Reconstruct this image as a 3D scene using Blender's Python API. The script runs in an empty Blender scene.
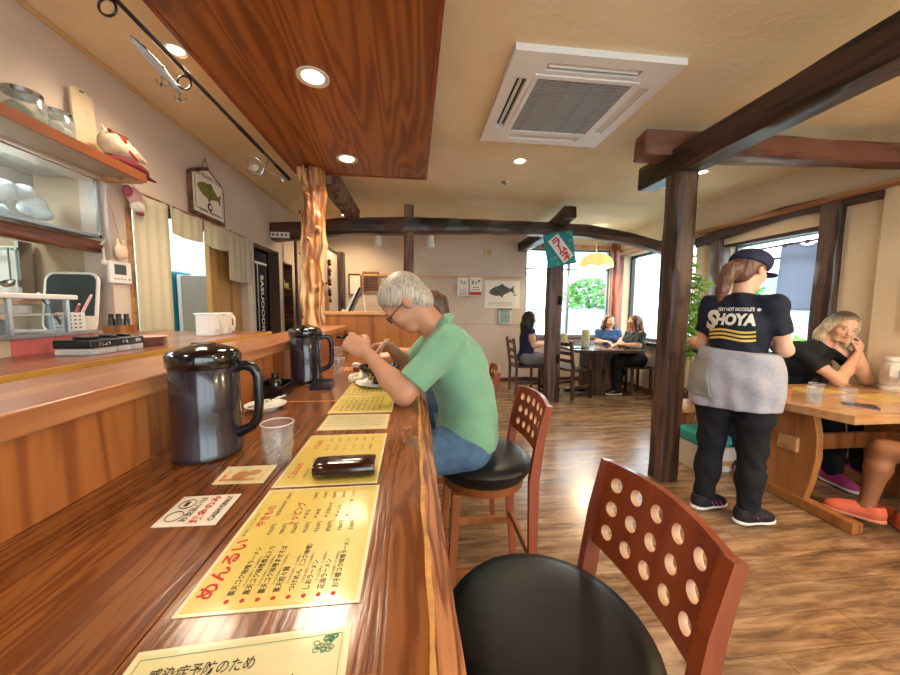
import bpy, bmesh, math, random
import numpy as np
from mathutils import Vector, Matrix
from mathutils.bvhtree import BVHTree
random.seed(7)
PI = math.pi
scene = bpy.context.scene
COL = scene.collection
# ------------------------------------------------------------------ camera
F_PX = 340.0
CAM_H = 1.30
def cam_matrix():
    d = Vector(((414-450)/F_PX, -(308-337.5)/F_PX, -1)).normalized()
    r = d.cross(Vector((0, 1, 0))).normalized()
    u = r.cross(d)
    return Matrix((r, d, u)).to_4x4()
cam = bpy.data.cameras.new('camera')
cam.sensor_width = 36
cam.lens = 36*F_PX/900
cam.clip_start = .02
cam_o = bpy.data.objects.new('camera', cam)
COL.objects.link(cam_o)
cam_o.matrix_world = Matrix.Translation((0, 0, CAM_H)) @ cam_matrix()
scene.camera = cam_o
scene.view_settings.view_transform = 'Standard'
scene.view_settings.look = 'None'
scene.view_settings.gamma = 1
scene.view_settings.use_curve_mapping = False
scene.view_settings.exposure = 0.9
# ------------------------------------------------------------------ world
w = bpy.data.worlds.new('sky')
scene.world = w
w.use_nodes = True
wn = w.node_tree
bg = wn.nodes['Background']
tc = wn.nodes.new('ShaderNodeTexCoord')
nz = wn.nodes.new('ShaderNodeTexNoise'); nz.inputs['Scale'].default_value = 2.2; nz.inputs['Detail'].default_value = 4
rp = wn.nodes.new('ShaderNodeValToRGB')
rp.color_ramp.elements[0].position = .35; rp.color_ramp.elements[0].color = (.74, .88, 1, 1)
rp.color_ramp.elements[1].position = .65; rp.color_ramp.elements[1].color = (1, .99, .97, 1)
wn.links.new(tc.outputs['Generated'], nz.inputs['Vector'])
wn.links.new(nz.outputs['Fac'], rp.inputs['Fac'])
wn.links.new(rp.outputs['Color'], bg.inputs['Color'])
bg.inputs['Strength'].default_value = 3.6

def area_light(name, loc, rot, sx, sy, power, color, portal=False):
    l = bpy.data.lights.new(name, 'AREA')
    l.shape = 'RECTANGLE'; l.size = sx; l.size_y = sy; l.energy = power; l.color = color
    if portal: l.cycles.is_portal = True
    o = bpy.data.objects.new(name, l); COL.objects.link(o)
    o.location = loc; o.rotation_euler = rot
    return o
# window openings guide the daylight in (portals add no light of their own)
area_light('window_portal', (2.80, 5.98, 1.6), (PI/2, 0, 0), 1.7, 1.7, 1, (1, 1, 1), True).rotation_euler = (-PI/2, 0, 0)
area_light('window_portal', (3.93, 4.9, 1.6), (0, PI/2, 0), 1.5, 1.5, 1, (1, 1, 1), True)
area_light('window_portal', (3.93, 3.2, 1.4), (0, PI/2, 0), 1.5, 1.2, 1, (1, 1, 1), True)
area_light('window_portal', (3.93, -.4, 1.5), (0, PI/2, 0), 1.7, 2.6, 1, (1, 1, 1), True)
area_light('window_portal', (1.6, -2.1, 1.5), (PI/2, 0, 0), 4.0, 1.9, 1, (1, 1, 1), True)

# ------------------------------------------------------------------ helpers
def hexc(h):
    h = h.lstrip('#')
    v = [int(h[i:i+2], 16)/255 for i in (0, 2, 4)]
    return tuple([(x/12.92 if x <= .04045 else ((x+.055)/1.055)**2.4) for x in v] + [1.0])

def newmat(name):
    m = bpy.data.materials.new(name); m.use_nodes = True
    nt = m.node_tree
    return m, nt, nt.nodes['Principled BSDF']

def plain(name, col, rough=.5, metal=0, coat=0, noise=.06, nscale=8, bump=0, bscale=200, spec=.5, emis=None, estr=0, alpha=1, trans=0, ior=1.45, sheen=0, sss=0):
    m, nt, b = newmat(name)
    c = hexc(col) if isinstance(col, str) else tuple(col)
    t = nt.nodes.new('ShaderNodeTexCoord')
    n = nt.nodes.new('ShaderNodeTexNoise'); n.inputs['Scale'].default_value = nscale; n.inputs['Detail'].default_value = 5
    r = nt.nodes.new('ShaderNodeValToRGB')
    r.color_ramp.elements[0].position = .3; r.color_ramp.elements[1].position = .7
    r.color_ramp.elements[0].color = tuple([max(0, x*(1-noise)) for x in c[:3]]+[1])
    r.color_ramp.elements[1].color = tuple([min(1, x*(1+noise)) for x in c[:3]]+[1])
    nt.links.new(t.outputs['Object'], n.inputs['Vector']); nt.links.new(n.outputs['Fac'], r.inputs['Fac'])
    nt.links.new(r.outputs['Color'], b.inputs['Base Color'])
    b.inputs['Roughness'].default_value = rough; b.inputs['Metallic'].default_value = metal
    b.inputs['Coat Weight'].default_value = coat; b.inputs['Coat Roughness'].default_value = .08
    b.inputs['Specular IOR Level'].default_value = spec; b.inputs['IOR'].default_value = ior
    b.inputs['Transmission Weight'].default_value = trans; b.inputs['Alpha'].default_value = alpha
    b.inputs['Sheen Weight'].default_value = sheen
    if sss:
        b.inputs['Subsurface Weight'].default_value = sss; b.inputs['Subsurface Radius'].default_value = (.02, .008, .004); b.inputs['Subsurface Scale'].default_value = .5
    if emis:
        b.inputs['Emission Color'].default_value = hexc(emis); b.inputs['Emission Strength'].default_value = estr
    if bump:
        n2 = nt.nodes.new('ShaderNodeTexNoise'); n2.inputs['Scale'].default_value = bscale; n2.inputs['Detail'].default_value = 6
        bu = nt.nodes.new('ShaderNodeBump'); bu.inputs['Strength'].default_value = bump; bu.inputs['Distance'].default_value = .01
        nt.links.new(t.outputs['Object'], n2.inputs['Vector']); nt.links.new(n2.outputs['Fac'], bu.inputs['Height'])
        nt.links.new(bu.outputs['Normal'], b.inputs['Normal'])
    return m

def wood(name, dark, mid, light, axis='Y', scale=1.0, rough=.35, coat=0, bump=.15, ring=6, dist=3, wear=None, contrast=1.0):
    """long-grained timber: stretched noise + distorted bands, grain along axis"""
    m, nt, b = newmat(name)
    N = nt.nodes.new; L = nt.links.new
    t = N('ShaderNodeTexCoord'); mp = N('ShaderNodeMapping')
    sc = {'X': (.9, 9, 9), 'Y': (9, .9, 9), 'Z': (9, 9, .9)}[axis]
    mp.inputs['Scale'].default_value = tuple(s*scale for s in sc)
    L(t.outputs['Object'], mp.inputs['Vector'])
    n1 = N('ShaderNodeTexNoise'); n1.inputs['Scale'].default_value = 1.1; n1.inputs['Detail'].default_value = 3; n1.inputs['Distortion'].default_value = .4
    L(mp.outputs['Vector'], n1.inputs['Vector'])
    mul = N('ShaderNodeMath'); mul.operation = 'MULTIPLY'; mul.inputs[1].default_value = ring*dist
    L(n1.outputs['Fac'], mul.inputs[0])
    sn = N('ShaderNodeMath'); sn.operation = 'SINE'; L(mul.outputs[0], sn.inputs[0])
    mr = N('ShaderNodeMapRange'); mr.inputs['From Min'].default_value = -1; L(sn.outputs[0], mr.inputs['Value'])
    n2 = N('ShaderNodeTexNoise'); n2.inputs['Scale'].default_value = 7; n2.inputs['Detail'].default_value = 8; n2.inputs['Roughness'].default_value = .65
    L(mp.outputs['Vector'], n2.inputs['Vector'])
    mx = N('ShaderNodeMix'); mx.inputs[0].default_value = .45
    L(mr.outputs['Result'], mx.inputs[2]); L(n2.outputs['Fac'], mx.inputs[3])
    r = N('ShaderNodeValToRGB')
    e = r.color_ramp.elements
    e[0].position = .5-.28/contrast; e[0].color = hexc(dark); e[1].position = .5+.25/contrast; e[1].color = hexc(light)
    k = e.new(.48); k.color = hexc(mid)
    L(mx.outputs[0], r.inputs['Fac'])
    L(r.outputs['Color'], b.inputs['Base Color'])
    b.inputs['Roughness'].default_value = rough; b.inputs['Coat Weight'].default_value = coat; b.inputs['Coat Roughness'].default_value = .12
    bu = N('ShaderNodeBump'); bu.inputs['Strength'].default_value = bump; bu.inputs['Distance'].default_value = .004
    L(mx.outputs[0], bu.inputs['Height']); L(bu.outputs['Normal'], b.inputs['Normal'])
    return m

def glassy(name, tint='#ffffff', mixf=.12, rough=.02, whiten=0):
    """thin clear sheet: mostly see-through with a glossy share"""
    m = bpy.data.materials.new(name); m.use_nodes = True; nt = m.node_tree
    for n in list(nt.nodes): nt.nodes.remove(n)
    o = nt.nodes.new('ShaderNodeOutputMaterial'); mx = nt.nodes.new('ShaderNodeMixShader')
    a = nt.nodes.new('ShaderNodeBsdfTransparent'); a.inputs[0].default_value = hexc(tint)
    g = nt.nodes.new('ShaderNodeBsdfGlossy'); g.inputs['Roughness'].default_value = rough
    lw = nt.nodes.new('ShaderNodeLayerWeight'); lw.inputs['Blend'].default_value = .5
    pw = nt.nodes.new('ShaderNodeMath'); pw.operation = 'POWER'; pw.inputs[1].default_value = 3
    mm = nt.nodes.new('ShaderNodeMath'); mm.operation = 'MULTIPLY_ADD'; mm.inputs[1].default_value = mixf*3.5; mm.inputs[2].default_value = mixf*.35; mm.use_clamp = True
    nt.links.new(lw.outputs['Facing'], pw.inputs[0]); nt.links.new(pw.outputs[0], mm.inputs[0]); nt.links.new(mm.outputs[0], mx.inputs[0])
    nt.links.new(a.outputs[0], mx.inputs[1]); nt.links.new(g.outputs[0], mx.inputs[2])
    if whiten:  # white mixed into the colour for whitish highlights and a frosted look
        d = nt.nodes.new('ShaderNodeBsdfDiffuse'); d.inputs[0].default_value = (.9, .92, .93, 1); m2 = nt.nodes.new('ShaderNodeMixShader'); m2.inputs[0].default_value = whiten
        nt.links.new(mx.outputs[0], m2.inputs[1]); nt.links.new(d.outputs[0], m2.inputs[2]); nt.links.new(m2.outputs[0], o.inputs[0])
    else: nt.links.new(mx.outputs[0], o.inputs[0])
    return m

class MB:
    """collects geometry for ONE mesh"""
    def __init__(s): s.v = []; s.f = []; s.mi = []; s.cur = 0
    def add(s, vs, fs, M=None):
        k = len(s.v)
        for p in vs:
            p = Vector(p)
            s.v.append(tuple(M @ p) if M is not None else tuple(p))
        for f in fs: s.f.append([k+i for i in f]); s.mi.append(s.cur)
        return s
    def box(s, c, d, M=None, taper=1.0):
        x, y, z = d[0]/2, d[1]/2, d[2]/2
        vs = []
        for sz in (-1, 1):
            k = taper if sz > 0 else 1
            for sx, sy in ((-1, -1), (1, -1), (1, 1), (-1, 1)):
                vs.append((c[0]+sx*x*k, c[1]+sy*y*k, c[2]+sz*z))
        return s.add(vs, [(3, 2, 1, 0), (4, 5, 6, 7), (0, 1, 5, 4), (1, 2, 6, 5), (2, 3, 7, 6), (3, 0, 4, 7)], M)
    def bb(s, x0, x1, y0, y1, z0, z1):
        return s.box(((x0+x1)/2, (y0+y1)/2, (z0+z1)/2), (abs(x1-x0), abs(y1-y0), abs(z1-z0)))
    def lathe(s, prof, seg=28, M=None, cap=True):
        n = len(prof); vs = []; fs = []
        for i in range(seg):
            a = 2*PI*i/seg
            for r, z in prof: vs.append((r*math.cos(a), r*math.sin(a), z))
        for i in range(seg):
            j = (i+1) % seg
            for k in range(n-1): fs.append((i*n+k, j*n+k, j*n+k+1, i*n+k+1))
        if cap:
            if prof[0][0] > 1e-6: fs.append([i*n for i in range(seg)][::-1])
            if prof[-1][0] > 1e-6: fs.append([i*n+n-1 for i in range(seg)])
        return s.add(vs, fs, M)
    def tube(s, pts, r, seg=10, closed=False, flat=None):
        pts = [Vector(p) for p in pts]; n = len(pts)
        rr = r if isinstance(r, (list, tuple)) else [r]*n
        vs = []; fs = []; up = None
        for i in range(n):
            if closed: t = pts[(i+1) % n]-pts[i-1]
            else: t = pts[min(i+1, n-1)]-pts[max(i-1, 0)]
            t.normalize()
            if up is None: up = Vector((0, 0, 1)) if abs(t.z) < .9 else Vector((1, 0, 0))
            a = t.cross(up).normalized(); b = a.cross(t).normalized(); up = b
            fl = flat if flat else 1
            for k in range(seg):
                q = 2*PI*k/seg
                vs.append(pts[i]+a*math.cos(q)*rr[i]+b*math.sin(q)*rr[i]*fl)
        m = n if closed else n-1
        for i in range(m):
            j = (i+1) % n
            for k in range(seg):
                l = (k+1) % seg
                fs.append((i*seg+k, i*seg+l, j*seg+l, j*seg+k))
        if not closed:
            fs.append([k for k in range(seg)][::-1]); fs.append([(n-1)*seg+k for k in range(seg)])
        return s.add(vs, fs)
    def bar(s, a, b, wd, th, up=(0, 0, 1), w2=None, t2=None):
        """rectangular bar from a to b"""
        a = Vector(a); b = Vector(b); t = (b-a).normalized(); up = Vector(up)
        if abs(t.dot(up)) > .98: up = Vector((0, 1, 0))
        x = t.cross(up).normalized(); y = x.cross(t).normalized()
        vs = []
        for p, ww, tt in ((a, wd, th), (b, w2 or wd, t2 or th)):
            for sx, sy in ((-1, -1), (1, -1), (1, 1), (-1, 1)): vs.append(p+x*sx*ww/2+y*sy*tt/2)
        return s.add(vs, [(3, 2, 1, 0), (4, 5, 6, 7), (0, 1, 5, 4), (1, 2, 6, 5), (2, 3, 7, 6), (3, 0, 4, 7)])
    def prism(s, poly, h, M=None, z0=0):
        n = len(poly)
        vs = [(p[0], p[1], z0) for p in poly]+[(p[0], p[1], z0+h) for p in poly]
        fs = [list(range(n))[::-1], list(range(n, 2*n))]+[(i, (i+1) % n, n+(i+1) % n, n+i) for i in range(n)]
        return s.add(vs, fs, M)
    def grid(s, fn, nu, nv, thick=None):
        """fn(u,v)->point; optional thickness along normal via solidify later"""
        vs = [fn(i/nu, j/nv) for j in range(nv+1) for i in range(nu+1)]
        fs = [(j*(nu+1)+i, j*(nu+1)+i+1, (j+1)*(nu+1)+i+1, (j+1)*(nu+1)+i) for j in range(nv) for i in range(nu)]
        return s.add(vs, fs)
    def build(s, name, mat, parent=None, loc=(0, 0, 0), rot=(0, 0, 0), bevel=0, smooth=False, subsurf=0, solid=0, seg=2, kind=None, label=None, cat=None, group=None, recalc=True):
        me = bpy.data.meshes.new(name)
        me.from_pydata([tuple(v) for v in s.v], [], s.f)
        if recalc:
            bm = bmesh.new(); bm.from_mesh(me); bmesh.ops.recalc_face_normals(bm, faces=bm.faces); bm.to_mesh(me); bm.free()
        ms = mat if isinstance(mat, (list, tuple)) else [mat]
        for m in ms: me.materials.append(m)
        if len(ms) > 1:
            for p, i in zip(me.polygons, s.mi): p.material_index = i
        if smooth or bevel:
            for p in me.polygons: p.use_smooth = True
        o = bpy.data.objects.new(name, me); COL.objects.link(o)
        o.location = loc; o.rotation_euler = rot
        if parent is not None: o.parent = parent
        if solid:
            md = o.modifiers.new('solid', 'SOLIDIFY'); md.thickness = solid; md.offset = 0
        if bevel:
            md = o.modifiers.new('bevel', 'BEVEL'); md.width = bevel; md.segments = seg; md.limit_method = 'ANGLE'; md.angle_limit = .6
            md.harden_normals = True
        if subsurf:
            md = o.modifiers.new('sub', 'SUBSURF'); md.levels = subsurf; md.render_levels = subsurf
        if smooth and not bevel:
            try: me.set_sharp_from_angle(angle=.75)
            except Exception: pass
        if kind: o['kind'] = kind
        if label: o['label'] = label
        if cat: o['category'] = cat
        if group: o['group'] = group
        return o

def thing(name, label, cat, loc=(0, 0, 0), rotz=0, group=None, rot=None):
    o = bpy.data.objects.new(name, None); COL.objects.link(o)
    o.empty_display_size = .05
    o.location = loc; o.rotation_euler = rot if rot else (0, 0, rotz)
    o['label'] = label; o['category'] = cat
    if group: o['group'] = group
    return o
def kids(o): return [c for c in COL.objects if c.parent == o]
def dup(root, loc, rotz=None, label=None, group=None, rot=None):
    def rec(o, par):
        c = o.copy(); COL.objects.link(c)
        if par is not None: c.parent = par
        for k in kids(o): rec(k, c)
        return c
    ks = kids(root)
    r = root.copy(); COL.objects.link(r); r.location = loc
    for k in ks: rec(k, r)
    if rotz is not None: r.rotation_euler = (0, 0, rotz)
    if rot is not None: r.rotation_euler = rot
    if label: r['label'] = label
    if group: r['group'] = group
    return r
def struct(mb, name, mat, **k): return mb.build(name, mat, kind='structure', **k)
T = Matrix.Translation
def Rz(a): return Matrix.Rotation(a, 4, 'Z')
def Rx(a): return Matrix.Rotation(a, 4, 'X')
def Ry(a): return Matrix.Rotation(a, 4, 'Y')

_tc = {}
def text_geo(s, bold=0.0, ext=0.0):
    """glyph outlines of a line as flat geometry: verts, faces, width (size 1, left aligned, baseline 0)"""
    key = (s, bold, ext)
    if key in _tc: return _tc[key]
    cu = bpy.data.curves.new('t', 'FONT'); cu.body = s; cu.size = 1; cu.offset = bold; cu.extrude = ext; cu.resolution_u = 3
    o = bpy.data.objects.new('t', cu); COL.objects.link(o)
    bpy.context.view_layer.update()
    dg = bpy.context.evaluated_depsgraph_get()
    me = bpy.data.meshes.new_from_object(o.evaluated_get(dg))
    vs = [tuple(v.co) for v in me.vertices]; fs = [list(p.vertices) for p in me.polygons]
    bpy.data.objects.remove(o); bpy.data.curves.remove(cu); bpy.data.meshes.remove(me)
    wd = max([v[0] for v in vs]+[.001])
    _tc[key] = (vs, fs, wd)
    return _tc[key]
def put_text(mb, s, size, M, width=None, bold=0.0, align='l'):
    vs, fs, wd = text_geo(s, bold)
    sx = size if width is None else width/wd
    off = {'l': 0, 'c': -wd*sx/2, 'r': -wd*sx}[align]
    mb.add([(v[0]*sx+off, v[1]*size, v[2]) for v in vs], fs, M)
# ------------------------------------------------------------------ smooth-union solids -> one continuous surface
def npv(p): return np.array([float(p[0]), float(p[1]), float(p[2])])
class Solid:
    def __init__(s): s.p = []; s.cut = []; s.sub = []
    def cap(s, a, b, ra, rb=None, k=.02, clip=None):
        s.p.append(('c', npv(a), npv(b), ra, ra if rb is None else rb, k, clip)); return s
    def ell(s, c, r, R=None, k=.02, clip=None):
        s.p.append(('e', npv(c), npv(r), np.eye(3) if R is None else np.array(R), None, k, clip)); return s
    def chain(s, pts, rs, k=.02, clip=None):
        for i in range(len(pts)-1): s.cap(pts[i], pts[i+1], rs[i], rs[i+1], k, clip)
        return s
    def dist(s, pr, P):
        if pr[0] == 'c':
            a, b, ra, rb = pr[1], pr[2], pr[3], pr[4]
            ab = b-a; L = max(1e-9, ab @ ab)
            t = np.clip(((P-a) @ ab)/L, 0, 1)
            d = np.linalg.norm(P-a-t[..., None]*ab, axis=-1)-(ra+(rb-ra)*t)
        else:
            c, r, R = pr[1], pr[2], pr[3]
            q = (P-c) @ R
            k0 = np.linalg.norm(q/r, axis=-1); k1 = np.linalg.norm(q/(r*r), axis=-1)
            d = np.where(k1 > 1e-9, k0*(k0-1)/np.maximum(k1, 1e-9), -r.min())
        if pr[6]:
            for (pt, n) in pr[6]: d = np.maximum(d, (P-npv(pt)) @ npv(n))
        return d
    def mesh(s, vox=.008, off=0.0, disp=None):
        lo = np.full(3, 1e9); hi = -lo; bbs = []
        for pr in s.p:
            if pr[0] == 'c':
                r = max(pr[3], pr[4]); l = np.minimum(pr[1], pr[2])-r; h = np.maximum(pr[1], pr[2])+r
            else:
                ex = np.sqrt(((pr[3]*pr[2])**2).sum(axis=1)); l = pr[1]-ex; h = pr[1]+ex
            m = pr[5]+off+2*vox
            bbs.append((l-m, h+m)); lo = np.minimum(lo, l-m); hi = np.maximum(hi, h+m)
        lo -= vox; hi += vox
        n = np.ceil((hi-lo)/vox).astype(int)+1
        F = np.full(n, .5)
        for pr, (l, h) in zip(s.p, bbs):
            i0 = np.maximum(0, np.floor((l-lo)/vox).astype(int)); i1 = np.minimum(n, np.ceil((h-lo)/vox).astype(int)+1)
            gx = [lo[a]+vox*np.arange(i0[a], i1[a]) for a in range(3)]
            P = np.stack(np.meshgrid(*gx, indexing='ij'), -1)
            d = s.dist(pr, P)
            S = (slice(i0[0], i1[0]), slice(i0[1], i1[1]), slice(i0[2], i1[2]))
            A = F[S]; k = pr[5]
            hh = np.clip(.5+.5*(A-d)/k, 0, 1)
            F[S] = A*(1-hh)+d*hh-k*hh*(1-hh)
        F -= off
        if s.cut or s.sub or disp:
            g = [lo[a]+vox*np.arange(n[a]) for a in range(3)]
            P = np.stack(np.meshgrid(*g, indexing='ij'), -1)
            if disp: F = F+disp(P)
            for pr in s.sub: F = np.maximum(F, -s.dist(pr, P))
            for (pt, nn) in s.cut: F = np.maximum(F, (P-npv(pt)) @ (npv(nn)/np.linalg.norm(npv(nn))))
        # keep the outermost layer empty
        F[0] = F[-1] = .5; F[:, 0] = F[:, -1] = .5; F[:, :, 0] = F[:, :, -1] = .5
        return nets(F, lo, vox)
def nets(F, lo, vox):
    I = F < 0
    nx, ny, nzz = F.shape
    cn = np.zeros((nx-1, ny-1, nzz-1), int); acc = np.zeros((nx-1, ny-1, nzz-1, 3))
    c8 = [(i, j, k) for i in (0, 1) for j in (0, 1) for k in (0, 1)]
    sh = lambda A, o: A[o[0]:A.shape[0]-1+o[0], o[1]:A.shape[1]-1+o[1], o[2]:A.shape[2]-1+o[2]]
    for a in c8:
        for ax in range(3):
            if a[ax] == 0:
                b = list(a); b[ax] = 1
                fa, fb = sh(F, a), sh(F, b)
                x = (fa < 0) != (fb < 0)
                t = np.where(x, fa/np.where(x, fa-fb, 1), 0)
                for q in range(3):
                    acc[..., q] += np.where(x, a[q]+(t if q == ax else 0), 0)
                cn += x
    act = cn > 0
    idx = np.full(act.shape, -1); ids = np.argwhere(act); idx[act] = np.arange(len(ids))
    V = (ids+acc[act]/cn[act][:, None])*vox+lo
    faces = []
    for ax in range(3):
        u, v = (ax+1) % 3, (ax+2) % 3
        sl0 = [slice(1, -1)]*3; sl0[ax] = slice(0, -1); sl1 = list(sl0); sl1[ax] = slice(1, None)
        a, b = I[tuple(sl0)], I[tuple(sl1)]
        for flip, msk in ((False, a & ~b), (True, b & ~a)):
            e = np.argwhere(msk)
            if not len(e): continue
            base = e.copy(); off = np.array([1, 1, 1]); off[ax] = 0; base = base+off
            q = []
            for (du, dv) in ((-1, -1), (0, -1), (0, 0), (-1, 0)):
                c = base.copy(); c[:, u] += du; c[:, v] += dv
                q.append(idx[c[:, 0], c[:, 1], c[:, 2]])
            Q = np.stack(q, 1)
            if flip: Q = Q[:, ::-1]
            faces.append(Q)
    Fc = np.concatenate(faces) if faces else np.zeros((0, 4), int)
    Fc = Fc[(Fc >= 0).all(1)]
    return V, Fc
def solid_obj(s, name, mat, parent=None, vox=.008, off=0.0, smooth=2, disp=None, vdisp=None, **k):
    V, Fc = s.mesh(vox, off, disp)
    if vdisp is not None: V = vdisp(V)
    me = bpy.data.meshes.new(name); me.from_pydata(V.tolist(), [], Fc.tolist())
    me.materials.append(mat)
    for p in me.polygons: p.use_smooth = True
    o = bpy.data.objects.new(name, me); COL.objects.link(o)
    if parent is not None: o.parent = parent
    if smooth:
        md = o.modifiers.new('smooth', 'SMOOTH'); md.factor = .5; md.iterations = smooth
    for kk, vv in k.items(): o[kk] = vv
    return o

def V3(*a): return np.array(a, float)
def nrm(v): v = np.array(v, float); return v/max(1e-9, np.linalg.norm(v))
def frame(f, u=(0, 0, 1)):
    f = nrm(f); r = nrm(np.cross(f, u)); u = np.cross(r, f)
    return r, f, u            # right, forward, up
def add_head(S, c, f, u, sc=1.0, k=.018):
    r, f, u = frame(f, u); R = np.stack([r, f, u], 1)
    P = lambda x, y, z: c+sc*(r*x+f*y+u*z)
    S.ell(P(0, -.012, .032), V3(.074, .094, .084)*sc, R, k)
    S.ell(P(0, .028, -.03), V3(.058, .062, .078)*sc, R, k)
    S.cap(P(-.022, .055, -.088), P(.022, .055, -.088), .022*sc, .022*sc, .02)
    for sx in (-1, 1):
        S.ell(P(.034*sx, .062, -.022), V3(.024, .022, .026)*sc, R, .02)          # cheek
        S.ell(P(.03*sx, .074, .022), V3(.024, .012, .009)*sc, R, .012)          # brow
        S.ell(P(.076*sx, -.008, -.006), V3(.009, .019, .03)*sc, R, .006)         # ear
    S.cap(P(0, .088, .008), P(0, .104, -.024), .007*sc, .0125*sc, .01)            # nose
    S.ell(P(0, .083, -.052), V3(.022, .012, .011)*sc, R, .008)                   # lips
def add_hand(S, w, d, n, thumb, curl=.5, sc=1.0, spread=.25, pinch=0):
    """w wrist, d pointing direction, n palm normal (palm side), thumb side vector"""
    d = nrm(d); n = nrm(np.array(n)-d*(d @ np.array(n))); s = np.cross(d, n)
    if s @ np.array(thumb) < 0: s = -s
    R = np.stack([s, d, n], 1)
    S.ell(w+d*.045*sc, V3(.04, .052, .016)*sc, R, .012)
    for i, (off, ln) in enumerate(((.028, .072), (.010, .08), (-.009, .074), (-.027, .058))):
        a = w+d*.082*sc+s*off*sc; dirn = nrm(d+s*spread*off*4)
        ang = curl*(1+.12*i); p = a; r = .0085*sc; pts = [w+d*.05*sc+s*off*.9*sc, p]; rs = [.009*sc, .0092*sc]
        for q, fr in enumerate((.45, .3, .25)):
            th = ang*(.7+.55*q)*(1 if q else .9)
            tot = ang*(.8, 1.6, 2.3)[q]
            dv = dirn*math.cos(tot)+n*math.sin(tot)
            p = p+dv*ln*fr*sc; pts.append(p); rs.append((.0085, .008, .007)[q]*sc)
        S.chain(pts, rs, .004)
    t0 = w+d*.02*sc+s*.028*sc
    t1 = t0+(s*.55+d*.6+n*.35)*.036*sc
    t2 = t1+(s*.1+d*.8+n*(.35+curl*.5))*.03*sc
    t3 = t2+(d*.8-s*.15+n*(.3+curl*.6))*.024*sc
    S.chain([t0, t1, t2, t3], [.014*sc, .0115*sc, .010*sc, .0085*sc], .006)

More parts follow.
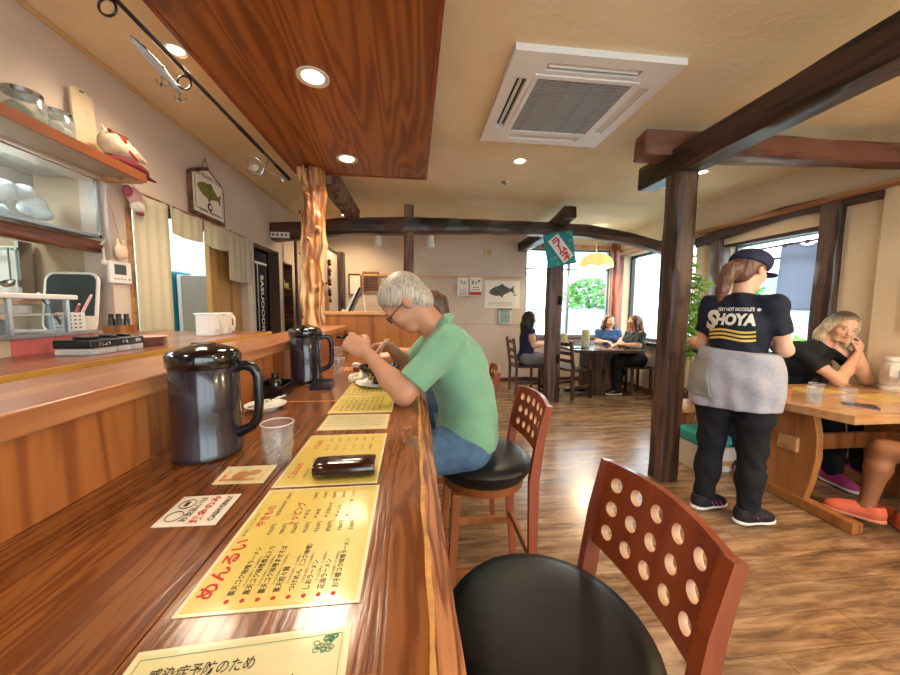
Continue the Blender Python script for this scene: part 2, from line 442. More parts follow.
def person(name, label, loc, rotz, J, skin, top, bottom, hair, shoe=None, vox=.008, sc=1.0, sleeve=.55, long_sleeve=False,
           pants_to=1.0, hair_style='short', female=True, group=None, top_hem=None, foot=None, sole=None, collar=None, shorts=False, hem_out=.0, face=True, torso_r=1.0, hair_len=.3, hdisp=.0015, leg_r=1.0, arm_r=1.0, eyes='#1b1410', hairfun=None):
    """J: joints in the person's own frame (x right, y forward, z up)"""
    t = thing(name, label, 'person', loc, rotz, group)
    j = {k: V3(*v) for k, v in J.items() if k not in ('hf', 'hu', 'handL', 'handR')}
    hf, hu = J.get('hf', (0, 1, 0)), J.get('hu', (0, 0, 1))
    tr = torso_r
    def torso(S, g=0.0, kk=.05, upto_neck=True):
        pel, ch, nk = j['pelvis'], j['chest'], j['neck']
        mid = (pel+ch)/2 if 'waist' not in j else j['waist']
        r1, f1, u1 = frame(J.get('tf', (0, 1, 0)), nrm(nk-pel)); R = np.stack([r1, f1, u1], 1)
        S.ell(pel, V3(.155 if female else .16, .11, .12)*tr+g, R, kk)
        S.ell(mid, V3(.125 if female else .15, .095, .13)*tr+g, R, kk)
        S.ell(ch, V3(.15 if female else .172, .108, .15)*tr+g, R, kk)
        if female: 
            for sx in (-1, 1): S.ell(ch+R @ V3(.062*sx, .07, .0), V3(.055, .05, .055)+g, R, .03)
        for a in ('L', 'R'):
            S.cap(ch+(nk-ch)*.62, j['sh'+a], .056+g, .046+g, .05)
    def neckhead(S):
        hc = j['head']; r, f, u = frame(hf, hu)
        S.cap(j['neck']-nrm(j['neck']-j['chest'])*.03, hc-u*.05-f*.015, .056 if female else .062, .05 if female else .058, .03)
        add_head(S, hc, hf, hu)
    ar = arm_r
    def arm(S, a, g=0.0, s0=0.0, s1=1.0, k=.03, clip=None):
        sh, el, wr = j['sh'+a], j['el'+a], j['wr'+a]
        P = [sh, (sh*.45+el*.55), el, (el*.65+wr*.35), wr]; RR = [.053*ar+g, .044*ar+g, .037*ar+g, .038*ar+g, .024*ar+g]
        S.chain(P, RR, k, clip)
    lr = leg_r
    def leg(S, a, g=0.0, k=.03, end=1.0, clip=None):
        hp, kn, an = j['hip'+a], j['kn'+a], j['an'+a]
        P = [hp, (hp+kn)/2, kn, kn*.68+an*.32, an]; RR = [.090*lr+g, .076*lr+g, .053*lr+g, .051*lr+g, .035*lr+g]
        S.chain(P, RR, k, clip)
    B = Solid()
    torso(B); neckhead(B)
    for a in ('L', 'R'):
        arm(B, a); leg(B, a, k=.04)
        if 'hand'+a in J:
            d, n, th, cu = J['hand'+a]
            add_hand(B, j['wr'+a], d, n, th, cu)
        fd = nrm(J.get('foot'+a, (0, 1, 0))) if False else nrm((foot or {}).get(a, (0, 1, -.15)))
        fh = nrm(fd*V3(1, 1, 0)); B.chain([j['an'+a], j['an'+a]+fh*.07+V3(0, 0, -.05), j['an'+a]+fh*.13+V3(0, 0, -.06)], [.034, .022, .014], .02)
    solid_obj(B, 'body', skin, t, vox)
    # top
    S = Solid(); torso(S, .014)
    for a in ('L', 'R'):
        sh, el, wr = j['sh'+a], j['el'+a], j['wr'+a]
        if long_sleeve:
            S.chain([sh, el, el*.15+wr*.85], [.068*ar, .052*ar, .04*ar], .03)
        else:
            e = sh+(el-sh)*(sleeve+.15); d = nrm(el-sh)
            S.cap(sh, e, .064*ar, .061*ar, .03, clip=[(sh+(el-sh)*sleeve, d)])
    if J.get('extra_top'):
        for (a, b, ra, rb) in J['extra_top']: S.cap(a, b, ra, rb, .05)
    nk = j['neck']; ud = nrm(nk-j['chest'])
    S.cap(nk-ud*.04, nk+ud*.03, .066, .055, .03)
    S.cut.append((nk+ud*.012, ud*1+nrm(J.get('tf', (0, 1, 0)))*.35))
    hz = top_hem if top_hem is not None else j['pelvis'][2]-.06
    S.cut.append((V3(j['pelvis'][0], j['pelvis'][1], hz), J.get('hemdir', (0, 0, -1))))
    ph = sum(map(ord, label)) % 7
    fold = lambda P: .0024*np.sin(P[..., 2]*55+P[..., 0]*30+ph)*np.sin(P[..., 0]*22+P[..., 1]*31)+.002*np.sin(P[..., 0]*70+P[..., 2]*35)
    tp = solid_obj(S, 'shirt', top, t, vox, 0, 2, disp=fold)
    # bottom
    S = Solid()
    pel = j['pelvis']
    S.ell(pel, V3(.165, .118, .125)*tr, None, .05)
    for a in ('L', 'R'):
        hp, kn, an = j['hip'+a], j['kn'+a], j['an'+a]
        if shorts:
            e = hp+(kn-hp)*.7
            S.cap(hp, hp+(kn-hp)*.8, .105*lr, .085*lr, .05, clip=[(e, nrm(kn-hp))])
        else:
            e = kn+(an-kn)*.93
            S.chain([hp, (hp+kn)/2, kn, kn+(an-kn)*.5, e], [.108*lr, .096*lr, .074*lr, .071*lr, .060*lr], .04)
    S.cut.append((V3(0, 0, pel[2]+.07), (0, 0, 1)))
    S.cut.append((V3(0, 0, .035), (0, 0, -1)))
    solid_obj(S, 'shorts' if shorts else 'trousers', bottom, t, vox, 0, 2, disp=fold)
    # hair
    if hair:
        r, f, u = frame(hf, hu); R = np.stack([r, f, u], 1); c = j['head']
        P = lambda x, y, z: c+r*x+f*y+u*z
        S = Solid()
        hdir = nrm(f*.75-u*.66)
        if hair_style == 'short':
            S.ell(P(0, -.016, .038), V3(.083, .101, .088), R, .01, clip=[(P(0, .045, .03), hdir)])
            S.ell(P(0, -.055, -.02), V3(.070, .055, .075), R, .02, clip=[(P(0, -.022, -.02), f)])
        else:
            S.ell(P(0, -.014, .034), V3(.084, .102, .092), R, .01, clip=[(P(0, .052, .058), nrm(f*.85-u*.45))])
            if hair_style in ('bob', 'long'):
                L = hair_len
                for sx in (-1, 1):
                    S.chain([P(.060*sx, .008, .055), P(.082*sx, .008, .0), P(.088*sx, .004, -.05-L*.35), P(.084*sx, -.008, -.06-L*.75)], [.020, .019, .022, .016], .03)
                S.chain([P(0, -.07, .0), P(0, -.085, -.1), P(0, -.09, -.07-L*.8)], [.06, .06, .035], .04)
                S.chain([P(-.04, -.06, .0), P(-.05, -.07, -.1), P(-.05, -.07, -.06-L*.8)], [.045, .045, .025], .03)
                S.chain([P(.04, -.06, .0), P(.05, -.07, -.1), P(.05, -.07, -.06-L*.8)], [.045, .045, .025], .03)
        if hairfun: hairfun(S, P)
        hd = lambda Q: hdisp*np.sin(((Q-c) @ r)*300+((Q-c) @ f)*60)+hdisp*.6*np.sin(((Q-c) @ f)*230+((Q-c) @ u)*50)
        solid_obj(S, 'hair', hair, t, min(vox, .007), 0, 1, disp=hd)
    if face:
        r, f, u = frame(hf, hu); c = j['head']; R3 = Matrix([list(x) for x in np.stack([r, f, u], 1)]).to_4x4()
        for sx in (-1, 1):
            m = MB(); M = T(Vector(c+r*.031*sx+f*.081+u*.002)) @ R3
            m.lathe([(0, -.005), (.008, -.003), (.0105, 0), (.008, .003), (0, .005)], 14, M @ Matrix.Diagonal((1.15, .5, .75, 1)))
            m.build('eye', MAT_EYE, t, smooth=True)
            m = MB(); m.tube([c+r*(.031+q*.018)*sx+f*(.0875-abs(q)*.006)+u*(.0235+.003*(1-q*q)) for q in (-1, -.4, .2, .8, 1.2)], [.0014, .0024, .0024, .0018, .0008], 6)
            m.build('eyebrow', MAT_BROW, t, smooth=True)
        m = MB(); m.tube([c+r*x+f*(.0955-abs(x)*.35)+u*(-.0525+abs(x)*.10) for x in (-.021, -.012, 0, .012, .021)], [.001, .0034, .004, .0034, .001], 8)
        m.build('mouth', MAT_LIP, t, smooth=True)
    if shoe:
        for a in ('L', 'R'):
            fd = nrm(V3(*(foot or {}).get(a, (0, 1, -.15)))*V3(1, 1, 0)) ; an = j['an'+a]
            base = V3(an[0], an[1], max(0, an[2]-.085))
            make_shoe(t, base, fd, (foot or {}).get('tilt'+a, 0), shoe, sole or MAT_WHITE)
    return t, tp
def make_shoe(t, base, fd, tilt, mu, ms):
    r, f, u = frame(fd, (0, 0, 1)); 
    if tilt:
        f2 = f*math.cos(tilt)-u*math.sin(tilt); u2 = u*math.cos(tilt)+f*math.sin(tilt); f, u = f2, u2
    P = lambda x, y, z: V3(*base)+r*x+f*y+u*z
    R = np.stack([r, f, u], 1)
    U = Solid()
    U.ell(P(0, -.03, .05), (.042, .052, .062), R, .03); U.ell(P(0, .04, .045), (.045, .085, .052), R, .03)
    U.ell(P(0, .115, .034), (.044, .058, .036), R, .03); U.cap(P(0, -.03, .06), P(0, -.03, .095), .042, .04, .02)
    U.sub.append(('c', npv(P(0, -.025, .095)), npv(P(0, -.025, .14)), .033, .036, .01, None))
    U.cut.append((P(0, 0, .02), -u)); U.cut.append((P(0, 0, .1), u))
    up = solid_obj(U, 'shoe_upper', mu, t, .006)
    m = Solid(); m.ell(P(0, -.035, .014), (.042, .05, .03), R, .03); m.ell(P(0, .04, .014), (.04, .08, .03), R, .03); m.ell(P(0, .12, .014), (.046, .062, .026), R, .03)
    m.cut.append((P(0, 0, .003), -u)); m.cut.append((P(0, 0, .028), u))
    solid_obj(m, 'shoe_sole', ms, t, .006)
    l = MB()
    for i in range(4):
        y = .02+i*.018; z = .083-i*.007
        l.tube([P(-.02, y, z-.004), P(0, y+.004, z), P(.02, y, z-.004)], .0025, 6)
    l.build('shoelace', MAT_LACE, t, smooth=True)
# ------------------------------------------------------------------ materials
def plaster(name, a, b_, bump=.5, scale=14):
    m, nt, b = newmat(name); N = nt.nodes.new; L = nt.links.new
    t = N('ShaderNodeTexCoord')
    n = N('ShaderNodeTexNoise'); n.inputs['Scale'].default_value = 1.3; n.inputs['Detail'].default_value = 6; n.inputs['Distortion'].default_value = .8
    r = N('ShaderNodeValToRGB'); r.color_ramp.elements[0].position = .35; r.color_ramp.elements[1].position = .65
    r.color_ramp.elements[0].color = hexc(a); r.color_ramp.elements[1].color = hexc(b_)
    L(t.outputs['Object'], n.inputs['Vector']); L(n.outputs['Fac'], r.inputs['Fac']); L(r.outputs['Color'], b.inputs['Base Color'])
    n2 = N('ShaderNodeTexNoise'); n2.inputs['Scale'].default_value = scale; n2.inputs['Detail'].default_value = 8; n2.inputs['Roughness'].default_value = .6; n2.inputs['Distortion'].default_value = 1.5
    L(t.outputs['Object'], n2.inputs['Vector'])
    bu = N('ShaderNodeBump'); bu.inputs['Strength'].default_value = bump; bu.inputs['Distance'].default_value = .012
    L(n2.outputs['Fac'], bu.inputs['Height']); L(bu.outputs['Normal'], b.inputs['Normal'])
    b.inputs['Roughness'].default_value = .85; b.inputs['Specular IOR Level'].default_value = .25
    return m
M_CEIL = plaster('ceiling_plaster', '#e4cfa6', '#eedcb8', .45, 9)
M_WALL = plaster('wall_plaster', '#cfbdae', '#d9c8b9', .35, 22)
M_WALLB = plaster('alcove_plaster', '#d8c3a2', '#e2cfb2', .45, 12)
M_TAN = plaster('kitchen_tan', '#b59c80', '#bda68b', .1, 30)
M_MINT = plain('mint_wall', '#d5ece0', .6)
def floor_mat():
    m, nt, b = newmat('vinyl_wood_floor'); N = nt.nodes.new; L = nt.links.new
    t = N('ShaderNodeTexCoord'); mp = N('ShaderNodeMapping'); mp.inputs['Rotation'].default_value = (0, 0, .0); mp.inputs['Scale'].default_value = (1.6, 11, 1)
    L(t.outputs['Object'], mp.inputs['Vector'])
    n = N('ShaderNodeTexNoise'); n.inputs['Scale'].default_value = 1.6; n.inputs['Detail'].default_value = 9; n.inputs['Roughness'].default_value = .68; n.inputs['Distortion'].default_value = .5
    L(mp.outputs['Vector'], n.inputs['Vector'])
    r = N('ShaderNodeValToRGB'); e = r.color_ramp.elements
    e[0].position = .34; e[0].color = hexc('#5f4632'); e[1].position = .68; e[1].color = hexc('#bf9f7c'); k = e.new(.5); k.color = hexc('#937253')
    L(n.outputs['Fac'], r.inputs['Fac'])
    # plank blocks
    br = N('ShaderNodeTexBrick'); br.inputs['Scale'].default_value = 1; br.inputs['Brick Width'].default_value = .92; br.inputs['Row Height'].default_value = .15
    br.inputs['Mortar Size'].default_value = .002; br.inputs['Color1'].default_value = (.82, .82, .82, 1); br.inputs['Color2'].default_value = (1.08, 1.05, 1, 1); br.inputs['Mortar'].default_value = (.55, .5, .45, 1)
    L(t.outputs['Object'], br.inputs['Vector'])
    mx = N('ShaderNodeMix'); mx.data_type = 'RGBA'; mx.blend_type = 'MULTIPLY'; mx.inputs[0].default_value = 1
    L(r.outputs['Color'], mx.inputs[6]); L(br.outputs['Color'], mx.inputs[7]); L(mx.outputs[2], b.inputs['Base Color'])
    rr = N('ShaderNodeMapRange'); rr.inputs['To Min'].default_value = .11; rr.inputs['To Max'].default_value = .34
    L(n.outputs['Fac'], rr.inputs['Value']); L(rr.outputs['Result'], b.inputs['Roughness'])
    bu = N('ShaderNodeBump'); bu.inputs['Strength'].default_value = .08; bu.inputs['Distance'].default_value = .003
    L(n.outputs['Fac'], bu.inputs['Height']); L(bu.outputs['Normal'], b.inputs['Normal'])
    return m
M_FLOOR = floor_mat()
M_COUNTER = wood('counter_wood', '#6a3a1b', '#7b4622', '#8c552b', 'Y', 2.4, .2, .5, .08, 9, 5)
M_CPLY = wood('counter_ply', '#8f4f28', '#a2602f', '#b06c38', 'Z', .8, .4, .1, .1, 9, 5)
M_CAP = wood('cap_wood', '#a5663c', '#b5764a', '#c48858', 'Y', 1.0, .3, .3, .1, 6, 3)
M_SAP = plain('sapwood_edge', '#c4904f', .4, noise=.25, nscale=30, bump=.5, bscale=60)
M_BARK = wood('edge_side', '#6b3a1c', '#93582f', '#b3764a', 'Y', 2, .5, 0, .6, 9, 4)
M_SLAB = wood('ceiling_slab_wood', '#773c15', '#8d4c1b', '#a05c26', 'Y', .28, .4, .15, .1, 12, 9)
M_DARK = wood('dark_timber', '#2a1a13', '#433029', '#5f473d', 'Z', 1.1, .45, .1, .35, 6, 3)
M_DARKX = wood('dark_timber_x', '#22130d', '#3a231a', '#583829', 'X', 1.1, .45, .1, .35, 6, 3)
M_DARKY = wood('dark_timber_y', '#20120c', '#341f17', '#4b3027', 'Y', 1.1, .45, .1, .35, 6, 3)
M_MIDW = wood('weathered_timber', '#4a3226', '#6b4d3b', '#8a6a52', 'Z', 1.1, .6, 0, .5, 6, 3)
M_REDX = wood('red_brown_beam', '#4a2a1d', '#6b4030', '#7e5240', 'X', 1, .4, .1, .3, 5, 3)
M_RAIL = wood('rail_wood', '#8a5a33', '#a8724a', '#bd8a5e', 'Y', 1, .45, 0, .1)
M_TRIM = wood('trim_wood', '#4a2c1a', '#69432a', '#80553a', 'X', 1, .45, 0, .1)
M_CHAIR = wood('chair_wood', '#7c3518', '#914421', '#a4542c', 'Z', .8, .3, .4, .03, 4, 2)
M_CHAIRL = wood('chair_leg_wood', '#8f4f22', '#a8642f', '#b9743c', 'Z', .8, .32, .3, .03, 4, 2)
M_LEATHER = plain('black_vinyl', '#131315', .36, noise=.1, bump=.08, bscale=400, spec=.5)
M_TABLE = wood('table_wood', '#a8713f', '#bd8856', '#cc9a6a', 'X', .8, .25, .3, .06, 5, 3)
M_TRESTLE = wood('trestle_wood', '#7d451f', '#9a5c2e', '#b0733f', 'Z', .9, .4, .1, .1, 5, 3)
M_PANELW = wood('knotty_panel', '#80461b', '#985c27', '#ab6e35', 'Z', .7, .38, .15, .06, 5, 3)
M_BROWNP = wood('brown_sliding_panel', '#8d6234', '#a67a45', '#b58a54', 'Z', .8, .5, 0, .06, 5, 3)
M_LOG = wood('stripped_log', '#84491f', '#cb9659', '#e6c18c', 'Z', .75, .32, .35, .3, 6, 4)
M_KNOT = plain('knot', '#6e3c1c', .5, noise=.4, nscale=40)
M_WHITE = plain('white_plastic', '#ece9e4', .4, noise=.02)
M_OFFW = plain('offwhite', '#ddd6c6', .5, noise=.04)
M_BLACK = plain('black_plastic', '#121216', .25, coat=.3, noise=.05)
M_JUG = plain('jug_shell', '#2a2129', .22, coat=.6, noise=.05)
M_JUGLID = plain('jug_lid', '#120f10', .12, coat=.8, noise=.05)
M_STEEL = plain('steel', '#b9b9b9', .25, metal=1, noise=.05)
M_DKSTEEL = plain('dark_steel', '#55575a', .3, metal=1, noise=.05)
M_CLOTH = plain('cream_cloth', '#e0d5bc', .9, noise=.05, nscale=3, bump=.15, bscale=300)
M_GREYCLOTH = plain('grey_window_cloth', '#b9bec8', .9, noise=.04, bump=.1, bscale=200)
def add_translucency(m, col, f):
    nt = m.node_tree; b = nt.nodes['Principled BSDF']; o = nt.nodes['Material Output']
    t = nt.nodes.new('ShaderNodeBsdfTranslucent'); t.inputs[0].default_value = hexc(col); x = nt.nodes.new('ShaderNodeMixShader'); x.inputs[0].default_value = f
    nt.links.new(b.outputs[0], x.inputs[1]); nt.links.new(t.outputs[0], x.inputs[2]); nt.links.new(x.outputs[0], o.inputs[0])
add_translucency(M_GREYCLOTH, '#b4bccb', .6); add_translucency(M_CLOTH, '#eae0c6', .35)
M_PAPER = plain('yellow_menu_paper', '#d9bf5a', .28, coat=.3, noise=.04, nscale=30)
M_PAPERE = plain('laminate_margin', '#eadcae', .25, coat=.3, noise=.02)
M_NOTE = plain('cream_note_paper', '#d9cd98', .28, coat=.3, noise=.03, nscale=30)
M_WPAPER = plain('white_paper', '#eee5d6', .5, noise=.02)
M_INK = plain('black_ink', '#2a2018', .5, noise=.02)
M_RED = plain('red_ink', '#c4321c', .5, noise=.03)
M_GREEN = plain('green_ink', '#5f9a72', .5, noise=.03)
M_TANINK = plain('tan_ink', '#c98f52', .5, noise=.05)
M_GLASS = glassy('clear_glass', '#fafcfc', .10, .02, .04)
M_PANE = glassy('window_pane', '#f6fbfc', .05)
M_TUMBLER = plain('tumbler_glass', '#ffffff', .03, noise=0, trans=1, ior=1.3)
M_WATER = glassy('water', '#fbfdfd', .10, .02, .05)
M_SKIN = plain('skin', '#bd886a', .5, noise=.05, nscale=6, sss=.12)
M_SKINL = plain('skin_fair', '#e0ae92', .5, noise=.04, nscale=6, sss=.12)
M_LEGSKIN = plain('skin_leg', '#95613f', .5, noise=.05, nscale=6, sss=.1)
MAT_EYE = plain('eye_dark', '#1c130f', .15, noise=.02)
MAT_BROW = plain('brow', '#4a3428', .8, noise=.05)
MAT_LIP = plain('lip', '#c0615a', .4, noise=.04)
MAT_WHITE = plain('shoe_white', '#e9e6e2', .5, noise=.02)
MAT_LACE = plain('lace', '#b9b4b6', .7, noise=.02)
def hairmat(name, a, b_, sc=60):
    m, nt, b = newmat(name); N = nt.nodes.new; L = nt.links.new
    t = N('ShaderNodeTexCoord'); mp = N('ShaderNodeMapping'); mp.inputs['Scale'].default_value = (1, 1, .05)
    n = N('ShaderNodeTexNoise'); n.inputs['Scale'].default_value = sc*2; n.inputs['Detail'].default_value = 4
    L(t.outputs['Object'], mp.inputs['Vector']); L(mp.outputs['Vector'], n.inputs['Vector'])
    r = N('ShaderNodeValToRGB'); r.color_ramp.elements[0].position = .35; r.color_ramp.elements[1].position = .65
    r.color_ramp.elements[0].color = hexc(a); r.color_ramp.elements[1].color = hexc(b_)
    L(n.outputs['Fac'], r.inputs['Fac']); L(r.outputs['Color'], b.inputs['Base Color'])
    bu = N('ShaderNodeBump'); bu.inputs['Strength'].default_value = .22; bu.inputs['Distance'].default_value = .003
    L(n.outputs['Fac'], bu.inputs['Height']); L(bu.outputs['Normal'], b.inputs['Normal'])
    b.inputs['Roughness'].default_value = .45
    return m
M_HGREY = hairmat('grey_hair', '#8f8274', '#c6baa9', 80)
M_HBLACK = hairmat('black_hair', '#15100f', '#332824')
M_HBROWN = hairmat('brown_hair', '#3a241a', '#6b4632')
M_HBLOND = hairmat('blond_hair', '#a8926e', '#e2d2ac', 45)
def dyed_roots(m, z0, z1, col):      # grown-out darker roots at the parting, blonde lengths
    nt = m.node_tree; b = nt.nodes['Principled BSDF']; src = b.inputs['Base Color'].links[0].from_socket
    t = nt.nodes.new('ShaderNodeTexCoord'); s = nt.nodes.new('ShaderNodeSeparateXYZ'); r = nt.nodes.new('ShaderNodeMapRange'); x = nt.nodes.new('ShaderNodeMix'); x.data_type = 'RGBA'
    r.inputs['From Min'].default_value = z0; r.inputs['From Max'].default_value = z1
    nt.links.new(t.outputs['Object'], s.inputs[0]); nt.links.new(s.outputs['Z'], r.inputs['Value']); nt.links.new(r.outputs['Result'], x.inputs[0])
    nt.links.new(src, x.inputs[6]); x.inputs[7].default_value = hexc(col); nt.links.new(x.outputs[2], b.inputs['Base Color'])
dyed_roots(M_HBLOND, 1.20, 1.275, '#4f3d2e')
M_HAUB = hairmat('auburn_hair', '#4a2c22', '#8a5c46')
M_POLO = plain('green_polo', '#76a585', .85, noise=.05, nscale=5, bump=.12, bscale=500, sheen=.2)
M_JEANS = plain('denim', '#4a6684', .85, noise=.18, nscale=40, bump=.1, bscale=500)
M_TEE = plain('navy_black_tee', '#14182a', .8, noise=.1, nscale=5)
M_TEE2 = plain('black_tee', '#14161a', .8, noise=.1, nscale=5)
M_TEEG = plain('charcoal_tee', '#3a3e42', .85, noise=.1, nscale=5)
M_TEEB = plain('blue_tee', '#33588c', .85, noise=.08, nscale=5)
M_NAVY = plain('navy_top', '#1c2450', .8, noise=.1, nscale=5)
M_TROU = plain('black_trousers', '#0e1016', .85, noise=.1, nscale=5)
M_GREYT = plain('grey_trousers', '#75757c', .85, noise=.1, nscale=9)
M_APRON = plain('grey_apron', '#a3a2ac', .9, noise=.10, nscale=60, bump=.15, bscale=500)
M_GOLD = plain('gold_print', '#e5c768', .5, noise=.03)
M_CREAMP = plain('cream_print', '#e2ddd2', .6, noise=.02)
M_BULB = plain('lamp_glow', '#fff1c8', .4, emis='#ffe2a8', estr=9, noise=0)
# ------------------------------------------------------------------ setting
ZC = 2.65; XL = -1.74; XR = 3.65; YB = 5.9; YF = -2.0
struct(MB().bb(-3.2, 4.0, YF, YB+.15, -.08, 0), 'floor', M_FLOOR)
struct(MB().bb(-3.2, 4.0, YF, YB+.15, ZC, ZC+.1), 'ceiling', M_CEIL)
# left wall: pass-through, doorway with curtain, dark doorway, shelf recess
m = MB()
for a in ((YF, 2.19, 0, 1.15), (YF, 2.19, 2.0, ZC), (YF, -.9, 1.15, 2.0), (2.19, 2.33, 0, ZC), (2.33, 3.80, 1.97, ZC), (3.80, 3.95, 0, ZC), (3.95, 4.69, 2.0, ZC), (4.69, 4.80, 0, ZC), (4.80, 5.15, 0, .88), (4.80, 5.15, 1.9, ZC), (5.15, YB, 0, ZC)):
    m.bb(XL-.14, XL, *a)
m.bb(XL-.2, XL-.14, 4.69, 5.3, 0, 2.2)
struct(m, 'wall_left', M_WALL)
struct(MB().bb(-3.15, -1.88, 2.19, 2.31, 0, ZC), 'wall_kitchen_end', M_TAN)
struct(MB().bb(-3.2, -3.1, YF, YB, 0, ZC), 'wall_kitchen', M_MINT)
struct(MB().bb(-3.1, -1.88, 3.78, 3.9, 0, ZC), 'wall_pantry', M_MINT)
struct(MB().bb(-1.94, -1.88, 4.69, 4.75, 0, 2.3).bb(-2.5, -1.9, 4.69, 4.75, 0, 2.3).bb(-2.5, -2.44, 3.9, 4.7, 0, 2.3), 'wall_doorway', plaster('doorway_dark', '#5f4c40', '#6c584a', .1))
# back wall with window opening
m = MB()
WX0, WX1, WZ0, WZ1 = 1.96, 3.55, .80, 2.37
m.bb(-3.1, WX0, YB, YB+.15, 0, ZC); m.bb(WX0, WX1, YB, YB+.15, 0, WZ0); m.bb(WX0, WX1, YB, YB+.15, WZ1, ZC); m.bb(WX1, 4.0, YB, YB+.15, 0, ZC)
struct(m, 'wall_back', M_WALL)
# right wall with two window openings and a third behind the camera
m = MB()
R1 = (4.15, 5.74, .80, 2.24); R2 = (2.62, 3.76, .66, 2.08); R3 = (-1.7, .9, .7, 2.2)
ys = sorted([(R1[0], R1[1], R1[2], R1[3]), (R2[0], R2[1], R2[2], R2[3]), R3])
y = YF
for a, b_, z0, z1 in ys:
    m.bb(XR+.02, XR+.3, y, a, 0, ZC); m.bb(XR+.02, XR+.3, a, b_, 0, z0); m.bb(XR+.02, XR+.3, a, b_, z1, ZC); y = b_
m.bb(XR+.02, XR+.3, y, YB, 0, ZC)
struct(m, 'wall_right', M_WALLB)
struct(MB().bb(XR-.02, XR+.03, YF, 2.36, 0, 2.27).bb(XR-.02, XR+.03, 4.0, 4.12, 0, 2.27), 'wall_right_pilaster', M_WALLB, bevel=.012)
struct(MB().bb(-3.2, -.4, YF-.12, YF, 0, ZC).bb(-.4, 3.6, YF-.12, YF, 0, .5).bb(-.4, 3.6, YF-.12, YF, 2.4, ZC).bb(3.6, 4, YF-.12, YF, 0, ZC), 'wall_front', M_WALL)
struct(MB().bb(-1.25, WX0, YB-.015, YB, 0, .07).bb(WX0, XR, YB-.015, YB, 0, .07), 'baseboard_back', M_TRIM)
struct(MB().bb(XR, XR+.02, 2.3, YB, 0, .07), 'baseboard_right', M_TRIM)
struct(MB().bb(-.9, 1.9, YB-.03, YB, 1.83, 1.865), 'trim_1', plain('pale_rail', '#d2ab7c', .5), bevel=.004)
struct(MB().bb(-.9, WX0-.03, YB-.006, YB, 1.02, 1.03), 'trim_2', M_TAN)
struct(MB().bb(XL, XL+.015, -.5, YB, ZC-.025, ZC), 'trim_3', plain('ceiling_bead', '#d8b784', .6), bevel=.004)
# picture rail along the right wall, slightly wavy
def wavy(name, pts, wd, th, mat, seed=1, amp=.012, n=26, loc=(0, 0, 0), cat=None, label=None, kind=None, group=None, parent=None, ws=None, up=(0, 0, 1)):
    """hand-hewn timber along a polyline: uneven section"""
    rnd = random.Random(seed); P = [Vector(p) for p in pts]
    segs = [(P[i+1]-P[i]).length for i in range(len(P)-1)]; tot = sum(segs)
    def at(s):
        s = min(max(s, 0), tot)
        for i, l in enumerate(segs):
            if s <= l or i == len(segs)-1: return P[i].lerp(P[i+1], min(1, s/l))
            s -= l
    ph = [rnd.uniform(0, 6) for _ in range(8)]
    m = MB(); vs = []; fs = []; K = 12
    base = [(-1, -.86), (-.86, -1), (0, -1), (.86, -1), (1, -.86), (1, 0), (1, .86), (.86, 1), (0, 1), (-.86, 1), (-1, .86), (-1, 0)]
    for i in range(n+1):
        s = tot*i/n; c = at(s); t = (at(s+.02)-at(s-.02)).normalized(); u0 = Vector(up)
        x = t.cross(u0).normalized(); y_ = x.cross(t).normalized()
        k = 1+.025*math.sin(s*3.1+ph[0])+.015*math.sin(s*7+ph[1])
        if ws: k *= ws[0]+(ws[1]-ws[0])*i/n
        for q, (a, b_) in enumerate(base):
            dx = amp*math.sin(s*2.5+ph[2]+(q//3))*.4+amp*.25*math.sin(s*11+q*2+ph[3])
            dy = amp*math.sin(s*2+ph[4]+(q//3))*.4+amp*.25*math.sin(s*13+q+ph[5])
            vs.append(c+x*(a*wd/2*k+dx)+y_*(b_*th/2*k+dy))
    for i in range(n):
        for q in range(K):
            l = (q+1) % K; fs.append((i*K+q, i*K+l, (i+1)*K+l, (i+1)*K+q))
    fs.append(list(range(K))[::-1]); fs.append([n*K+q for q in range(K)])
    m.add([v-Vector(loc) for v in vs], fs)
    o = m.build(name, mat, parent, loc=loc, smooth=True, kind=kind, label=label, cat=cat, group=group)
    return o
wavy('trim_4', [(XR-.03, 5.8, 2.27), (XR-.03, 4.4, 2.285), (XR-.03, 2.9, 2.275), (XR-.03, -1.9, 2.29)], .07, .05, M_RAIL, 3, .004, 40, kind='structure')

def window(name, axis, c, a0, a1, z0, z1, fw=.05, mull=(), rails=(), mat=None, dep=.06, loc=None):
    """frame > pane; axis 'X' = lies in an X plane"""
    mat = mat or plain('window_frame_grey', '#7f8488', .4)
    m = MB()
    def b(p0, p1, q0, q1, d=dep):
        if axis == 'X': m.bb(c-d/2, c+d/2, p0, p1, q0, q1)
        else: m.bb(p0, p1, c-d/2, c+d/2, q0, q1)
    b(a0, a1, z0, z0+fw); b(a0, a1, z1-fw, z1); b(a0, a0+fw, z0+fw, z1-fw); b(a1-fw, a1, z0+fw, z1-fw)
    for q in mull: b(q-fw/2, q+fw/2, z0+fw, z1-fw)
    for q in rails: b(a0+fw, a1-fw, q-fw*.3, q+fw*.3, dep*.7)
    o = struct(m, name, mat)
    m = MB()
    if axis == 'X': m.bb(c-.003, c+.003, a0+fw*.8, a1-fw*.8, z0+fw*.8, z1-fw*.8)
    else: m.bb(a0+fw*.8, a1-fw*.8, c-.003, c+.003, z0+fw*.8, z1-fw*.8)
    m.build('window_pane', M_PANE, o)
    return o
M_WFR = plain('window_alu', '#6d7a80', .4, metal=.3)
M_WDK = plain('window_dark', '#2c3a44', .4, metal=.3)
window('window_1', 'Y', YB+.08, WX0, WX1, WZ0, WZ1, .035, (2.50, 2.78), (2.02,), M_WFR)
window('window_2', 'X', XR+.2, R1[0], R1[1], R1[2], R1[3], .04, (4.72,), (), M_WDK)
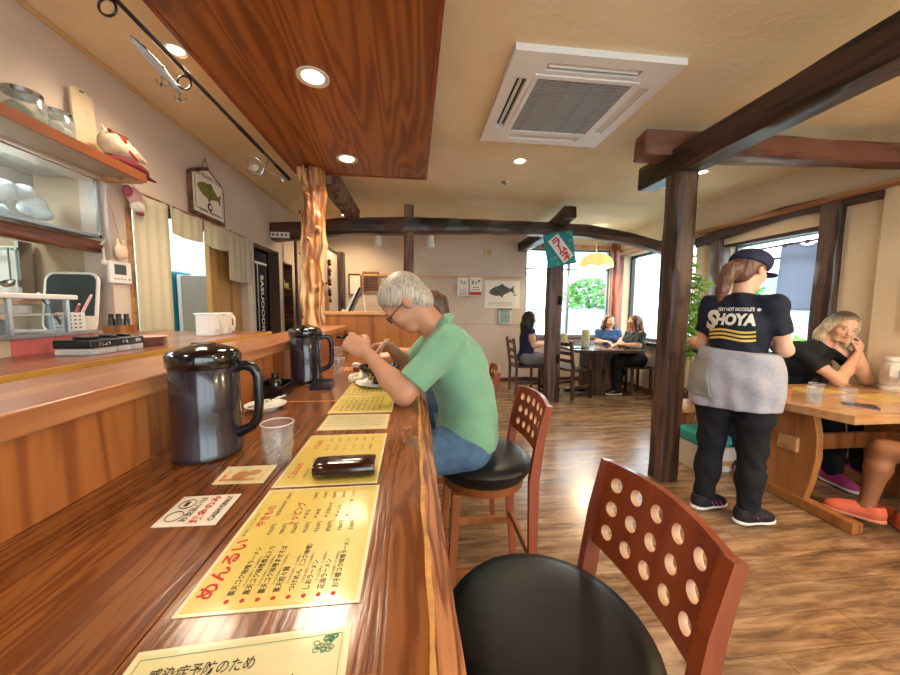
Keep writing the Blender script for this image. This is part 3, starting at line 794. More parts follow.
window('window_3', 'X', XR+.2, R2[0], R2[1], R2[2], R2[3], .035, (), (1.86,), M_WFR)
window('window_4', 'X', XR+.2, R3[0], R3[1], R3[2], R3[3], .04, (-.4,), (), M_WFR)
window('window_5', 'Y', YF-.06, -.4, 3.6, .5, 2.4, .05, (.9, 2.2), (), M_WFR)
struct(MB().bb(WX0, WX1, YB-.05, YB+.05, WZ0-.03, WZ0), 'trim_5', M_DARKX, bevel=.004)
struct(MB().bb(XR-.05, XR+.15, R1[0], R1[1], R1[2]-.04, R1[2]), 'trim_6', M_DARKY, bevel=.004)
struct(MB().bb(XR-.02, XR+.16, R2[0], R2[1], R2[2]-.03, R2[2]), 'trim_7', M_RAIL, bevel=.004)
struct(MB().bb(WX0-.04, WX1+.02, YB-.03, YB+.02, WZ1, WZ1+.06), 'trim_8', M_RAIL, bevel=.004)
# corner post between the two alcove windows (reddish wood)
M_CORNER = wood('corner_post_wood', '#7a4436', '#96604e', '#a8705c', 'Z', 1, .5, 0, .1)
struct(MB().bb(WX1, XR+.04, YB-.06, YB+.02, WZ0-.05, ZC).bb(XR-.06, XR+.03, 5.72, YB-.05, WZ0-.05, 2.34), 'trim_9', M_CORNER, bevel=.006)
struct(MB().bb(XR-.03, XR+.06, 4.12, 5.74, 2.24, 2.33), 'trim_10', M_RAIL, bevel=.006)
# dark timber frame of the right window
wavy('trim_11', [(XR+.04, 2.70, .0), (XR+.045, 2.69, 1.2), (XR+.04, 2.69, 2.3)], .17, .16, M_DARK, 5, .006, 20, kind='structure', up=(0, 1, 0))
wavy('trim_12', [(XR+.04, 3.80, .0), (XR+.03, 3.78, 1.3), (XR+.04, 3.84, 2.22)], .16, .14, M_DARK, 6, .010, 20, kind='structure', up=(0, 1, 0))
wavy('trim_13', [(XR+.02, 4.12, 2.17), (XR+.02, 3.6, 2.22), (XR+.02, 3.1, 2.27), (XR+.02, 2.36, 2.235)], .12, .11, M_DARKY, 7, .008, 26, kind='structure', ws=(1.1, .9))
wavy('trim_14', [(XR+.08, 3.76, 2.09), (XR+.08, 2.62, 2.07)], .10, .07, M_DARKY, 8, .003, 14, kind='structure')
struct(MB().bb(XR-.045, XR-.015, 2.13, 2.155, 1.15, 1.62), 'trim_15', M_RAIL, bevel=.004)
# ---- outside the windows
m = MB().bb(-8, 20, 6.1, 40, -.35, -.3).bb(4.1, 30, -20, 6.1, -.35, -.3)
struct(m, 'ground', plain('pale_asphalt', '#b9bdbb', .9, noise=.1))
o = thing('white_fence', 'long white panel fence outside the back windows', 'fence', (3.2, 8.6, -.3))
m = MB()
for i in range(9): m.bb(-3.4+i*1.25, -3.4+i*1.25+1.22, 0, .05, 0, 1.56)
m.build('fence_panel', plain('fence_white', '#dff0f2', .6, emis=None), o)
m = MB().bb(-3.4, 7.9, -.02, .07, 1.56, 1.62); m.build('fence_rail', plain('fence_rail', '#8fb0bc', .5), o)
M_LEAF = plain('leaf_green', '#5f9c4c', .6, noise=.35, nscale=6)
M_LEAFY = plain('leaf_light', '#8cc25a', .55, noise=.3, nscale=9)
def foliage(n, R, seed, size, zc, squash=.8):
    rnd = random.Random(seed); m = MB()
    for i in range(n):
        while True:
            p = Vector((rnd.uniform(-1, 1), rnd.uniform(-1, 1), rnd.uniform(-1, 1)))
            if .35 < p.length < 1: break
        p = Vector((p.x*R, p.y*R, p.z*R*squash+zc))
        a = Vector((rnd.uniform(-1, 1), rnd.uniform(-1, 1), rnd.uniform(-.6, .6))).normalized()*size*rnd.uniform(.6, 1.3)
        b = a.cross(Vector((rnd.uniform(-1, 1), rnd.uniform(-1, 1), 1))).normalized()*size*.5
        m.add([p-a, p+b, p+a, p-b], [(0, 1, 2, 3)])
    return m
def tree(label, loc, R, h, mat, seed, n=900, size=.16, group=None):
    t = thing('tree', label, 'tree', loc, group=group)
    foliage(n, R, seed, size, h).build('foliage', mat, t, recalc=False)
    MB().tube([(0, 0, 0), (.05, 0, h*.5), (0, .05, h)], [.12, .09, .04], 8).build('trunk', M_DARK, t, smooth=True)
    return t
tree('broad green tree beyond the fence, seen through the back windows', (7.75, 14.5, -.3), 1.15, 2.15, M_LEAF, 4)
tree('low green trees beyond the fence, seen through the corner side window', (13.5, 13.5, -.3), 1.4, 1.9, M_LEAF, 5)
def house(name, label, loc, dx, dy, h, wall, roof, wins):
    t = thing(name, label, 'building', loc)
    MB().bb(0, dx, 0, dy, 0, h).build('wall', wall, t)
    MB().prism([(-.3, 0), (dx+.3, 0), (dx*.78, 1.0), (dx*.22, 1.0)], dy+.6, T((0, dy+.3, h)) @ Rx(PI/2)).build('roof', roof, t)
    for (a, b_, face) in wins:
        m = MB()
        if face == 'y': m.bb(a, a+.9, -.03, .02, b_, b_+.7)
        else: m.bb(-.03, .02, a, a+.9, b_, b_+.7)
        m.build('window', plain('far_window', '#90a4b4', .2), t)
house('office_building', 'pale grey building with rows of windows far behind the white fence', (6.0, 26, -.3), 3.2, 4, 3.6, plain('far_wall', '#c9cfd4', .8), plain('far_roof', '#aab4bc', .7), [(.3, .8, 'y'), (1.8, .8, 'y'), (.3, 1.9, 'y'), (1.8, 1.9, 'y'), (.3, 2.8, 'y'), (1.8, 2.8, 'y')])
house('house', 'house with a blue-grey roof across the street, seen through the curtained side window', (17, 12.0, -.3), 7, 5, 2.6, plain('far_wall2', '#dfe3e4', .8), plain('far_roof2', '#66788a', .7), [(.6, 1.0, 'y'), (2.6, 1.0, 'y'), (.6, 1.0, 'x'), (2.6, 1.0, 'x')])
t = thing('sign_pole', 'red and white roadside sign on a thin pole beyond the fence', 'sign', (7.5, 12.6, -.3))
MB().tube([(0, 0, 0), (0, 0, 2.3)], .03, 8).build('pole', M_WHITE, t, smooth=True)
MB().lathe([(0, -.02), (.2, -.02), (.2, .02), (0, .02)], 20, T((0, 0, 2.3)) @ Rx(PI/2)).build('sign_board', plain('sign_red', '#d9564e', .5), t)
for i, (x, y, r, z) in enumerate([(7.6, 4.7, .55, .35), (8.2, 6.3, .6, .4), (6.3, 5.9, .35, .2)]):
    t = thing('shrub', ['round light green shrub nearest the middle of the curtained side window', 'green shrub farther back outside the curtained side window', 'small low shrub close outside the side window'][i], 'shrub', (x, y, -.3))
    foliage(700, r, 20+i, .07, z+.3, .7).build('foliage', M_LEAFY, t, recalc=False)
    MB().tube([(0, 0, 0), (0, 0, z+.3)], .03, 6).build('stem', M_DARK, t)
t = thing('guard_rail', 'white roadside guard rail outside the curtained side window', 'railing', (10.2, 4.6, -.3), -.6)
m = MB().bb(-3, 3, -.03, .03, .62, .68).bb(-3, 3, -.03, .03, .38, .44); m.build('rail', M_WHITE, t)
for i in range(7): MB().bb(-3+i-.03, -3+i+.03, -.03, .03, 0, .7).build('post', M_WHITE, t)
# ------------------------------------------------------------------ interior timbers
wavy('wooden_post', [(1.925, 2.36, 0), (1.925, 2.36, 1.2), (1.93, 2.36, 2.32)], .15, .145, M_DARK, 11, .006, 40, loc=(1.93, 2.36, 0), cat='post', up=(0, 1, 0), label='thick weathered dark post from floor to ceiling beams, left of the waitress')
wavy('wooden_post', [(1.925, 4.55, 0), (1.92, 4.55, 1.2), (1.93, 4.55, 2.26)], .19, .15, M_DARK, 12, .004, 36, loc=(1.95, 4.55, 0), cat='post', up=(0, 1, 0), label='dark notched post standing in front of the far table, under the teal flag')
t = [o for o in COL.objects if o.name.startswith('wooden_post')][-1]
for z in (.62, 1.42): MB().bb(-.001, .045, -.095, -.055, z-.06, z+.06).build('mortise', plain('mortise_black', '#0b0706', .9), t)
wavy('wooden_post', [(-.065, 4.5, 0), (-.07, 4.5, 1.3), (-.065, 4.5, 2.60)], .125, .12, M_MIDW, 13, .004, 36, loc=(-.065, 4.5, 0), cat='post', up=(0, 1, 0), label='square post rising through the curved beam behind the eating man')
wavy('ceiling_beam', [(1.93, 2.74, 2.375), (1.93, 2.3, 2.365), (1.93, 1.2, 2.37), (1.93, -1.9, 2.37)], .17, .18, M_DARKY, 14, .008, 60, cat='beam', loc=(1.93, 2.3, 2.38), label='long dark ceiling beam running from the thick post towards the camera at top right')
wavy('ceiling_beam', [(1.66, 2.46, 2.50), (2.0, 2.42, 2.49), (2.6, 2.37, 2.48), (3.68, 2.26, 2.455)], .15, .15, M_REDX, 15, .010, 50, cat='beam', loc=(2.6, 2.5, 2.47), label='red-brown cross beam from the thick post to the right wall', ws=(1.12, .95))
wavy('ceiling_beam', [(XL, 4.52, 2.22), (-1.3, 4.52, 2.25), (-.9, 4.52, 2.31), (0, 4.52, 2.35), (1, 4.52, 2.37), (1.7, 4.52, 2.37), (2.3, 4.52, 2.36), (3.0, 4.52, 2.27), (3.64, 4.52, 2.12)], .15, .16, M_DARKX, 16, .008, 90, cat='beam', loc=(0, 4.52, 2.33), label='long curved dark beam spanning the back of the room from wall to wall', ws=(1.3, .85))
wavy('ceiling_beam', [(1.88, 5.88, 2.37), (1.93, 5.2, 2.40), (1.93, 4.6, 2.44), (1.90, 4.1, 2.49)], .16, .15, M_DARKY, 17, .010, 40, cat='beam', loc=(1.93, 5.2, 2.4), label='short rough beam with a pointed end above the teal flag')
wavy('ceiling_beam', [(-.79, 3.30, 2.49), (-.75, 4.46, 2.45)], .16, .14, M_MIDW, 18, .008, 30, cat='beam', loc=(-.66, 3.8, 2.49), label='weathered plank-like beam between the stripped log and the curved beam')
# stripped, knotty log
def log_pillar():
    bx, by = -.90, 3.18
    t = thing('log_pillar', 'pale stripped knotty tree trunk pillar at the end of the counter', 'pillar', (bx, by, 0))
    rnd = random.Random(5); S = Solid()
    pts = [V3(.02+.02*math.sin(z*3.2), .02*math.cos(z*2.3), z) for z in np.linspace(0, 2.5, 12)]
    S.chain(pts, [.108-.0022*i for i in range(12)], .04)
    for i in range(9):      # long flutes
        a = rnd.uniform(0, 2*PI); z0 = rnd.uniform(.2, 1.9); l = rnd.uniform(.4, .8)
        c = lambda z, rr, aa: V3(math.cos(aa)*rr+.02, math.sin(aa)*rr, z)
        S.chain([c(z0, .075, a), c(z0+l/2, .082, a+.2), c(z0+l, .068, a+.35)], [.018, .026, .014], .03)
    knots = [(-1.75, 1.86), (-1.2, 1.45), (-2.1, 1.62), (-1.0, 1.95), (-2.4, 1.2), (-1.45, 1.05), (-.4, 1.5), (-1.9, 2.25), (-2.7, 1.75), (-1.1, .6), (-2.3, .8), (.8, 1.7), (2.2, 1.3), (-1.5, 1.66), (-.8, 2.3), (-2.6, 2.1)]
    R0 = lambda z: .105-.012*z
    kp = []
    for a, z in knots:
        r = R0(z); d = V3(math.cos(a), math.sin(a), .25); b = V3(math.cos(a)*r*.7+.02, math.sin(a)*r*.7, z)
        S.cap(b, b+d*.045, .034, .020, .02); kp.append((b+d*.062, d))
    for a in (-2.6, -1.9, -1.3, -.7, 0, .9, 2):
        S.cap(V3(math.cos(a)*.06, math.sin(a)*.06, 2.36), V3(math.cos(a)*.09, math.sin(a)*.09, 2.49), .03, .015, .02)
    S.cut.append((V3(0, 0, 0.0), (0, 0, -1))); S.cut.append((V3(0, 0, 2.495), (0, 0, 1)))
    dsp = lambda P: .005*np.sin(np.arctan2(P[..., 1], P[..., 0])*11+P[..., 2]*6+np.sin(P[..., 2]*5)*3)+.006*np.sin(P[..., 2]*13+np.arctan2(P[..., 1], P[..., 0])*3)
    solid_obj(S, 'trunk', M_LOG, t, .011, 0, 1, disp=dsp)
    for i, (p, d) in enumerate(kp):
        rr, f, u = frame(d); m = MB(); M = T(Vector(p)) @ Matrix([list(x) for x in np.stack([rr, u, f], 1)]).to_4x4()
        m.lathe([(0, .004), (.010, .003), (.013, -.004), (.012, -.012)], 12, M); m.build('knot', M_KNOT, t, smooth=True)
    return t
log_pillar()
# lowered wooden ceiling panel over the counter
t = thing('ceiling_panel', 'lowered brown wood-grain ceiling panel with two downlights over the counter', 'ceiling panel', (-.46, .7, 2.5))
MB().bb(-.58, .56, -2.6, 2.58, 0, .04).build('board', M_SLAB, t)
m = MB(); m.bb(-.60, -.58, -2.62, 2.60, -.008, .13).bb(.56, .58, -2.62, 2.60, -.008, .13).bb(-.58, .56, 2.58, 2.60, -.008, .13).bb(-.58, .56, -2.62, -2.6, -.008, .13)
m.build('edge_moulding', M_CHAIR, t)
def downlight(x, y, z, r, label, power, col=(1, .80, .58), warm=True, spot=True):
    t = thing('recessed_downlight', label, 'ceiling light', (x, y, z), group=None)
    MB().lathe([(r*.8, -.001), (r*1.02, -.008), (r*1.1, -.006), (r*1.12, 0), (r*.8, .004)], 32).build('trim_ring', M_OFFW, t, smooth=True)
    m = MB(); m.lathe([(0, -.003), (r*.6, -.004), (r*.8, 0), (r*.8, .003)], 24); m.build('lamp_lens', M_BULB, t, smooth=True)
    l = bpy.data.lights.new('lamp', 'SPOT'); l.energy = power; l.color = col; l.spot_size = 2.6; l.spot_blend = .8; l.shadow_soft_size = .13
    o = bpy.data.objects.new('lamp_light', l); COL.objects.link(o); o.parent = t; o.location = (0, 0, -.03)
downlight(-.526, 1.956, 2.5, .075, 'large round downlight in the wood panel, nearer of the two', 42)
downlight(-.541, 2.946, 2.5, .075, 'round downlight in the wood panel, farther of the two, by the log pillar', 32)
downlight(-1.254, 2.067, ZC, .05, 'small bright downlight between the wood panel and the left wall', 30)
downlight(.965, 3.157, ZC, .06, 'downlight in the open ceiling just beyond the air conditioner', 30)
downlight(2.80, 3.174, ZC, .06, 'downlight beside the red-brown cross beam near the right wall', 30)
downlight(-1.25, .2, ZC, .05, 'added unseen downlight over the kitchen pass, behind the camera', 28)  # this and the next are extra lamps added out of view
downlight(.95, .0, ZC, .06, 'added unseen downlight in the open ceiling, behind the camera', 30)
downlight(-1.0, 5.25, ZC, .06, 'downlight near the entrance, hidden behind the curved beam', 60, (1, .74, .42))
downlight(2.80, .6, ZC, .06, 'added unseen downlight out of view, short of the right-hand table', 30)  # one more lamp added outside the view
t = thing('sprinkler_head', 'small metal sprinkler on the ceiling between the downlight and curved beam', 'sprinkler', (.967, 3.68, ZC))
MB().lathe([(0, -.03), (.012, -.03), (.014, -.012), (.035, -.008), (.04, 0)], 18).build('sprinkler_body', M_STEEL, t, smooth=True)
# ------------------------------------------------------------------ ceiling cassette
t = thing('ceiling_air_conditioner', 'square white ceiling cassette air conditioner with a grey grille', 'air conditioner', (.99, 2.28, ZC))
S_ = .475
m = MB()
for sx, sy, a, b_ in ((0, -1, S_, .145), (0, 1, S_, .145), (-1, 0, .145, S_-.145), (1, 0, .145, S_-.145)):
    pass
z0, z1 = -.035, 0
I1 = .315
# frame ring with four louver slots cut out
def ring(x0, x1, y0, y1): m.bb(x0, x1, y0, y1, z0, z1)
sl0, sl1 = .345, .405; sw = .27
for s in (-1, 1):
    a, b_ = sorted((s*I1, s*sl0)); ring(-S_, S_, a, b_) if False else None
ring(-S_, S_, -S_, -sl1); ring(-S_, S_, sl1, S_); ring(-S_, -sl1, -sl1, sl1); ring(sl1, S_, -sl1, sl1)
ring(-sl1, -sw, -sl1, -sw+.0); ring(sw, sl1, -sl1, -sw); ring(-sl1, -sw, sw, sl1); ring(sw, sl1, sw, sl1)
ring(-sw, sw, -sl0, -I1); ring(-sw, sw, I1, sl0); ring(-sl0, -I1, -sw, sw); ring(I1, sl0, -sw, sw)
ring(-sl0, -sw, -sw, sw) if False else None
m.build('panel_frame', M_WHITE, t)
MB().bb(-.47, .47, -.47, .47, -.006, -.001).build('inner_shadow_box', plain('slot_shade_dark', '#2a2622', .7), t)  # flat dark sheet standing in for the shade inside the louver slots
for k, (cx, cy, lx, ly, op) in enumerate(((0, -.375, .26, .011, 1), (0, .375, .265, .031, 0), (-.375, 0, .010, .26, 1), (.375, 0, .031, .265, 0))):
    m = MB(); tilt = .0 if not op else .9
    if lx > ly: m.box((0, 0, 0), (lx*2, ly*2, .006), T((cx, cy, -.022)) @ Rx(tilt if cy > 0 else -tilt))
    else: m.box((0, 0, 0), (lx*2, ly*2, .006), T((cx, cy, -.022)) @ Ry(tilt))
    m.build('louver', plain('louver_white', '#d9d3cb', .5) if not op else M_WHITE, t)
g = MB().bb(-I1, I1, -I1, -I1+.03, -.042, -.02).bb(-I1, I1, I1-.03, I1, -.042, -.02).bb(-I1, -I1+.03, -I1+.03, I1-.03, -.042, -.02).bb(I1-.03, I1, -I1+.03, I1-.03, -.042, -.02).build('grille_frame', M_WHITE, t, bevel=.003)
m = MB(); q = I1-.03
n = 26
for i in range(n):
    y = -q+2*q*(i+.5)/n; m.bb(-q, q, y-.0045, y+.0045, -.036, -.028)
for i in range(4):
    x = -q+2*q*(i+.5)/4; m.bb(x-.003, x+.003, -q, q, -.038, -.028)
m.build('grille_slats', plain('grille_grey', '#a8a6a2', .5), t)
MB().bb(-q, q, -q, q, -.02, -.016).build('filter', plain('filter_dark', '#54524e', .8), t)
# ------------------------------------------------------------------ spot lamps under the beam, pendant, flag
for x, lb in ((-.467, 'white cylinder spot lamp under the curved beam, left of the square post'), (.222, 'white cylinder spot lamp under the curved beam, right of the square post')):
    t = thing('spot_lamp', lb, 'spot lamp', (x, 4.60, 2.10))
    MB().lathe([(.0, .158), (.034, .155), (.040, .1), (.052, 0), (.046, 0), (.036, .1)], 24, cap=False).build('lamp_shade', M_WHITE, t, smooth=True)
    MB().tube([(0, 0, .15), (0, 0, .24)], .01, 8).build('stem', M_WHITE, t, smooth=True)
t = thing('pendant_lamp', 'cream scalloped pendant lamp glowing over the far table', 'pendant lamp', (2.95, 5.35, 1.97))
MB().tube([(0, 0, .22), (0, 0, .69)], .010, 8).build('cord', M_OFFW, t, smooth=True)
MB().lathe([(0, .675), (.05, .675), (.055, .69)], 16).build('ceiling_rose', M_OFFW, t, smooth=True)
m = MB(); n = 48
def shp(u, v):
    a = 2*PI*u; r = .03+.23*math.sin(v*PI/2)**.8; r *= 1+.05*v*math.cos(a*8); z = .24-.22*v**1.6+.015*v*math.cos(a*8)
    return (r*math.cos(a), r*math.sin(a), z)
m.grid(shp, n, 10)
shade = m.build('lamp_shade', plain('shade_cream', '#ecd08c', .6, emis='#f0c878', estr=.55), t, smooth=True, solid=.004)
l = bpy.data.lights.new('pendant_light', 'POINT'); l.energy = 24; l.color = (1, .84, .62); l.shadow_soft_size = .05
o = bpy.data.objects.new('lamp_light', l); COL.objects.link(o); o.parent = t; o.location = (0, 0, .06)
for px, py, lb in ((2.4, -.6, 'added unseen cream pendant lamp behind the camera, lighting the ceiling, left one'), (3.0, .6, 'added unseen cream pendant lamp behind the camera, lighting the ceiling, right one')): dup(t, (px, py, 1.97), label=lb)  # unseen copies of the pendant, added to light the ceiling warmly
# teal soda flag
t = thing('soda_flag', 'teal banner with red lettering hanging at the top of the far post', 'flag', (1.93, 4.42, 2.10), rot=(0, -.20, 0))
def fl(u, v): return ((u-.5)*.40*(1), .015*math.sin(u*7+v*3), (v-.5)*.44)
m = MB(); m.grid(fl, 14, 14); m.build('cloth', plain('flag_teal', '#2c8f94', .8, noise=.05), t, smooth=True, solid=.004)
m = MB(); M = Ry(-.50)
m.box((0, 0, 0), (.17, .006, .36), T((0, -.020, 0)) @ M); m.build('label_panel', plain('flag_white', '#eeeae4', .8), t)
m = MB()
for i, ch in enumerate('ラムネ'): put_text(m, ch, .135, T((0, -.026, 0)) @ M @ T((-.066, 0, .055-i*.112)) @ Rx(PI/2), bold=.035)
m.build('lettering', plain('flag_red', '#c8202c', .7), t)
m = MB(); rnd = random.Random(3)
for i in range(26):
    x, z = rnd.uniform(-.18, .18), rnd.uniform(-.2, .2)
    if abs(x*math.cos(.50)+z*math.sin(.50)) < .10: continue
    r = rnd.uniform(.008, .02); m.tube([(x+r*math.cos(a), -.019, z+r*math.sin(a)) for a in [2*PI*k/14 for k in range(14)]], .0022, 5, closed=True)
m.build('bubble_print', plain('flag_lt', '#9fd4d2', .8), t)
MB().tube([(-.2, .0, .225), (.2, .0, .225)], .008, 8).tube([(0, 0, .225), (.02, .0, .3)], .003, 6).build('rod', M_DARK, t)
# power strip on beam end
t = thing('power_strip', 'white power strip with four sockets on the left end of the curved beam', 'power strip', (-1.62, 4.435, 2.17))
MB().bb(-.11, .11, -.025, 0, -.035, .035).build('strip_body', M_WHITE, t, bevel=.006)
for i in range(4): MB().lathe([(0, 0), (.012, 0), (.012, .004), (0, .004)], 12, T((-.075+i*.05, -.029, 0)) @ Rx(PI/2)).build('socket', M_BLACK, t)
# ------------------------------------------------------------------ bar counter
HC = .95
t = thing('bar_counter', 'long glossy brown wooden bar counter with a live edge', 'counter', (-.3, 0, 0))
XO = .3
m = MB()
def live(y): return .020+.0015*math.sin(y*6)+.0012*math.sin(y*17+1)+.0012*math.sin(y*41)
# outer board (live edge), inner board, thin joint between
ys = [-.75+3.78*i/120 for i in range(121)]
def board(x0f, x1f, z0, z1, mb):
    vs = []; fs = []
    for y in ys: vs += [(x0f(y), y, z0), (x1f(y), y, z0), (x1f(y), y, z1), (x0f(y), y, z1)]
    for i in range(len(ys)-1):
        a = i*4; b = a+4
        for k in range(4): l = (k+1) % 4; fs.append((a+k, a+l, b+l, b+k))
    fs.append((0, 1, 2, 3)); fs.append(tuple(len(vs)-4+k for k in (3, 2, 1, 0)))
    mb.add([(p[0]+XO, p[1], p[2]) for p in vs], fs)
m = MB(); board(lambda y: -.603, lambda y: -.2865, HC-.07, HC, m); m.build('inner_board', M_COUNTER, t)
m = MB(); board(lambda y: -.284, lambda y: live(y)-.006, HC-.09, HC, m); m.build('outer_board', M_COUNTER, t)
m = MB(); board(lambda y: live(y)-.0061, lambda y: live(y)+.0015+.0015*math.sin(y*33)+.001*math.sin(y*71), HC-.012, HC-.0005, m); m.build('live_edge', M_SAP, t)
m = MB(); vs = []; fs = []
for y in ys:
    e = live(y)
    vs += [(e-.006+XO, y, HC-.09), (e+.040+.002*math.sin(y*23)+XO, y, HC-.10), (e+.034+XO, y, HC-.05), (e+.003+.0012*math.sin(y*33)+XO, y, HC-.008), (e-.0062+XO, y, HC-.008)]
for i in range(len(ys)-1):
    for k in range(5): l = (k+1) % 5; fs.append((i*5+k, i*5+l, i*5+5+l, i*5+5+k))
fs.append((0, 1, 2, 3, 4)); fs.append(tuple(len(vs)-5+k for k in (4, 3, 2, 1, 0)))
m.add(vs, fs); m.build('bark_side', M_BARK, t)
m = MB(); m.bb(-.35+XO, -.30+XO, -.7, 3.0, 0, HC-.09); m.build('support_panel', M_CPLY, t)
MB().bb(-.60+XO, .012+XO, 1.288, 1.291, HC, HC+.0006).build('cross_joint', M_SAP, t)
t = thing('counter_upstand', 'low wooden wall with a thick pale cap along the back of the counter', 'low wall', (-.7, 0, 0))
MB().bb(-.06, .097, -.75, 3.02, 0, 1.098).build('panel', M_CPLY, t)
MB().bb(-.12, .115, -.78, 3.05, 1.10, 1.143).build('cap', M_CAP, t, bevel=.006)
t = thing('counter_end_screen', 'knotty brown wooden screen closing the far end of the counter', 'screen', (-.2, 3.07, 0))
MB().bb(-.57, .36, 0, .04, 0, 1.235).build('panel', M_PANELW, t)
MB().bb(-.58, .38, -.02, .06, 1.235, 1.265).build('cap', M_TABLE, t, bevel=.004)
M_HOLE = plain('bare_hole_wood', '#d9b492', .5)
# ------------------------------------------------------------------ counter chairs
def holed_panel(w_, h_, nx, nz, r, thick, bow, topcurve):
    """curved chair back panel with a grid of round holes, local: x across, y thickness, z up"""
    m = MB(); cw, ch = (w_-.03)/nx, (h_-.035)/nz; K = 16; x0, z0 = -(w_-.03)/2, .0175
    def mp(x, z, s):
        u = x/(w_/2); y = bow*(1-u*u)+s*thick/2
        zz = z+topcurve*(1-u*u)*(z/h_)
        return (x, y, zz)
    def sq(k):
        a = 2*PI*(k+.5)/K+PI/4-PI/K
        c, s = math.cos(a), math.sin(a); q = max(abs(c), abs(s)); return c/q, s/q
    for s in (-1, 1):
        for i in range(nx):
            for j in range(nz):
                cx, cz = x0+cw*(i+.5), z0+ch*(j+.5)
                vs = []; fs = []
                for k in range(K):
                    a = 2*PI*(k+.5)/K+PI/4-PI/K; sx, sz = sq(k)
                    vs.append(mp(cx+r*math.cos(a), cz+r*math.sin(a), s)); vs.append(mp(cx+sx*cw/2, cz+sz*ch/2, s))
                for k in range(K):
                    l = (k+1) % K; fs.append((2*k, 2*k+1, 2*l+1, 2*l))
                # corners
                m.add(vs, fs)
                if s > 0:
                    vs = []; fs = []
                    for k in range(K):
                        a = 2*PI*(k+.5)/K+PI/4-PI/K
                        for q in (-1, 1): vs.append(mp(cx+r*math.cos(a), cz+r*math.sin(a), q))
                    for k in range(K):
                        l = (k+1) % K; fs.append((2*k, 2*l, 2*l+1, 2*k+1))
                    m.cur = 1; m.add(vs, fs); m.cur = 0
    # margins
    def patch(xa, xb, za, zb):
        n = 10
        for s in (-1, 1):
            m.add([mp(xa+(xb-xa)*i/n, z, s) for z in (za, zb) for i in range(n+1)], [(i, i+1, n+2+i, n+1+i) for i in range(n)])
    x1, z1 = -x0, h_-.0175
    patch(-w_/2, w_/2, 0, z0); patch(-w_/2, w_/2, z1, h_); patch(-w_/2, x0, z0, z1); patch(x1, w_/2, z0, z1)
    n = 20
    for z in (0, h_):
        m.add([mp(-w_/2+w_*i/n, z, s) for s in (-1, 1) for i in range(n+1)], [(i, i+1, n+2+i, n+1+i) for i in range(n)])
    for x in (-w_/2, w_/2):
        m.add([mp(x, 0, -1), mp(x, h_, -1), mp(x, h_, 1), mp(x, 0, 1)], [(0, 1, 2, 3)])
    return m
def counter_chair(label, loc, rotz):
    """front faces local -y; back at +y"""
    t = thing('counter_chair', label, 'chair', loc, rotz, 'counter chairs with pierced backs')
    S = Solid(); S.ell((0, -.005, .628), (.205, .205, .034), None, .02); S.cap((0, .0, .622), (0, .0, .63), .15, .15, .03)
    m = MB(); prof = [(0, .676), (.10, .679), (.170, .677), (.202, .669), (.214, .654), (.211, .634), (.19, .601), (0, .601)]
    m.lathe(prof, 40, Matrix.Diagonal((1, .98, 1, 1))); m.build('seat', M_LEATHER, t, smooth=True)
    m = MB(); m.lathe([(.15, .560), (.176, .560), (.180, .600), (.15, .600), (.15, .560)], 40, cap=False); m.build('seat_frame', M_CHAIRL, t)
    for sx in (-1, 1):
        MB().bar((sx*.150, -.135, .575), (sx*.172, -.165, 0), .036, .036, w2=.026, t2=.026).build('leg', M_CHAIRL, t, bevel=.004)
        m = MB(); P = [(sx*.168, .205, 0), (sx*.165, .175, .34), (sx*.165, .172, .62), (sx*.166, .195, .80), (sx*.168, .222, .925)]
        ww = [.026, .034, .040, .034, .026]
        for i in range(4): m.bar(P[i], P[i+1], .024, ww[i], (0, 1, 0), .024, ww[i+1])
        m.build('leg', M_CHAIR, t)
        MB().lathe([(.018, 0), (.018, .014), (0, .014)], 12, T((sx*.172, -.165, -.001))).build('foot_cap', M_BLACK, t)
    for (a, b_, z) in (((-.163, -.155), (.163, -.155), .22), ((-.163, -.15), (-.165, .18), .25), ((.163, -.15), (.165, .18), .25), ((-.163, .18), (.163, .18), .28)):
        MB().bar((a[0], a[1], z), (b_[0], b_[1], z), .02, .034).build('footrest' if a[1] == b_[1] and a[1] < 0 else 'stretcher', M_CHAIRL, t, bevel=.003)
    m = holed_panel(.325, .205, 5, 3, .0165, .018, .020, .014)
    o = m.build('backrest', [M_CHAIR, M_HOLE], t, loc=(0, .185, .725), rot=(-.17, 0, 0), smooth=True, recalc=False)
    return t
counter_chair('nearest counter chair with black round seat and pierced red-brown back', (.262, .605, 0), -PI/2)
counter_chair('counter chair with pierced back that the man in green sits on', (.30, 1.42, 0), -PI/2)
counter_chair('counter chair with pierced back behind the man in green, under the hidden diner', (.30, 2.14, 0), -PI/2-.12)
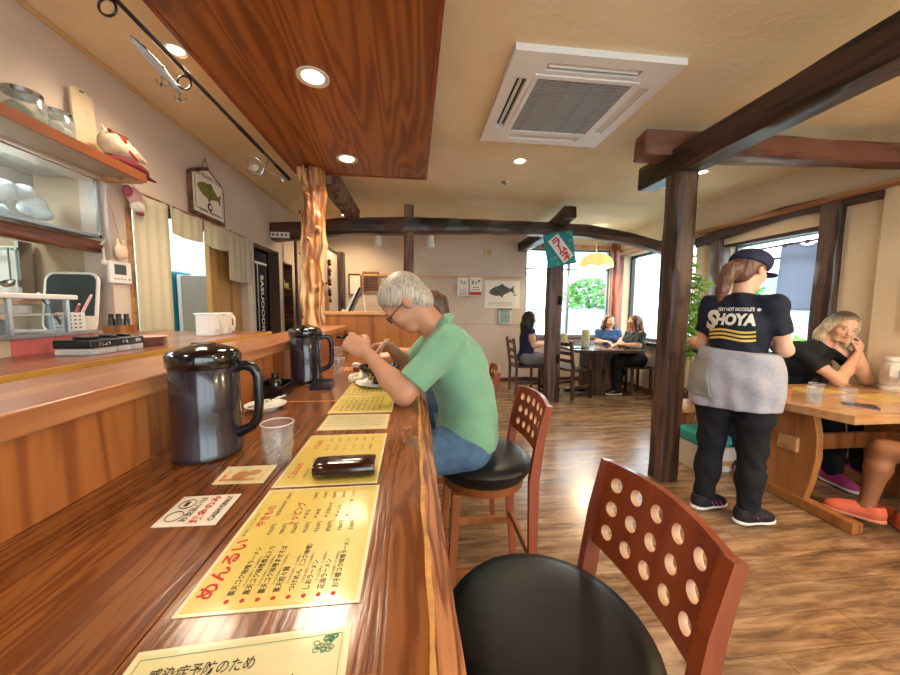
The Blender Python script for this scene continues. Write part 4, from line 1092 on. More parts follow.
# ------------------------------------------------------------------ right table, bench
TZ = .72
t = thing('dining_table', 'honey wood trestle table with clipped corners beside the waitress', 'table', (2.98, 1.98, 0))
poly = [(-.62, -.05), (-.52, -.37), (.62, -.37), (.62, .40), (-.60, .40)]
poly = [(-.62, -.06), (-.52, -.37), (.64, -.37), (.64, .40), (-.02, .40), (-.54, .40), (-.62, .30)]
MB().prism(poly, .055, z0=TZ-.055).build('tabletop', M_TABLE, t, bevel=.006)
for x in (-.40, .42):
    pr = [(-.11, .055), (-.14, .2), (-.16, .36), (-.155, .5), (-.12, .66), (.12, .66), (.155, .5), (.16, .36), (.14, .2), (.11, .055)]
    m = MB(); m.prism([(p[0], p[1]) for p in pr], .05, T((x-.025, .02, 0)) @ Matrix(((0, 0, 1, 0), (1, 0, 0, 0), (0, 1, 0, 0), (0, 0, 0, 1))))
    leg = m.build('trestle_leg', M_TRESTLE, t, bevel=.006)
    MB().bar((x, -.36, .035), (x, .40, .035), .07, .07).build('foot_runner', M_TRESTLE, t, bevel=.008)
    MB().bb(x-.05, x+.05, -.04, .08, .36, .46).build('wedge', M_TABLE, t, bevel=.004)
MB().bar((-.40, .02, .41), (.42, .02, .41), .03, .11).build('stretcher', M_TRESTLE, t, bevel=.004)
t = thing('bench', 'pale wooden bench beyond the trestle table below the side window', 'bench', (2.98, 2.86, 0))
MB().bb(-.62, .60, -.17, .17, .40, .435).build('seat', M_TABLE, t, bevel=.005)
for x in (-.52, .5): MB().bb(x-.02, x+.02, -.14, .14, 0, .40).build('leg', M_TRESTLE, t, bevel=.004)
MB().bb(-.5, .48, -.015, .015, .12, .2).build('stretcher', M_TRESTLE, t)
t = thing('bench', 'wooden bench on the near side of the trestle table at the right edge', 'bench', (3.06, 1.22, 0))
MB().bb(-.35, .36, -.17, .17, .40, .435).build('seat', M_TABLE, t, bevel=.005)
for x in (-.27, .27): MB().bb(x-.02, x+.02, -.14, .14, 0, .40).build('leg', M_TRESTLE, t, bevel=.004)
o = MB().bb(-.17, .17, -.15, .15, 0, .10).build('cushion', plain('teal_cushion', '#3fa69c', .9, bump=.2, bscale=60), None, loc=(2.46, 2.56, .20), bevel=.03, seg=3)
o['label'] = 'flat teal cushion on a low crate between the thick post and the waitress'; o['category'] = 'cushion'
t = thing('crate', 'low pale wooden crate under the teal cushion right of the thick post', 'crate', (2.46, 2.56, 0))
m = MB().bb(-.18, .18, -.16, .16, .17, .20).bb(-.18, .18, -.16, -.145, 0, .17).bb(-.18, .18, .145, .16, 0, .17).bb(-.18, -.165, -.145, .145, 0, .17).bb(.165, .18, -.145, .145, 0, .17); m.build('crate_body', plain('crate_pale', '#d8cdbd', .6), t)
MB().bb(-.185, .185, -.165, -.1601, .05, .09).build('slat', M_TABLE, t)
# ------------------------------------------------------------------ far table and chairs
t = thing('dining_table', 'dark far table with a solid panel base in front of the back windows', 'table', (2.86, 4.98, 0))
MB().prism([(-.56, -.36), (-.46, -.44), (.44, -.44), (.54, -.34), (.54, .40), (-.56, .40)], .045, z0=.68).build('tabletop', plain('dark_tabletop', '#4a3c34', .12, coat=.6), t, bevel=.005)
MB().bb(-.24, .24, -.15, .15, .05, .68).build('pedestal', M_DARK, t, bevel=.01)
MB().bb(-.48, .46, -.17, -.10, 0, .05).build('foot_runner', M_DARK, t, bevel=.01)
MB().bb(-.48, .46, .10, .17, 0, .05).build('foot_runner', M_DARK, t, bevel=.01)
m = MB().bb(.36, .39, -.16, -.13, .05, .68); m.build('leg', M_DKSTEEL, t)
MB().tube([(.01+.03*math.cos(a), -.153, .36+.03*math.sin(a)) for a in [2*PI*k/12 for k in range(12)]], .006, 6, closed=True).build('keyhole_ring', plain('hole_black', '#0a0808', .8), t)
def ladder_chair(label, loc, rotz, cat='chair'):
    t = thing('ladder_back_chair', label, cat, loc, rotz, 'dark ladder-back chairs at the far table')
    MB().bb(-.20, .20, -.20, .20, .41, .44).build('seat', M_DARKX, t, bevel=.006)
    for sx in (-1, 1):
        MB().bar((sx*.18, .18, .41), (sx*.18, .18, 0), .036, .036).build('leg', M_DARK, t)
        MB().bar((sx*.18, -.18, 0), (sx*.18, -.18, .44), .036, .036).bar((sx*.18, -.18, .44), (sx*.18, -.24, .86), .036, .036).build('leg', M_DARK, t)
        MB().bb(sx*.18-.012, sx*.18+.012, -.18, .18, .16, .20).build('stretcher', M_DARK, t)
    for z, y in ((.56, -.197), (.67, -.213), (.80, -.231)): MB().bb(-.17, .17, y-.01, y+.01, z-.025, z+.025).build('slat', M_DARKX, t, bevel=.004)
    return t
ladder_chair('dark ladder-back chair of the long-haired woman in navy by the back wall', (1.72, 5.12, 0), -PI/2)
ladder_chair('empty dark ladder-back chair just right of the notched post', (2.36, 4.80, 0), -PI/2+.35)
t = thing('stool', 'dark low stool under the long-haired woman at the right of the far table', 'stool', (3.44, 4.92, 0))
MB().bb(-.18, .18, -.18, .18, .41, .44).build('seat', M_DARKX, t, bevel=.006)
for sx in (-1, 1):
    for sy in (-1, 1): MB().bar((sx*.15, sy*.15, .41), (sx*.16, sy*.16, 0), .032, .032).build('leg', M_DARK, t)
t = thing('stool', 'dark low stool under the laughing woman in blue behind the far table', 'stool', (3.22, 5.58, 0))
MB().bb(-.16, .16, -.16, .16, .41, .44).build('seat', M_DARKX, t, bevel=.006)
for sx in (-1, 1):
    for sy in (-1, 1): MB().bar((sx*.13, sy*.13, .41), (sx*.14, sy*.14, 0), .032, .032).build('leg', M_DARK, t)
# ------------------------------------------------------------------ things on the counter
def jug(label, x, y, rz):
    t = thing('water_jug', label, 'jug', (x, y, HC), rz, 'black lidded water jugs'); t.scale = (.95, .95, 1.0)
    MB().lathe([(0, .004), (.068, 0), (.0755, .004), (.0765, .014), (.073, .02), (.0725, .10), (.0735, .218), (.070, .222), (0, .222)], 48).build('body', M_JUG, t, smooth=True)
    MB().lathe([(.0742, .210), (.078, .214), (.0785, .238), (.074, .246), (.060, .252), (.030, .262), (.012, .264), (0, .264)], 48).build('lid', M_JUGLID, t, smooth=True)
    m = MB().box((0, -.0, .262), (.05, .02, .008)); m.build('lid_tab', M_BLACK, t, bevel=.003)
    m = MB(); m.tube([(.068, 0, .206), (.09, 0, .212), (.112, 0, .205), (.122, 0, .185), (.123, 0, .12), (.120, 0, .085), (.104, 0, .062), (.078, 0, .050), (.070, 0, .048)], [.011, .010, .010, .0095, .009, .009, .009, .010, .011], 12, flat=1.25)
    m.build('handle', M_BLACK, t, smooth=True)
    m = MB()
    for i in range(18):
        a = -1.9+i*.055; m.box((.0745*math.cos(a), .0745*math.sin(a), .226), (.004, .003, .006), None)
    m.build('lid_vents', plain('vent_grey', '#6a6664', .4), t)
    return t
jug('large black water jug standing nearest the camera on the counter', -.488, .845, .02)
jug('black water jug farther along the counter in front of the log pillar', -.512, 1.67, .12)
def tumbler(label, x, y, z, sc=1, water=.55, group='water tumblers on the counter'):
    t = thing('drinking_glass', label, 'glass', (x, y, z), 0, group)
    h = .088*sc; r = .034*sc
    prof = [(0, .001), (r*.80, 0), (r*.86, h*.10), (r*.84, h*.24), (r*.98, h*.36), (r*.98, h*.9), (r, h)]
    gb = MB(); gb.lathe([(a, b_) for a, b_ in prof], 32, cap=False); gb.tube([(r*math.cos(q), r*math.sin(q), h) for q in [2*PI*k/32 for k in range(32)]], .0011, 6, closed=True); gb.tube([(r*.86*math.cos(q), r*.86*math.sin(q), h*.24) for q in [2*PI*k/32 for k in range(32)]], .0012, 6, closed=True); gb.build('tumbler', M_GLASS2, t, smooth=True)
    rb = MB(); rb.tube([(r*math.cos(q), r*math.sin(q), h) for q in [2*PI*k/32 for k in range(32)]], .0013, 6, closed=True); rb.build('rim', M_RIM, t, smooth=True)
    if water: MB().lathe([(0, h*.09), (r*.74, h*.12), (r*.75, h*.25), (r*.95, h*.38), (r*.95, h*water), (0, h*water)], 28).build('water', M_WATER, t, smooth=True)
    return t
M_RIM = glassy('glass_rim', '#ffffff', .2, .05, .55)
M_GLASS2 = glassy('tumbler_clear', '#fbfdfd', .16, .03, .09)
tumbler('glass of water beside the nearest black jug', -.309, .79, HC, water=.68)
tumbler('small glass of water just right of the farther black jug', -.395, 1.82, HC, .95, .5)
tumbler('glass of water farthest along the counter near the wooden screen', -.50, 2.28, HC, 1.0, .5)
# saucer, spoon, fork
t = thing('saucer', 'small white saucer behind the nearest jug handle', 'plate', (-.505, 1.20, HC))
MB().lathe([(0, .004), (.03, .003), (.034, 0), (.037, .004), (.062, .016), (.066, .019), (.060, .019), (.036, .008), (0, .008)], 36).build('dish', M_WHITE, t, smooth=True)
for nm, lb, dy, a in (('spoon', 'steel spoon lying on the small white saucer', -.006, .55), ('fork', 'dark-handled fork lying on the small white saucer', .016, .75)):
    t = thing(nm, lb, 'cutlery', (-.500, 1.20+dy, HC+.026), a, rot=(0, -.22, a))
    m = MB(); m.tube([(-.055, 0, 0), (0, 0, .001), (.065, 0, 0)], [.004, .0025, .003], 8); m.build('handle', M_STEEL if nm == 'spoon' else M_BLACK, t, smooth=True)
    m = MB()
    if nm == 'spoon': m.lathe([(0, 0), (.010, .002), (.012, .005), (.010, .004), (0, .002)], 16, T((-.066, 0, -.002)) @ Matrix.Diagonal((1.5, 1, 1, 1)))
    else:
        m.box((-.06, 0, 0), (.014, .014, .002))
        for k in range(4): m.box((-.077, -.0055+k*.0037, 0), (.022, .0018, .002))
    m.build('bowl' if nm == 'spoon' else 'tines', M_STEEL, t, smooth=nm == 'spoon')
# black condiment box behind the jug handle, phone tray under second jug
t = thing('condiment_tray', 'black open tray with sauce bottle against the low counter wall', 'tray', (-.545, 1.40, HC))
m = MB().bb(-.045, .045, -.07, .07, 0, .008).bb(-.045, -.039, -.07, .07, .008, .06).bb(.039, .045, -.07, .07, .008, .045).bb(-.045, .045, -.07, -.064, .008, .05).bb(-.045, .045, .064, .07, .008, .05)
m.build('tray_body', M_BLACK, t, bevel=.002)
t = thing('sauce_bottle', 'small dark sauce bottle standing in the black tray', 'bottle', (-.545, 1.385, HC+.008))
MB().lathe([(0, 0), (.022, 0), (.023, .05), (.012, .065), (0, .065)], 20).build('bottle_body', plain('soy_dark', '#1d0f0a', .1, coat=.5), t, smooth=True)
MB().lathe([(0, .0651), (.013, .0651), (.012, .082), (0, .084)], 20).build('cap', M_BLACK, t, smooth=True)
t = thing('bill_holder', 'flat black tray lying in front of the farther jug', 'tray', (-.405, 1.545, HC), .12)
MB().bb(-.045, .045, -.075, .075, 0, .010).build('base', M_BLACK, t, bevel=.003)
m = MB().bb(-.045, .045, -.075, -.068, .010, .018).bb(-.045, .045, .068, .075, .010, .018).bb(-.045, -.039, -.068, .068, .010, .018).bb(.039, .045, -.068, .068, .010, .018); m.build('rim', M_BLACK, t)
# glasses case
t = thing('glasses_case', 'dark brown glossy oblong case lying on the yellow menu', 'case', (-.143, .708, HC+.0015), .03)
m = MB(); n = 16
sec = lambda s: [(s*math.cos(a)*.030+0, .0185+s*math.sin(a)*.0175) for a in [2*PI*k/n for k in range(n)]]
vs = []; fs = []; xs = [(-.062, .82), (-.058, .95), (-.03, 1.0), (.03, 1.0), (.058, .96), (.062, .86)]
for x, s in xs:
    for k in range(n):
        a = 2*PI*k/n; c, q = math.cos(a), math.sin(a)
        c = math.copysign(abs(c)**.6, c); q = math.copysign(abs(q)**.75, q)
        vs.append((x, c*.031*s, .0165+q*.0165*s))
for i in range(len(xs)-1):
    for k in range(n): l = (k+1) % n; fs.append((i*n+k, i*n+l, (i+1)*n+l, (i+1)*n+k))
fs += [list(range(n))[::-1], [(len(xs)-1)*n+k for k in range(n)]]
m.add(vs, fs); m.build('case_shell', plain('case_brown', '#2c130e', .18, coat=.7), t, smooth=True)
MB().bb(-.055, .055, -.0318, -.0308, .016, .018).build('seam', M_BLACK, t)
# ---- menus: text runs away from the camera (+Y), lines step towards the diner (+X)
def sheet(name, label, cat, x0, x1, y0, y1, body=True, rot=.0, mat=None, margin=.005, skew=0):
    cx, cy = (x0+x1)/2, (y0+y1)/2; w_, h_ = x1-x0, y1-y0
    t = thing(name, label, cat, (cx, cy, HC+.0003), rot)
    MB().bb(-w_/2, w_/2, -h_/2, h_/2, 0, .0008).build('laminate', M_PAPERE, t)
    MB().bb(-w_/2+margin, w_/2-margin, -h_/2+margin, h_/2-margin, .0008, .0011).build('printed_sheet', mat or M_PAPER, t)
    return t, w_, h_
Zt = .0015
def col_text(mb, s, x, y, size, width=None, bold=0.0):
    """x from left edge coordinate, text direction +Y"""
    put_text(mb, s, size, T((x, y, Zt)) @ Rz(PI/2), width, bold)
t, w_, h_ = sheet('menu_sheet', 'large yellow menu nearest the camera headed in red, with the noodle list and prices', 'menu', -.272, -.066, .384, .655, rot=.01)
m = MB(); col_text(m, 'めんるい', -.075, -.115, .023, .108, .028); col_text(m, 'やきもの', -.070, .022, .016, .058, .02); col_text(m, 'トッピング', -.022, .020, .016, .066, .02)
m.build('red_heading', M_RED, t)
items = ['喜天コク味噌ラーメン', '喜天コク味噌煮込入り', '喜天コク味噌まぜそば', '喜天担々麺', 'つけめん（コク味噌）', 'しおラーメン', '正油ラーメン', 'お子様コク味噌ラーメン']
prices = ['930円', '980円', '950円', '950円', '930円', '850円', '780円', '530円']
m = MB(); d = MB(); pm = MB()
for i, (a, p) in enumerate(zip(items, prices)):
    x = -.050+i*.0175
    col_text(m, a, x, -.112, .0092, min(.0085*len(a), .092), .01); col_text(pm, p, x, .0, .0085, .026)
    d.lathe([(0, 0), (.0028, 0), (.0028, .0003), (0, .0003)], 10, T((x-.003, -.120, Zt)))
    if i < 7: col_text(m, 'コクのある味噌スープに自家製めん', x+.008, -.100, .0042, .055)
tops = [('味玉', '150円'), ('海苔', '150円'), ('白髪ねぎ', '200円'), ('メンマ', '200円'), ('チャーシュー（2枚）', '350円')]
for i, (a, p) in enumerate(tops):
    x = -.008+i*.017; col_text(m, a, x, .045, .0075, min(.009*len(a), .045)); col_text(pm, p, x, .095, .0075, .022); d.lathe([(0, 0), (.002, 0), (.002, .0003), (0, .0003)], 8, T((x-.003, .040, Zt)))
col_text(m, '自家製手包み餃子', -.056, .048, .0075, .045); col_text(m, '380円', -.056, .10, .0075, .02)
col_text(m, '麺大盛り　プラス100円です', -.088, .0, .005, .06)
pm.build('prices', M_INK, t); m.build('item_text', M_INK, t); d.build('red_bullets', M_RED, t)
t, w_, h_ = sheet('menu_sheet', 'second yellow menu on the counter, under the brown glasses case', 'menu', -.276, -.074, .664, .935, rot=.006)
m = MB(); col_text(m, 'ごはんもの', -.070, -.105, .016, .07, .02); col_text(m, 'お飲み物', -.060, .04, .016, .055, .02); m.build('red_heading', M_RED, t)
m = MB(); pm = MB()
for i, (a, p) in enumerate([('ごはん（小）', '150円'), ('ごはん（大）', '200円'), ('チャーハン', '700円'), ('半チャーハン', '400円'), ('焼豚丼', '450円')]):
    col_text(m, a, -.048+i*.022, -.105, .008, .042); col_text(pm, p, -.048+i*.022, -.035, .008, .024)
for i, (a, p) in enumerate([('生ビール', '550円'), ('瓶ビール', '600円'), ('コーラ', '250円'), ('ウーロン茶', '250円'), ('ラムネ', '200円'), ('焼酎', '450円')]):
    col_text(m, a, -.036+i*.021, .03, .0078, .034); col_text(pm, p, -.036+i*.021, .085, .0078, .024)
m.build('item_text', M_INK, t); pm.build('prices', M_INK, t)
t, w_, h_ = sheet('notice_sheet', 'narrow cream notice lying between the yellow menus mid-counter', 'notice', -.275, -.078, .975, 1.112, mat=M_NOTE)
m = MB()
for i in range(5): put_text(m, ['ご来店いただきありがとうございます', '当店の味噌は国産大豆を使用しております', '麺のかたさはお好みでお申し付けください', '替玉はラーメンをご注文の方に限ります', 'ごゆっくりお召し上がりください'][i], .009, T((-.088, .045-i*.021, Zt)), .17)
m.build('item_text', M_INK, t)
def small_menu(label, y0, y1):
    t, w_, h_ = sheet('menu_sheet', label, 'menu', -.285, -.074, y0, y1)
    m = MB(); col_text(m, 'めんるい', -.085, -h_*.40, .015, .055, .008); col_text(m, 'サイドメニュー', -.082, h_*.05, .013, .05, .006); m.build('red_heading', M_RED, t)
    m = MB(); pm = MB()
    for i in range(8):
        col_text(m, items[i], -.066+i*.0185, -h_*.42, .0095, h_*.36, .01); col_text(pm, prices[i], -.066+i*.0185, h_*.02, .009, .024, .01)
        col_text(m, ['ぎょうざ', 'からあげ', 'チャーシュー', 'キムチ', 'メンマ', '味玉', 'のり', 'ねぎ'][i], -.066+i*.0185, h_*.17, .0085, .035, .01)
    m.build('item_text', M_INK, t); pm.build('prices', M_INK, t)
small_menu('yellow menu partly under the elbow of the man in green', 1.135, 1.375)
small_menu('yellow menu under the bowl of the man in green', 1.385, 1.63)
t, w_, h_ = sheet('notice_sheet', 'cream notice with green corner ornaments at the bottom edge of the view', 'notice', -.272, -.064, .212, .352, mat=M_NOTE, rot=.06)
m = MB(); put_text(m, '感染症予防のため', .015, T((-.080, .036, Zt)), .095, .008); put_text(m, 'お席が営業を行っています。', .015, T((-.086, .012, Zt)), .150, .008)
put_text(m, 'ご理解をお願いいたします', .014, T((-.086, -.016, Zt)), .14)
m.build('handwriting', M_INK, t)
m = MB(); rnd = random.Random(2)
for sx in (1,):
    for i in range(20):
        x, y = sx*(.089-rnd.random()**2*.02), .057-rnd.random()**1.5*.014
        m.tube([(x+.003*math.cos(a), y+.0025*math.sin(a), Zt) for a in [2*PI*k/9 for k in range(9)]], .0004, 4, closed=True)
m.bb(-.096, .096, .0595, .060, Zt, Zt+.0002).bb(-.096, -.0955, -.06, .06, Zt, Zt+.0002).bb(.0955, .096, -.06, .06, Zt, Zt+.0002)
m.build('green_border', M_GREEN, t)
# cash only sign
t = thing('cash_only_sign', 'white card reading CASH ONLY in black and red on the counter', 'sign', (-.363, .60, HC+.0003), .02)
MB().prism([(-.052, -.043), (.045, -.047), (.043, .045), (-.055, .045)], .0008).build('card', M_WPAPER, t)
m = MB(); q = lambda s, x, y, sz, w_, b: put_text(m, s, sz, T((x, y, Zt)) @ Rz(PI/2), w_, b)
q('お支払いは', -.009, -.036, .013, .074, .015); q('CASH ONLY', .034, -.036, .013, .074, .02)
m.tube([(-.033+.012*math.cos(a), -.018+.014*math.sin(a), Zt) for a in [2*PI*k/24 for k in range(24)]], .0006, 5, closed=True)
m.tube([(-.033+.012*math.cos(a), .018+.014*math.sin(a), Zt) for a in [2*PI*k/24 for k in range(24)]], .0006, 5, closed=True)
m.bb(-.037, -.031, .011, .025, Zt, Zt+.0003)
m.build('black_lettering', M_INK, t)
m = MB(); q('現金のみ', .013, -.040, .017, .080, .025); m.build('red_lettering', M_RED, t)
t = thing('counter_card', 'small cream card with a tan drawing beside the near glass', 'sign', (-.351, .722, HC+.0003), .01)
MB().prism([(-.045, -.035), (.052, -.038), (.050, .040), (-.052, .040)], .0008).build('card', M_PAPERE, t)
m = MB()
m.lathe([(0, 0), (.016, 0), (.016, .0003), (0, .0003)], 20, T((-.005, -.004, Zt-.0003)) @ Matrix.Diagonal((1, 1.1, 1, 1)))
m.lathe([(0, 0), (.012, 0), (.012, .0003), (0, .0003)], 20, T((.018, .008, Zt-.0003))); m.bb(-.03, .03, -.026, -.018, Zt-.0003, Zt)
m.build('tan_print', M_TANINK, t)
m = MB(); put_text(m, 'お願い', .009, T((-.032, -.028, Zt)) @ Rz(PI/2), .05, .02); put_text(m, 'お席でお待ちください', .005, T((.040, -.030, Zt)) @ Rz(PI/2), .06); m.build('red_lettering', M_RED, t)
t = thing('counter_card', 'small tan card lying beside the far water glass', 'sign', (-.372, 1.97, HC+.0003), .02)
MB().bb(-.048, .048, -.05, .05, 0, .0008).build('card', plain('tan_card', '#c9a070', .4), t)
m = MB()
for i in range(4): m.bb(-.035, .035, -.035+i*.02, -.03+i*.02, .0008, .0012)
m.build('print', M_RED, t)
# shaker, tissues, bowl
t = thing('salt_shaker', 'brown-bodied shaker with a white lid beside the noodle bowl', 'shaker', (-.305, 1.83, HC))
MB().lathe([(0, 0), (.018, 0), (.019, .035), (0, .035)], 20).build('body', plain('shaker_brown', '#8a5230', .3), t, smooth=True)
MB().lathe([(.0195, .0352), (.020, .052), (.014, .058), (0, .058)], 20).build('lid', M_WHITE, t, smooth=True)
S = Solid(); rnd = random.Random(8)
for i in range(12): a = V3(rnd.uniform(-.06, .06), rnd.uniform(-.07, .07), .012+rnd.random()*.02); S.cap(a, a+V3(rnd.uniform(-.03, .03), rnd.uniform(-.04, .04), rnd.uniform(-.005, .015)), .012, .006, .01)
S.cap((0, .05, .02), (-.01, .07, .075), .014, .006, .01)
S.cut.append((V3(0, 0, .001), (0, 0, -1)))
o = solid_obj(S, 'crumpled_napkin', plain('napkin', '#e4d7bf', .9), None, .004); o.location = (-.245, 1.60, HC); o['label'] = 'crumpled cream paper napkin left of the noodle bowl'; o['category'] = 'napkin'
t = thing('serving_plate', 'white oval plate under the black noodle bowl', 'plate', (-.160, 1.545, HC+.002))
MB().lathe([(0, .003), (.05, .002), (.055, 0), (.06, .004), (.098, .012), (.102, .015), (.096, .015), (.058, .008), (0, .007)], 40).build('dish', M_WHITE, t, smooth=True)
t = thing('noodle_bowl', 'black ramen bowl in front of the man in green', 'bowl', (-.155, 1.55, HC+.0095))
MB().lathe([(0, .002), (.032, 0), (.034, .010), (.04, .016), (.066, .035), (.085, .062), (.092, .080), (.088, .080), (.080, .062), (.06, .038), (.03, .022), (0, .02)], 40).build('bowl', M_BLACK, t, smooth=True)
MB().lathe([(0, .060), (.079, .061), (.05, .050), (0, .05)], 32).build('soup', plain('soup', '#a5662c', .15), t, smooth=True)
m = MB(); rnd = random.Random(4)
for i in range(26):
    a = rnd.uniform(0, 6.28); r = rnd.uniform(.01, .055); p = Vector((r*math.cos(a), r*math.sin(a), .062)); q_ = p+Vector((rnd.uniform(-.03, .03), rnd.uniform(-.03, .03), rnd.uniform(0, .008)))
    m.tube([p, (p+q_)/2+Vector((rnd.uniform(-.01, .01), rnd.uniform(-.01, .01), .006)), q_], .0024, 6)
o = m.build('noodles', plain('noodle', '#d8b36a', .4), None, smooth=True, loc=(-.155, 1.55, HC+.0095)); o['label'] = 'heap of pale noodles in the black bowl'; o['category'] = 'food'; o['kind'] = 'stuff'
# ------------------------------------------------------------------ kitchen pass
KX = -.872; KZ = 1.15
t = thing('kitchen_counter', 'brown wooden kitchen pass counter behind the low cap', 'counter', (-1.3, .8, 0))
MB().bb(-.43, .428, -1.7, 1.38, KZ-.04, KZ).build('worktop', wood('pass_wood', '#6b3a22', '#8a5236', '#9c6445', 'Y', 1, .3, .3, .05), t)
MB().bb(.4281, .435, -1.7, 1.38, KZ-.035, KZ-.002).build('front_lip', plain('lip_wood', '#c9953f', .4, noise=.15), t)
MB().bb(-.42, .40, -1.69, 1.37, 0, KZ-.04).build('cabinet_body', M_CPLY, t)
t = thing('raised_shelf', 'grey topped step on the pass, fronted with beige and pink tiles', 'shelf', (-1.3, .8, KZ))
MB().bb(-.42, .16, -1.6, .56, .048, .062).build('top', plain('shelf_grey', '#8d8a88', .35), t, bevel=.003)
MB().bb(-.40, .145, -1.6, .30, 0, .048).build('beige_front', plain('beige_front', '#cbb69c', .6), t)
MB().bb(-.40, .148, .30, .555, 0, .048).build('pink_front', plain('pink_front', '#d8706c', .5, noise=.1, nscale=30), t)
# black-lidded containers
for i, (y, w2) in enumerate(((1.150, .09), (1.224, .05), (1.277, .05))):
    t = thing('seasoning_container', ['wide clear container with a black lid, leftmost of three on the pass', 'middle of three clear containers with black lids', 'clear container with a black lid nearest the stacked dishes'][i], 'container', (-1.0, y, KZ), group='black-lidded containers on the pass')
    MB().bb(-.05, .05, -w2/2, w2/2, 0, .020).build('clear_box', glassy('frosted_plastic', '#eeeaea', .2, .3, .45), t, bevel=.004)
    MB().bb(-.052, .052, -w2/2-.002, w2/2+.002, .021, .046).build('lid', M_BLACK, t, bevel=.005)
    MB().bb(-.02, .02, -w2/4, w2/4, .046, .054).build('lid_handle', M_BLACK, t, bevel=.003)
    m = MB(); put_text(m, ['こしょう', 'ラー油', '酢'][i], .012, T((.0525, -w2/4, .028)) @ Matrix(((0, 0, 1, 0), (1, 0, 0, 0), (0, 1, 0, 0), (0, 0, 0, 1))), w2/2.2, .01); m.build('label_text', M_WHITE, t)
for k in range(5):
    o = MB().lathe([(0, 0), (.045, 0), (.065, .009), (.062, .009), (.043, .002), (0, .002)], 28).build('saucer', plain('pink_dish', '#cba294', .4), None, loc=(-1.0, 1.385, KZ+k*.0065), smooth=True, label=['pinkish dish at the bottom of the stack at the end of the pass', 'pinkish dish, second from the bottom of the stack at the end of the pass', 'pinkish dish in the middle of the stack at the end of the pass', 'pinkish dish, second from the top of the stack at the end of the pass', 'pinkish dish on top of the stack at the end of the pass'][k], cat='plate', group='stacked dishes on the pass')
# pen holder with pens
hz = KZ+.062
t = thing('pen_holder', 'white perforated pen cup on the raised shelf', 'holder', (-1.17, 1.29, hz), -.4)
m = MB().bb(-.034, .034, -.026, -.023, 0, .062).bb(-.034, .034, .023, .026, 0, .062).bb(-.034, -.031, -.023, .023, 0, .062).bb(.031, .034, -.023, .023, 0, .062).bb(-.034, .034, -.026, .026, 0, .003)
m.build('cup', M_WHITE, t)
m = MB()
for i in range(4):
    for k in range(3): m.box((.0345, -.012+k*.012, .012+i*.013), (.001, .006, .005)); m.box((-.012+k*.012, -.0265, .012+i*.013), (.006, .001, .005))
m.build('slots', plain('slot_grey', '#6f6a66', .6), t)
MB().lathe([(0, 0), (.008, 0), (.008, .001), (0, .001)], 12, T((-.016, -.0267, .048)) @ Rx(PI/2)).build('red_mark', M_RED, t)
for i, (c, dx, dy, lb) in enumerate((('#1b1b22', .0, -.045, 'black pen leaning left in the white pen cup'), ('#d9a8a4', .0, .045, 'pink pen leaning right in the white pen cup'), ('#b04a50', .01, .012, 'dark red pen upright in the white pen cup'))):
    t = thing('pen', lb, 'pen', (-1.17, 1.29+dy*.3, hz+.004))
    m = MB(); m.tube([(0, 0, 0), (dx*1.5, dy*1.6, .115 if i < 2 else .085)], .0042, 8); m.build('barrel', plain('pen%d' % i, c, .4), t, smooth=True)
    m = MB(); e = Vector((dx*1.5, dy*1.6, .115 if i < 2 else .085)); m.tube([e, e*1.05], .003, 8); m.build('pen_cap', M_WHITE, t, smooth=True)
o = MB().lathe([(0, 0), (.030, 0), (.034, .048), (.031, .048), (.028, .004), (0, .004)], 24).build('paper_cup', M_OFFW, None, loc=(-1.19, 1.366, hz), smooth=True, label='short cream cup beside the white pen cup', cat='cup')
# glass display case
t = thing('display_case', 'low glass display case with a white top on the raised shelf', 'display case', (-1.20, .95, hz))
m = MB().bb(-.15, .10, -.75, .30, .105, .120); m.build('top', M_WHITE, t, bevel=.003)
for y in (-.7, -.1, .12, .28): MB().bb(.075, .085, y-.005, y+.005, 0, .105).build('post', M_STEEL, t)
MB().bb(.078, .082, -.75, .29, 0, .105).build('front_glass', M_GLASS, t)
MB().bb(-.10, .07, -.74, .28, .055, .060).build('inner_shelf', M_OFFW, t)
for i, (y, c, h2, lb) in enumerate(((1.10, '#7d7f88', .045, 'grey covered dish in the display case'), (.92, '#b9bec6', .04, 'pale dish in the display case, left of the grey one'), (1.16, '#e8e4dc', .03, 'white cone-shaped lid standing in the display case'))):
    z = hz+(.061 if i == 2 else 0); MB().lathe([(0, 0), (.035, 0), (.036, h2*.8), (.02 if i < 2 else .008, h2), (0, h2)], 22).build('covered_dish', plain('dish%d' % i, c, .3), None, loc=(-1.20, y, z), smooth=True, label=lb, cat='dish')
t = thing('tray_board', 'black rounded board with a white rim leaning at the back of the kitchen pass', 'board', (-1.62, 2.085, KZ+.0), rot=(-.14, 0, .0))
def rrect(w_, h_, r, n=6):
    P = []
    for cx, cy, a0 in ((w_/2-r, h_/2-r, 0), (-w_/2+r, h_/2-r, 90), (-w_/2+r, -h_/2+r, 180), (w_/2-r, -h_/2+r, 270)):
        for i in range(n+1): a = math.radians(a0+90*i/n); P.append((cx+r*math.cos(a), cy+r*math.sin(a)))
    return P
MB().prism(rrect(.255, .32, .045), .012, T((0, 0, .165)) @ Rx(PI/2)).build('board', plain('board_black', '#24262a', .4, noise=.2), t)
P = rrect(.262, .327, .048); MB().tube([(p[0], -.006, .165+p[1]) for p in P], .009, 8, closed=True).build('rim', M_WHITE, t, smooth=True)
t.location = (-1.90, 2.10, KZ)
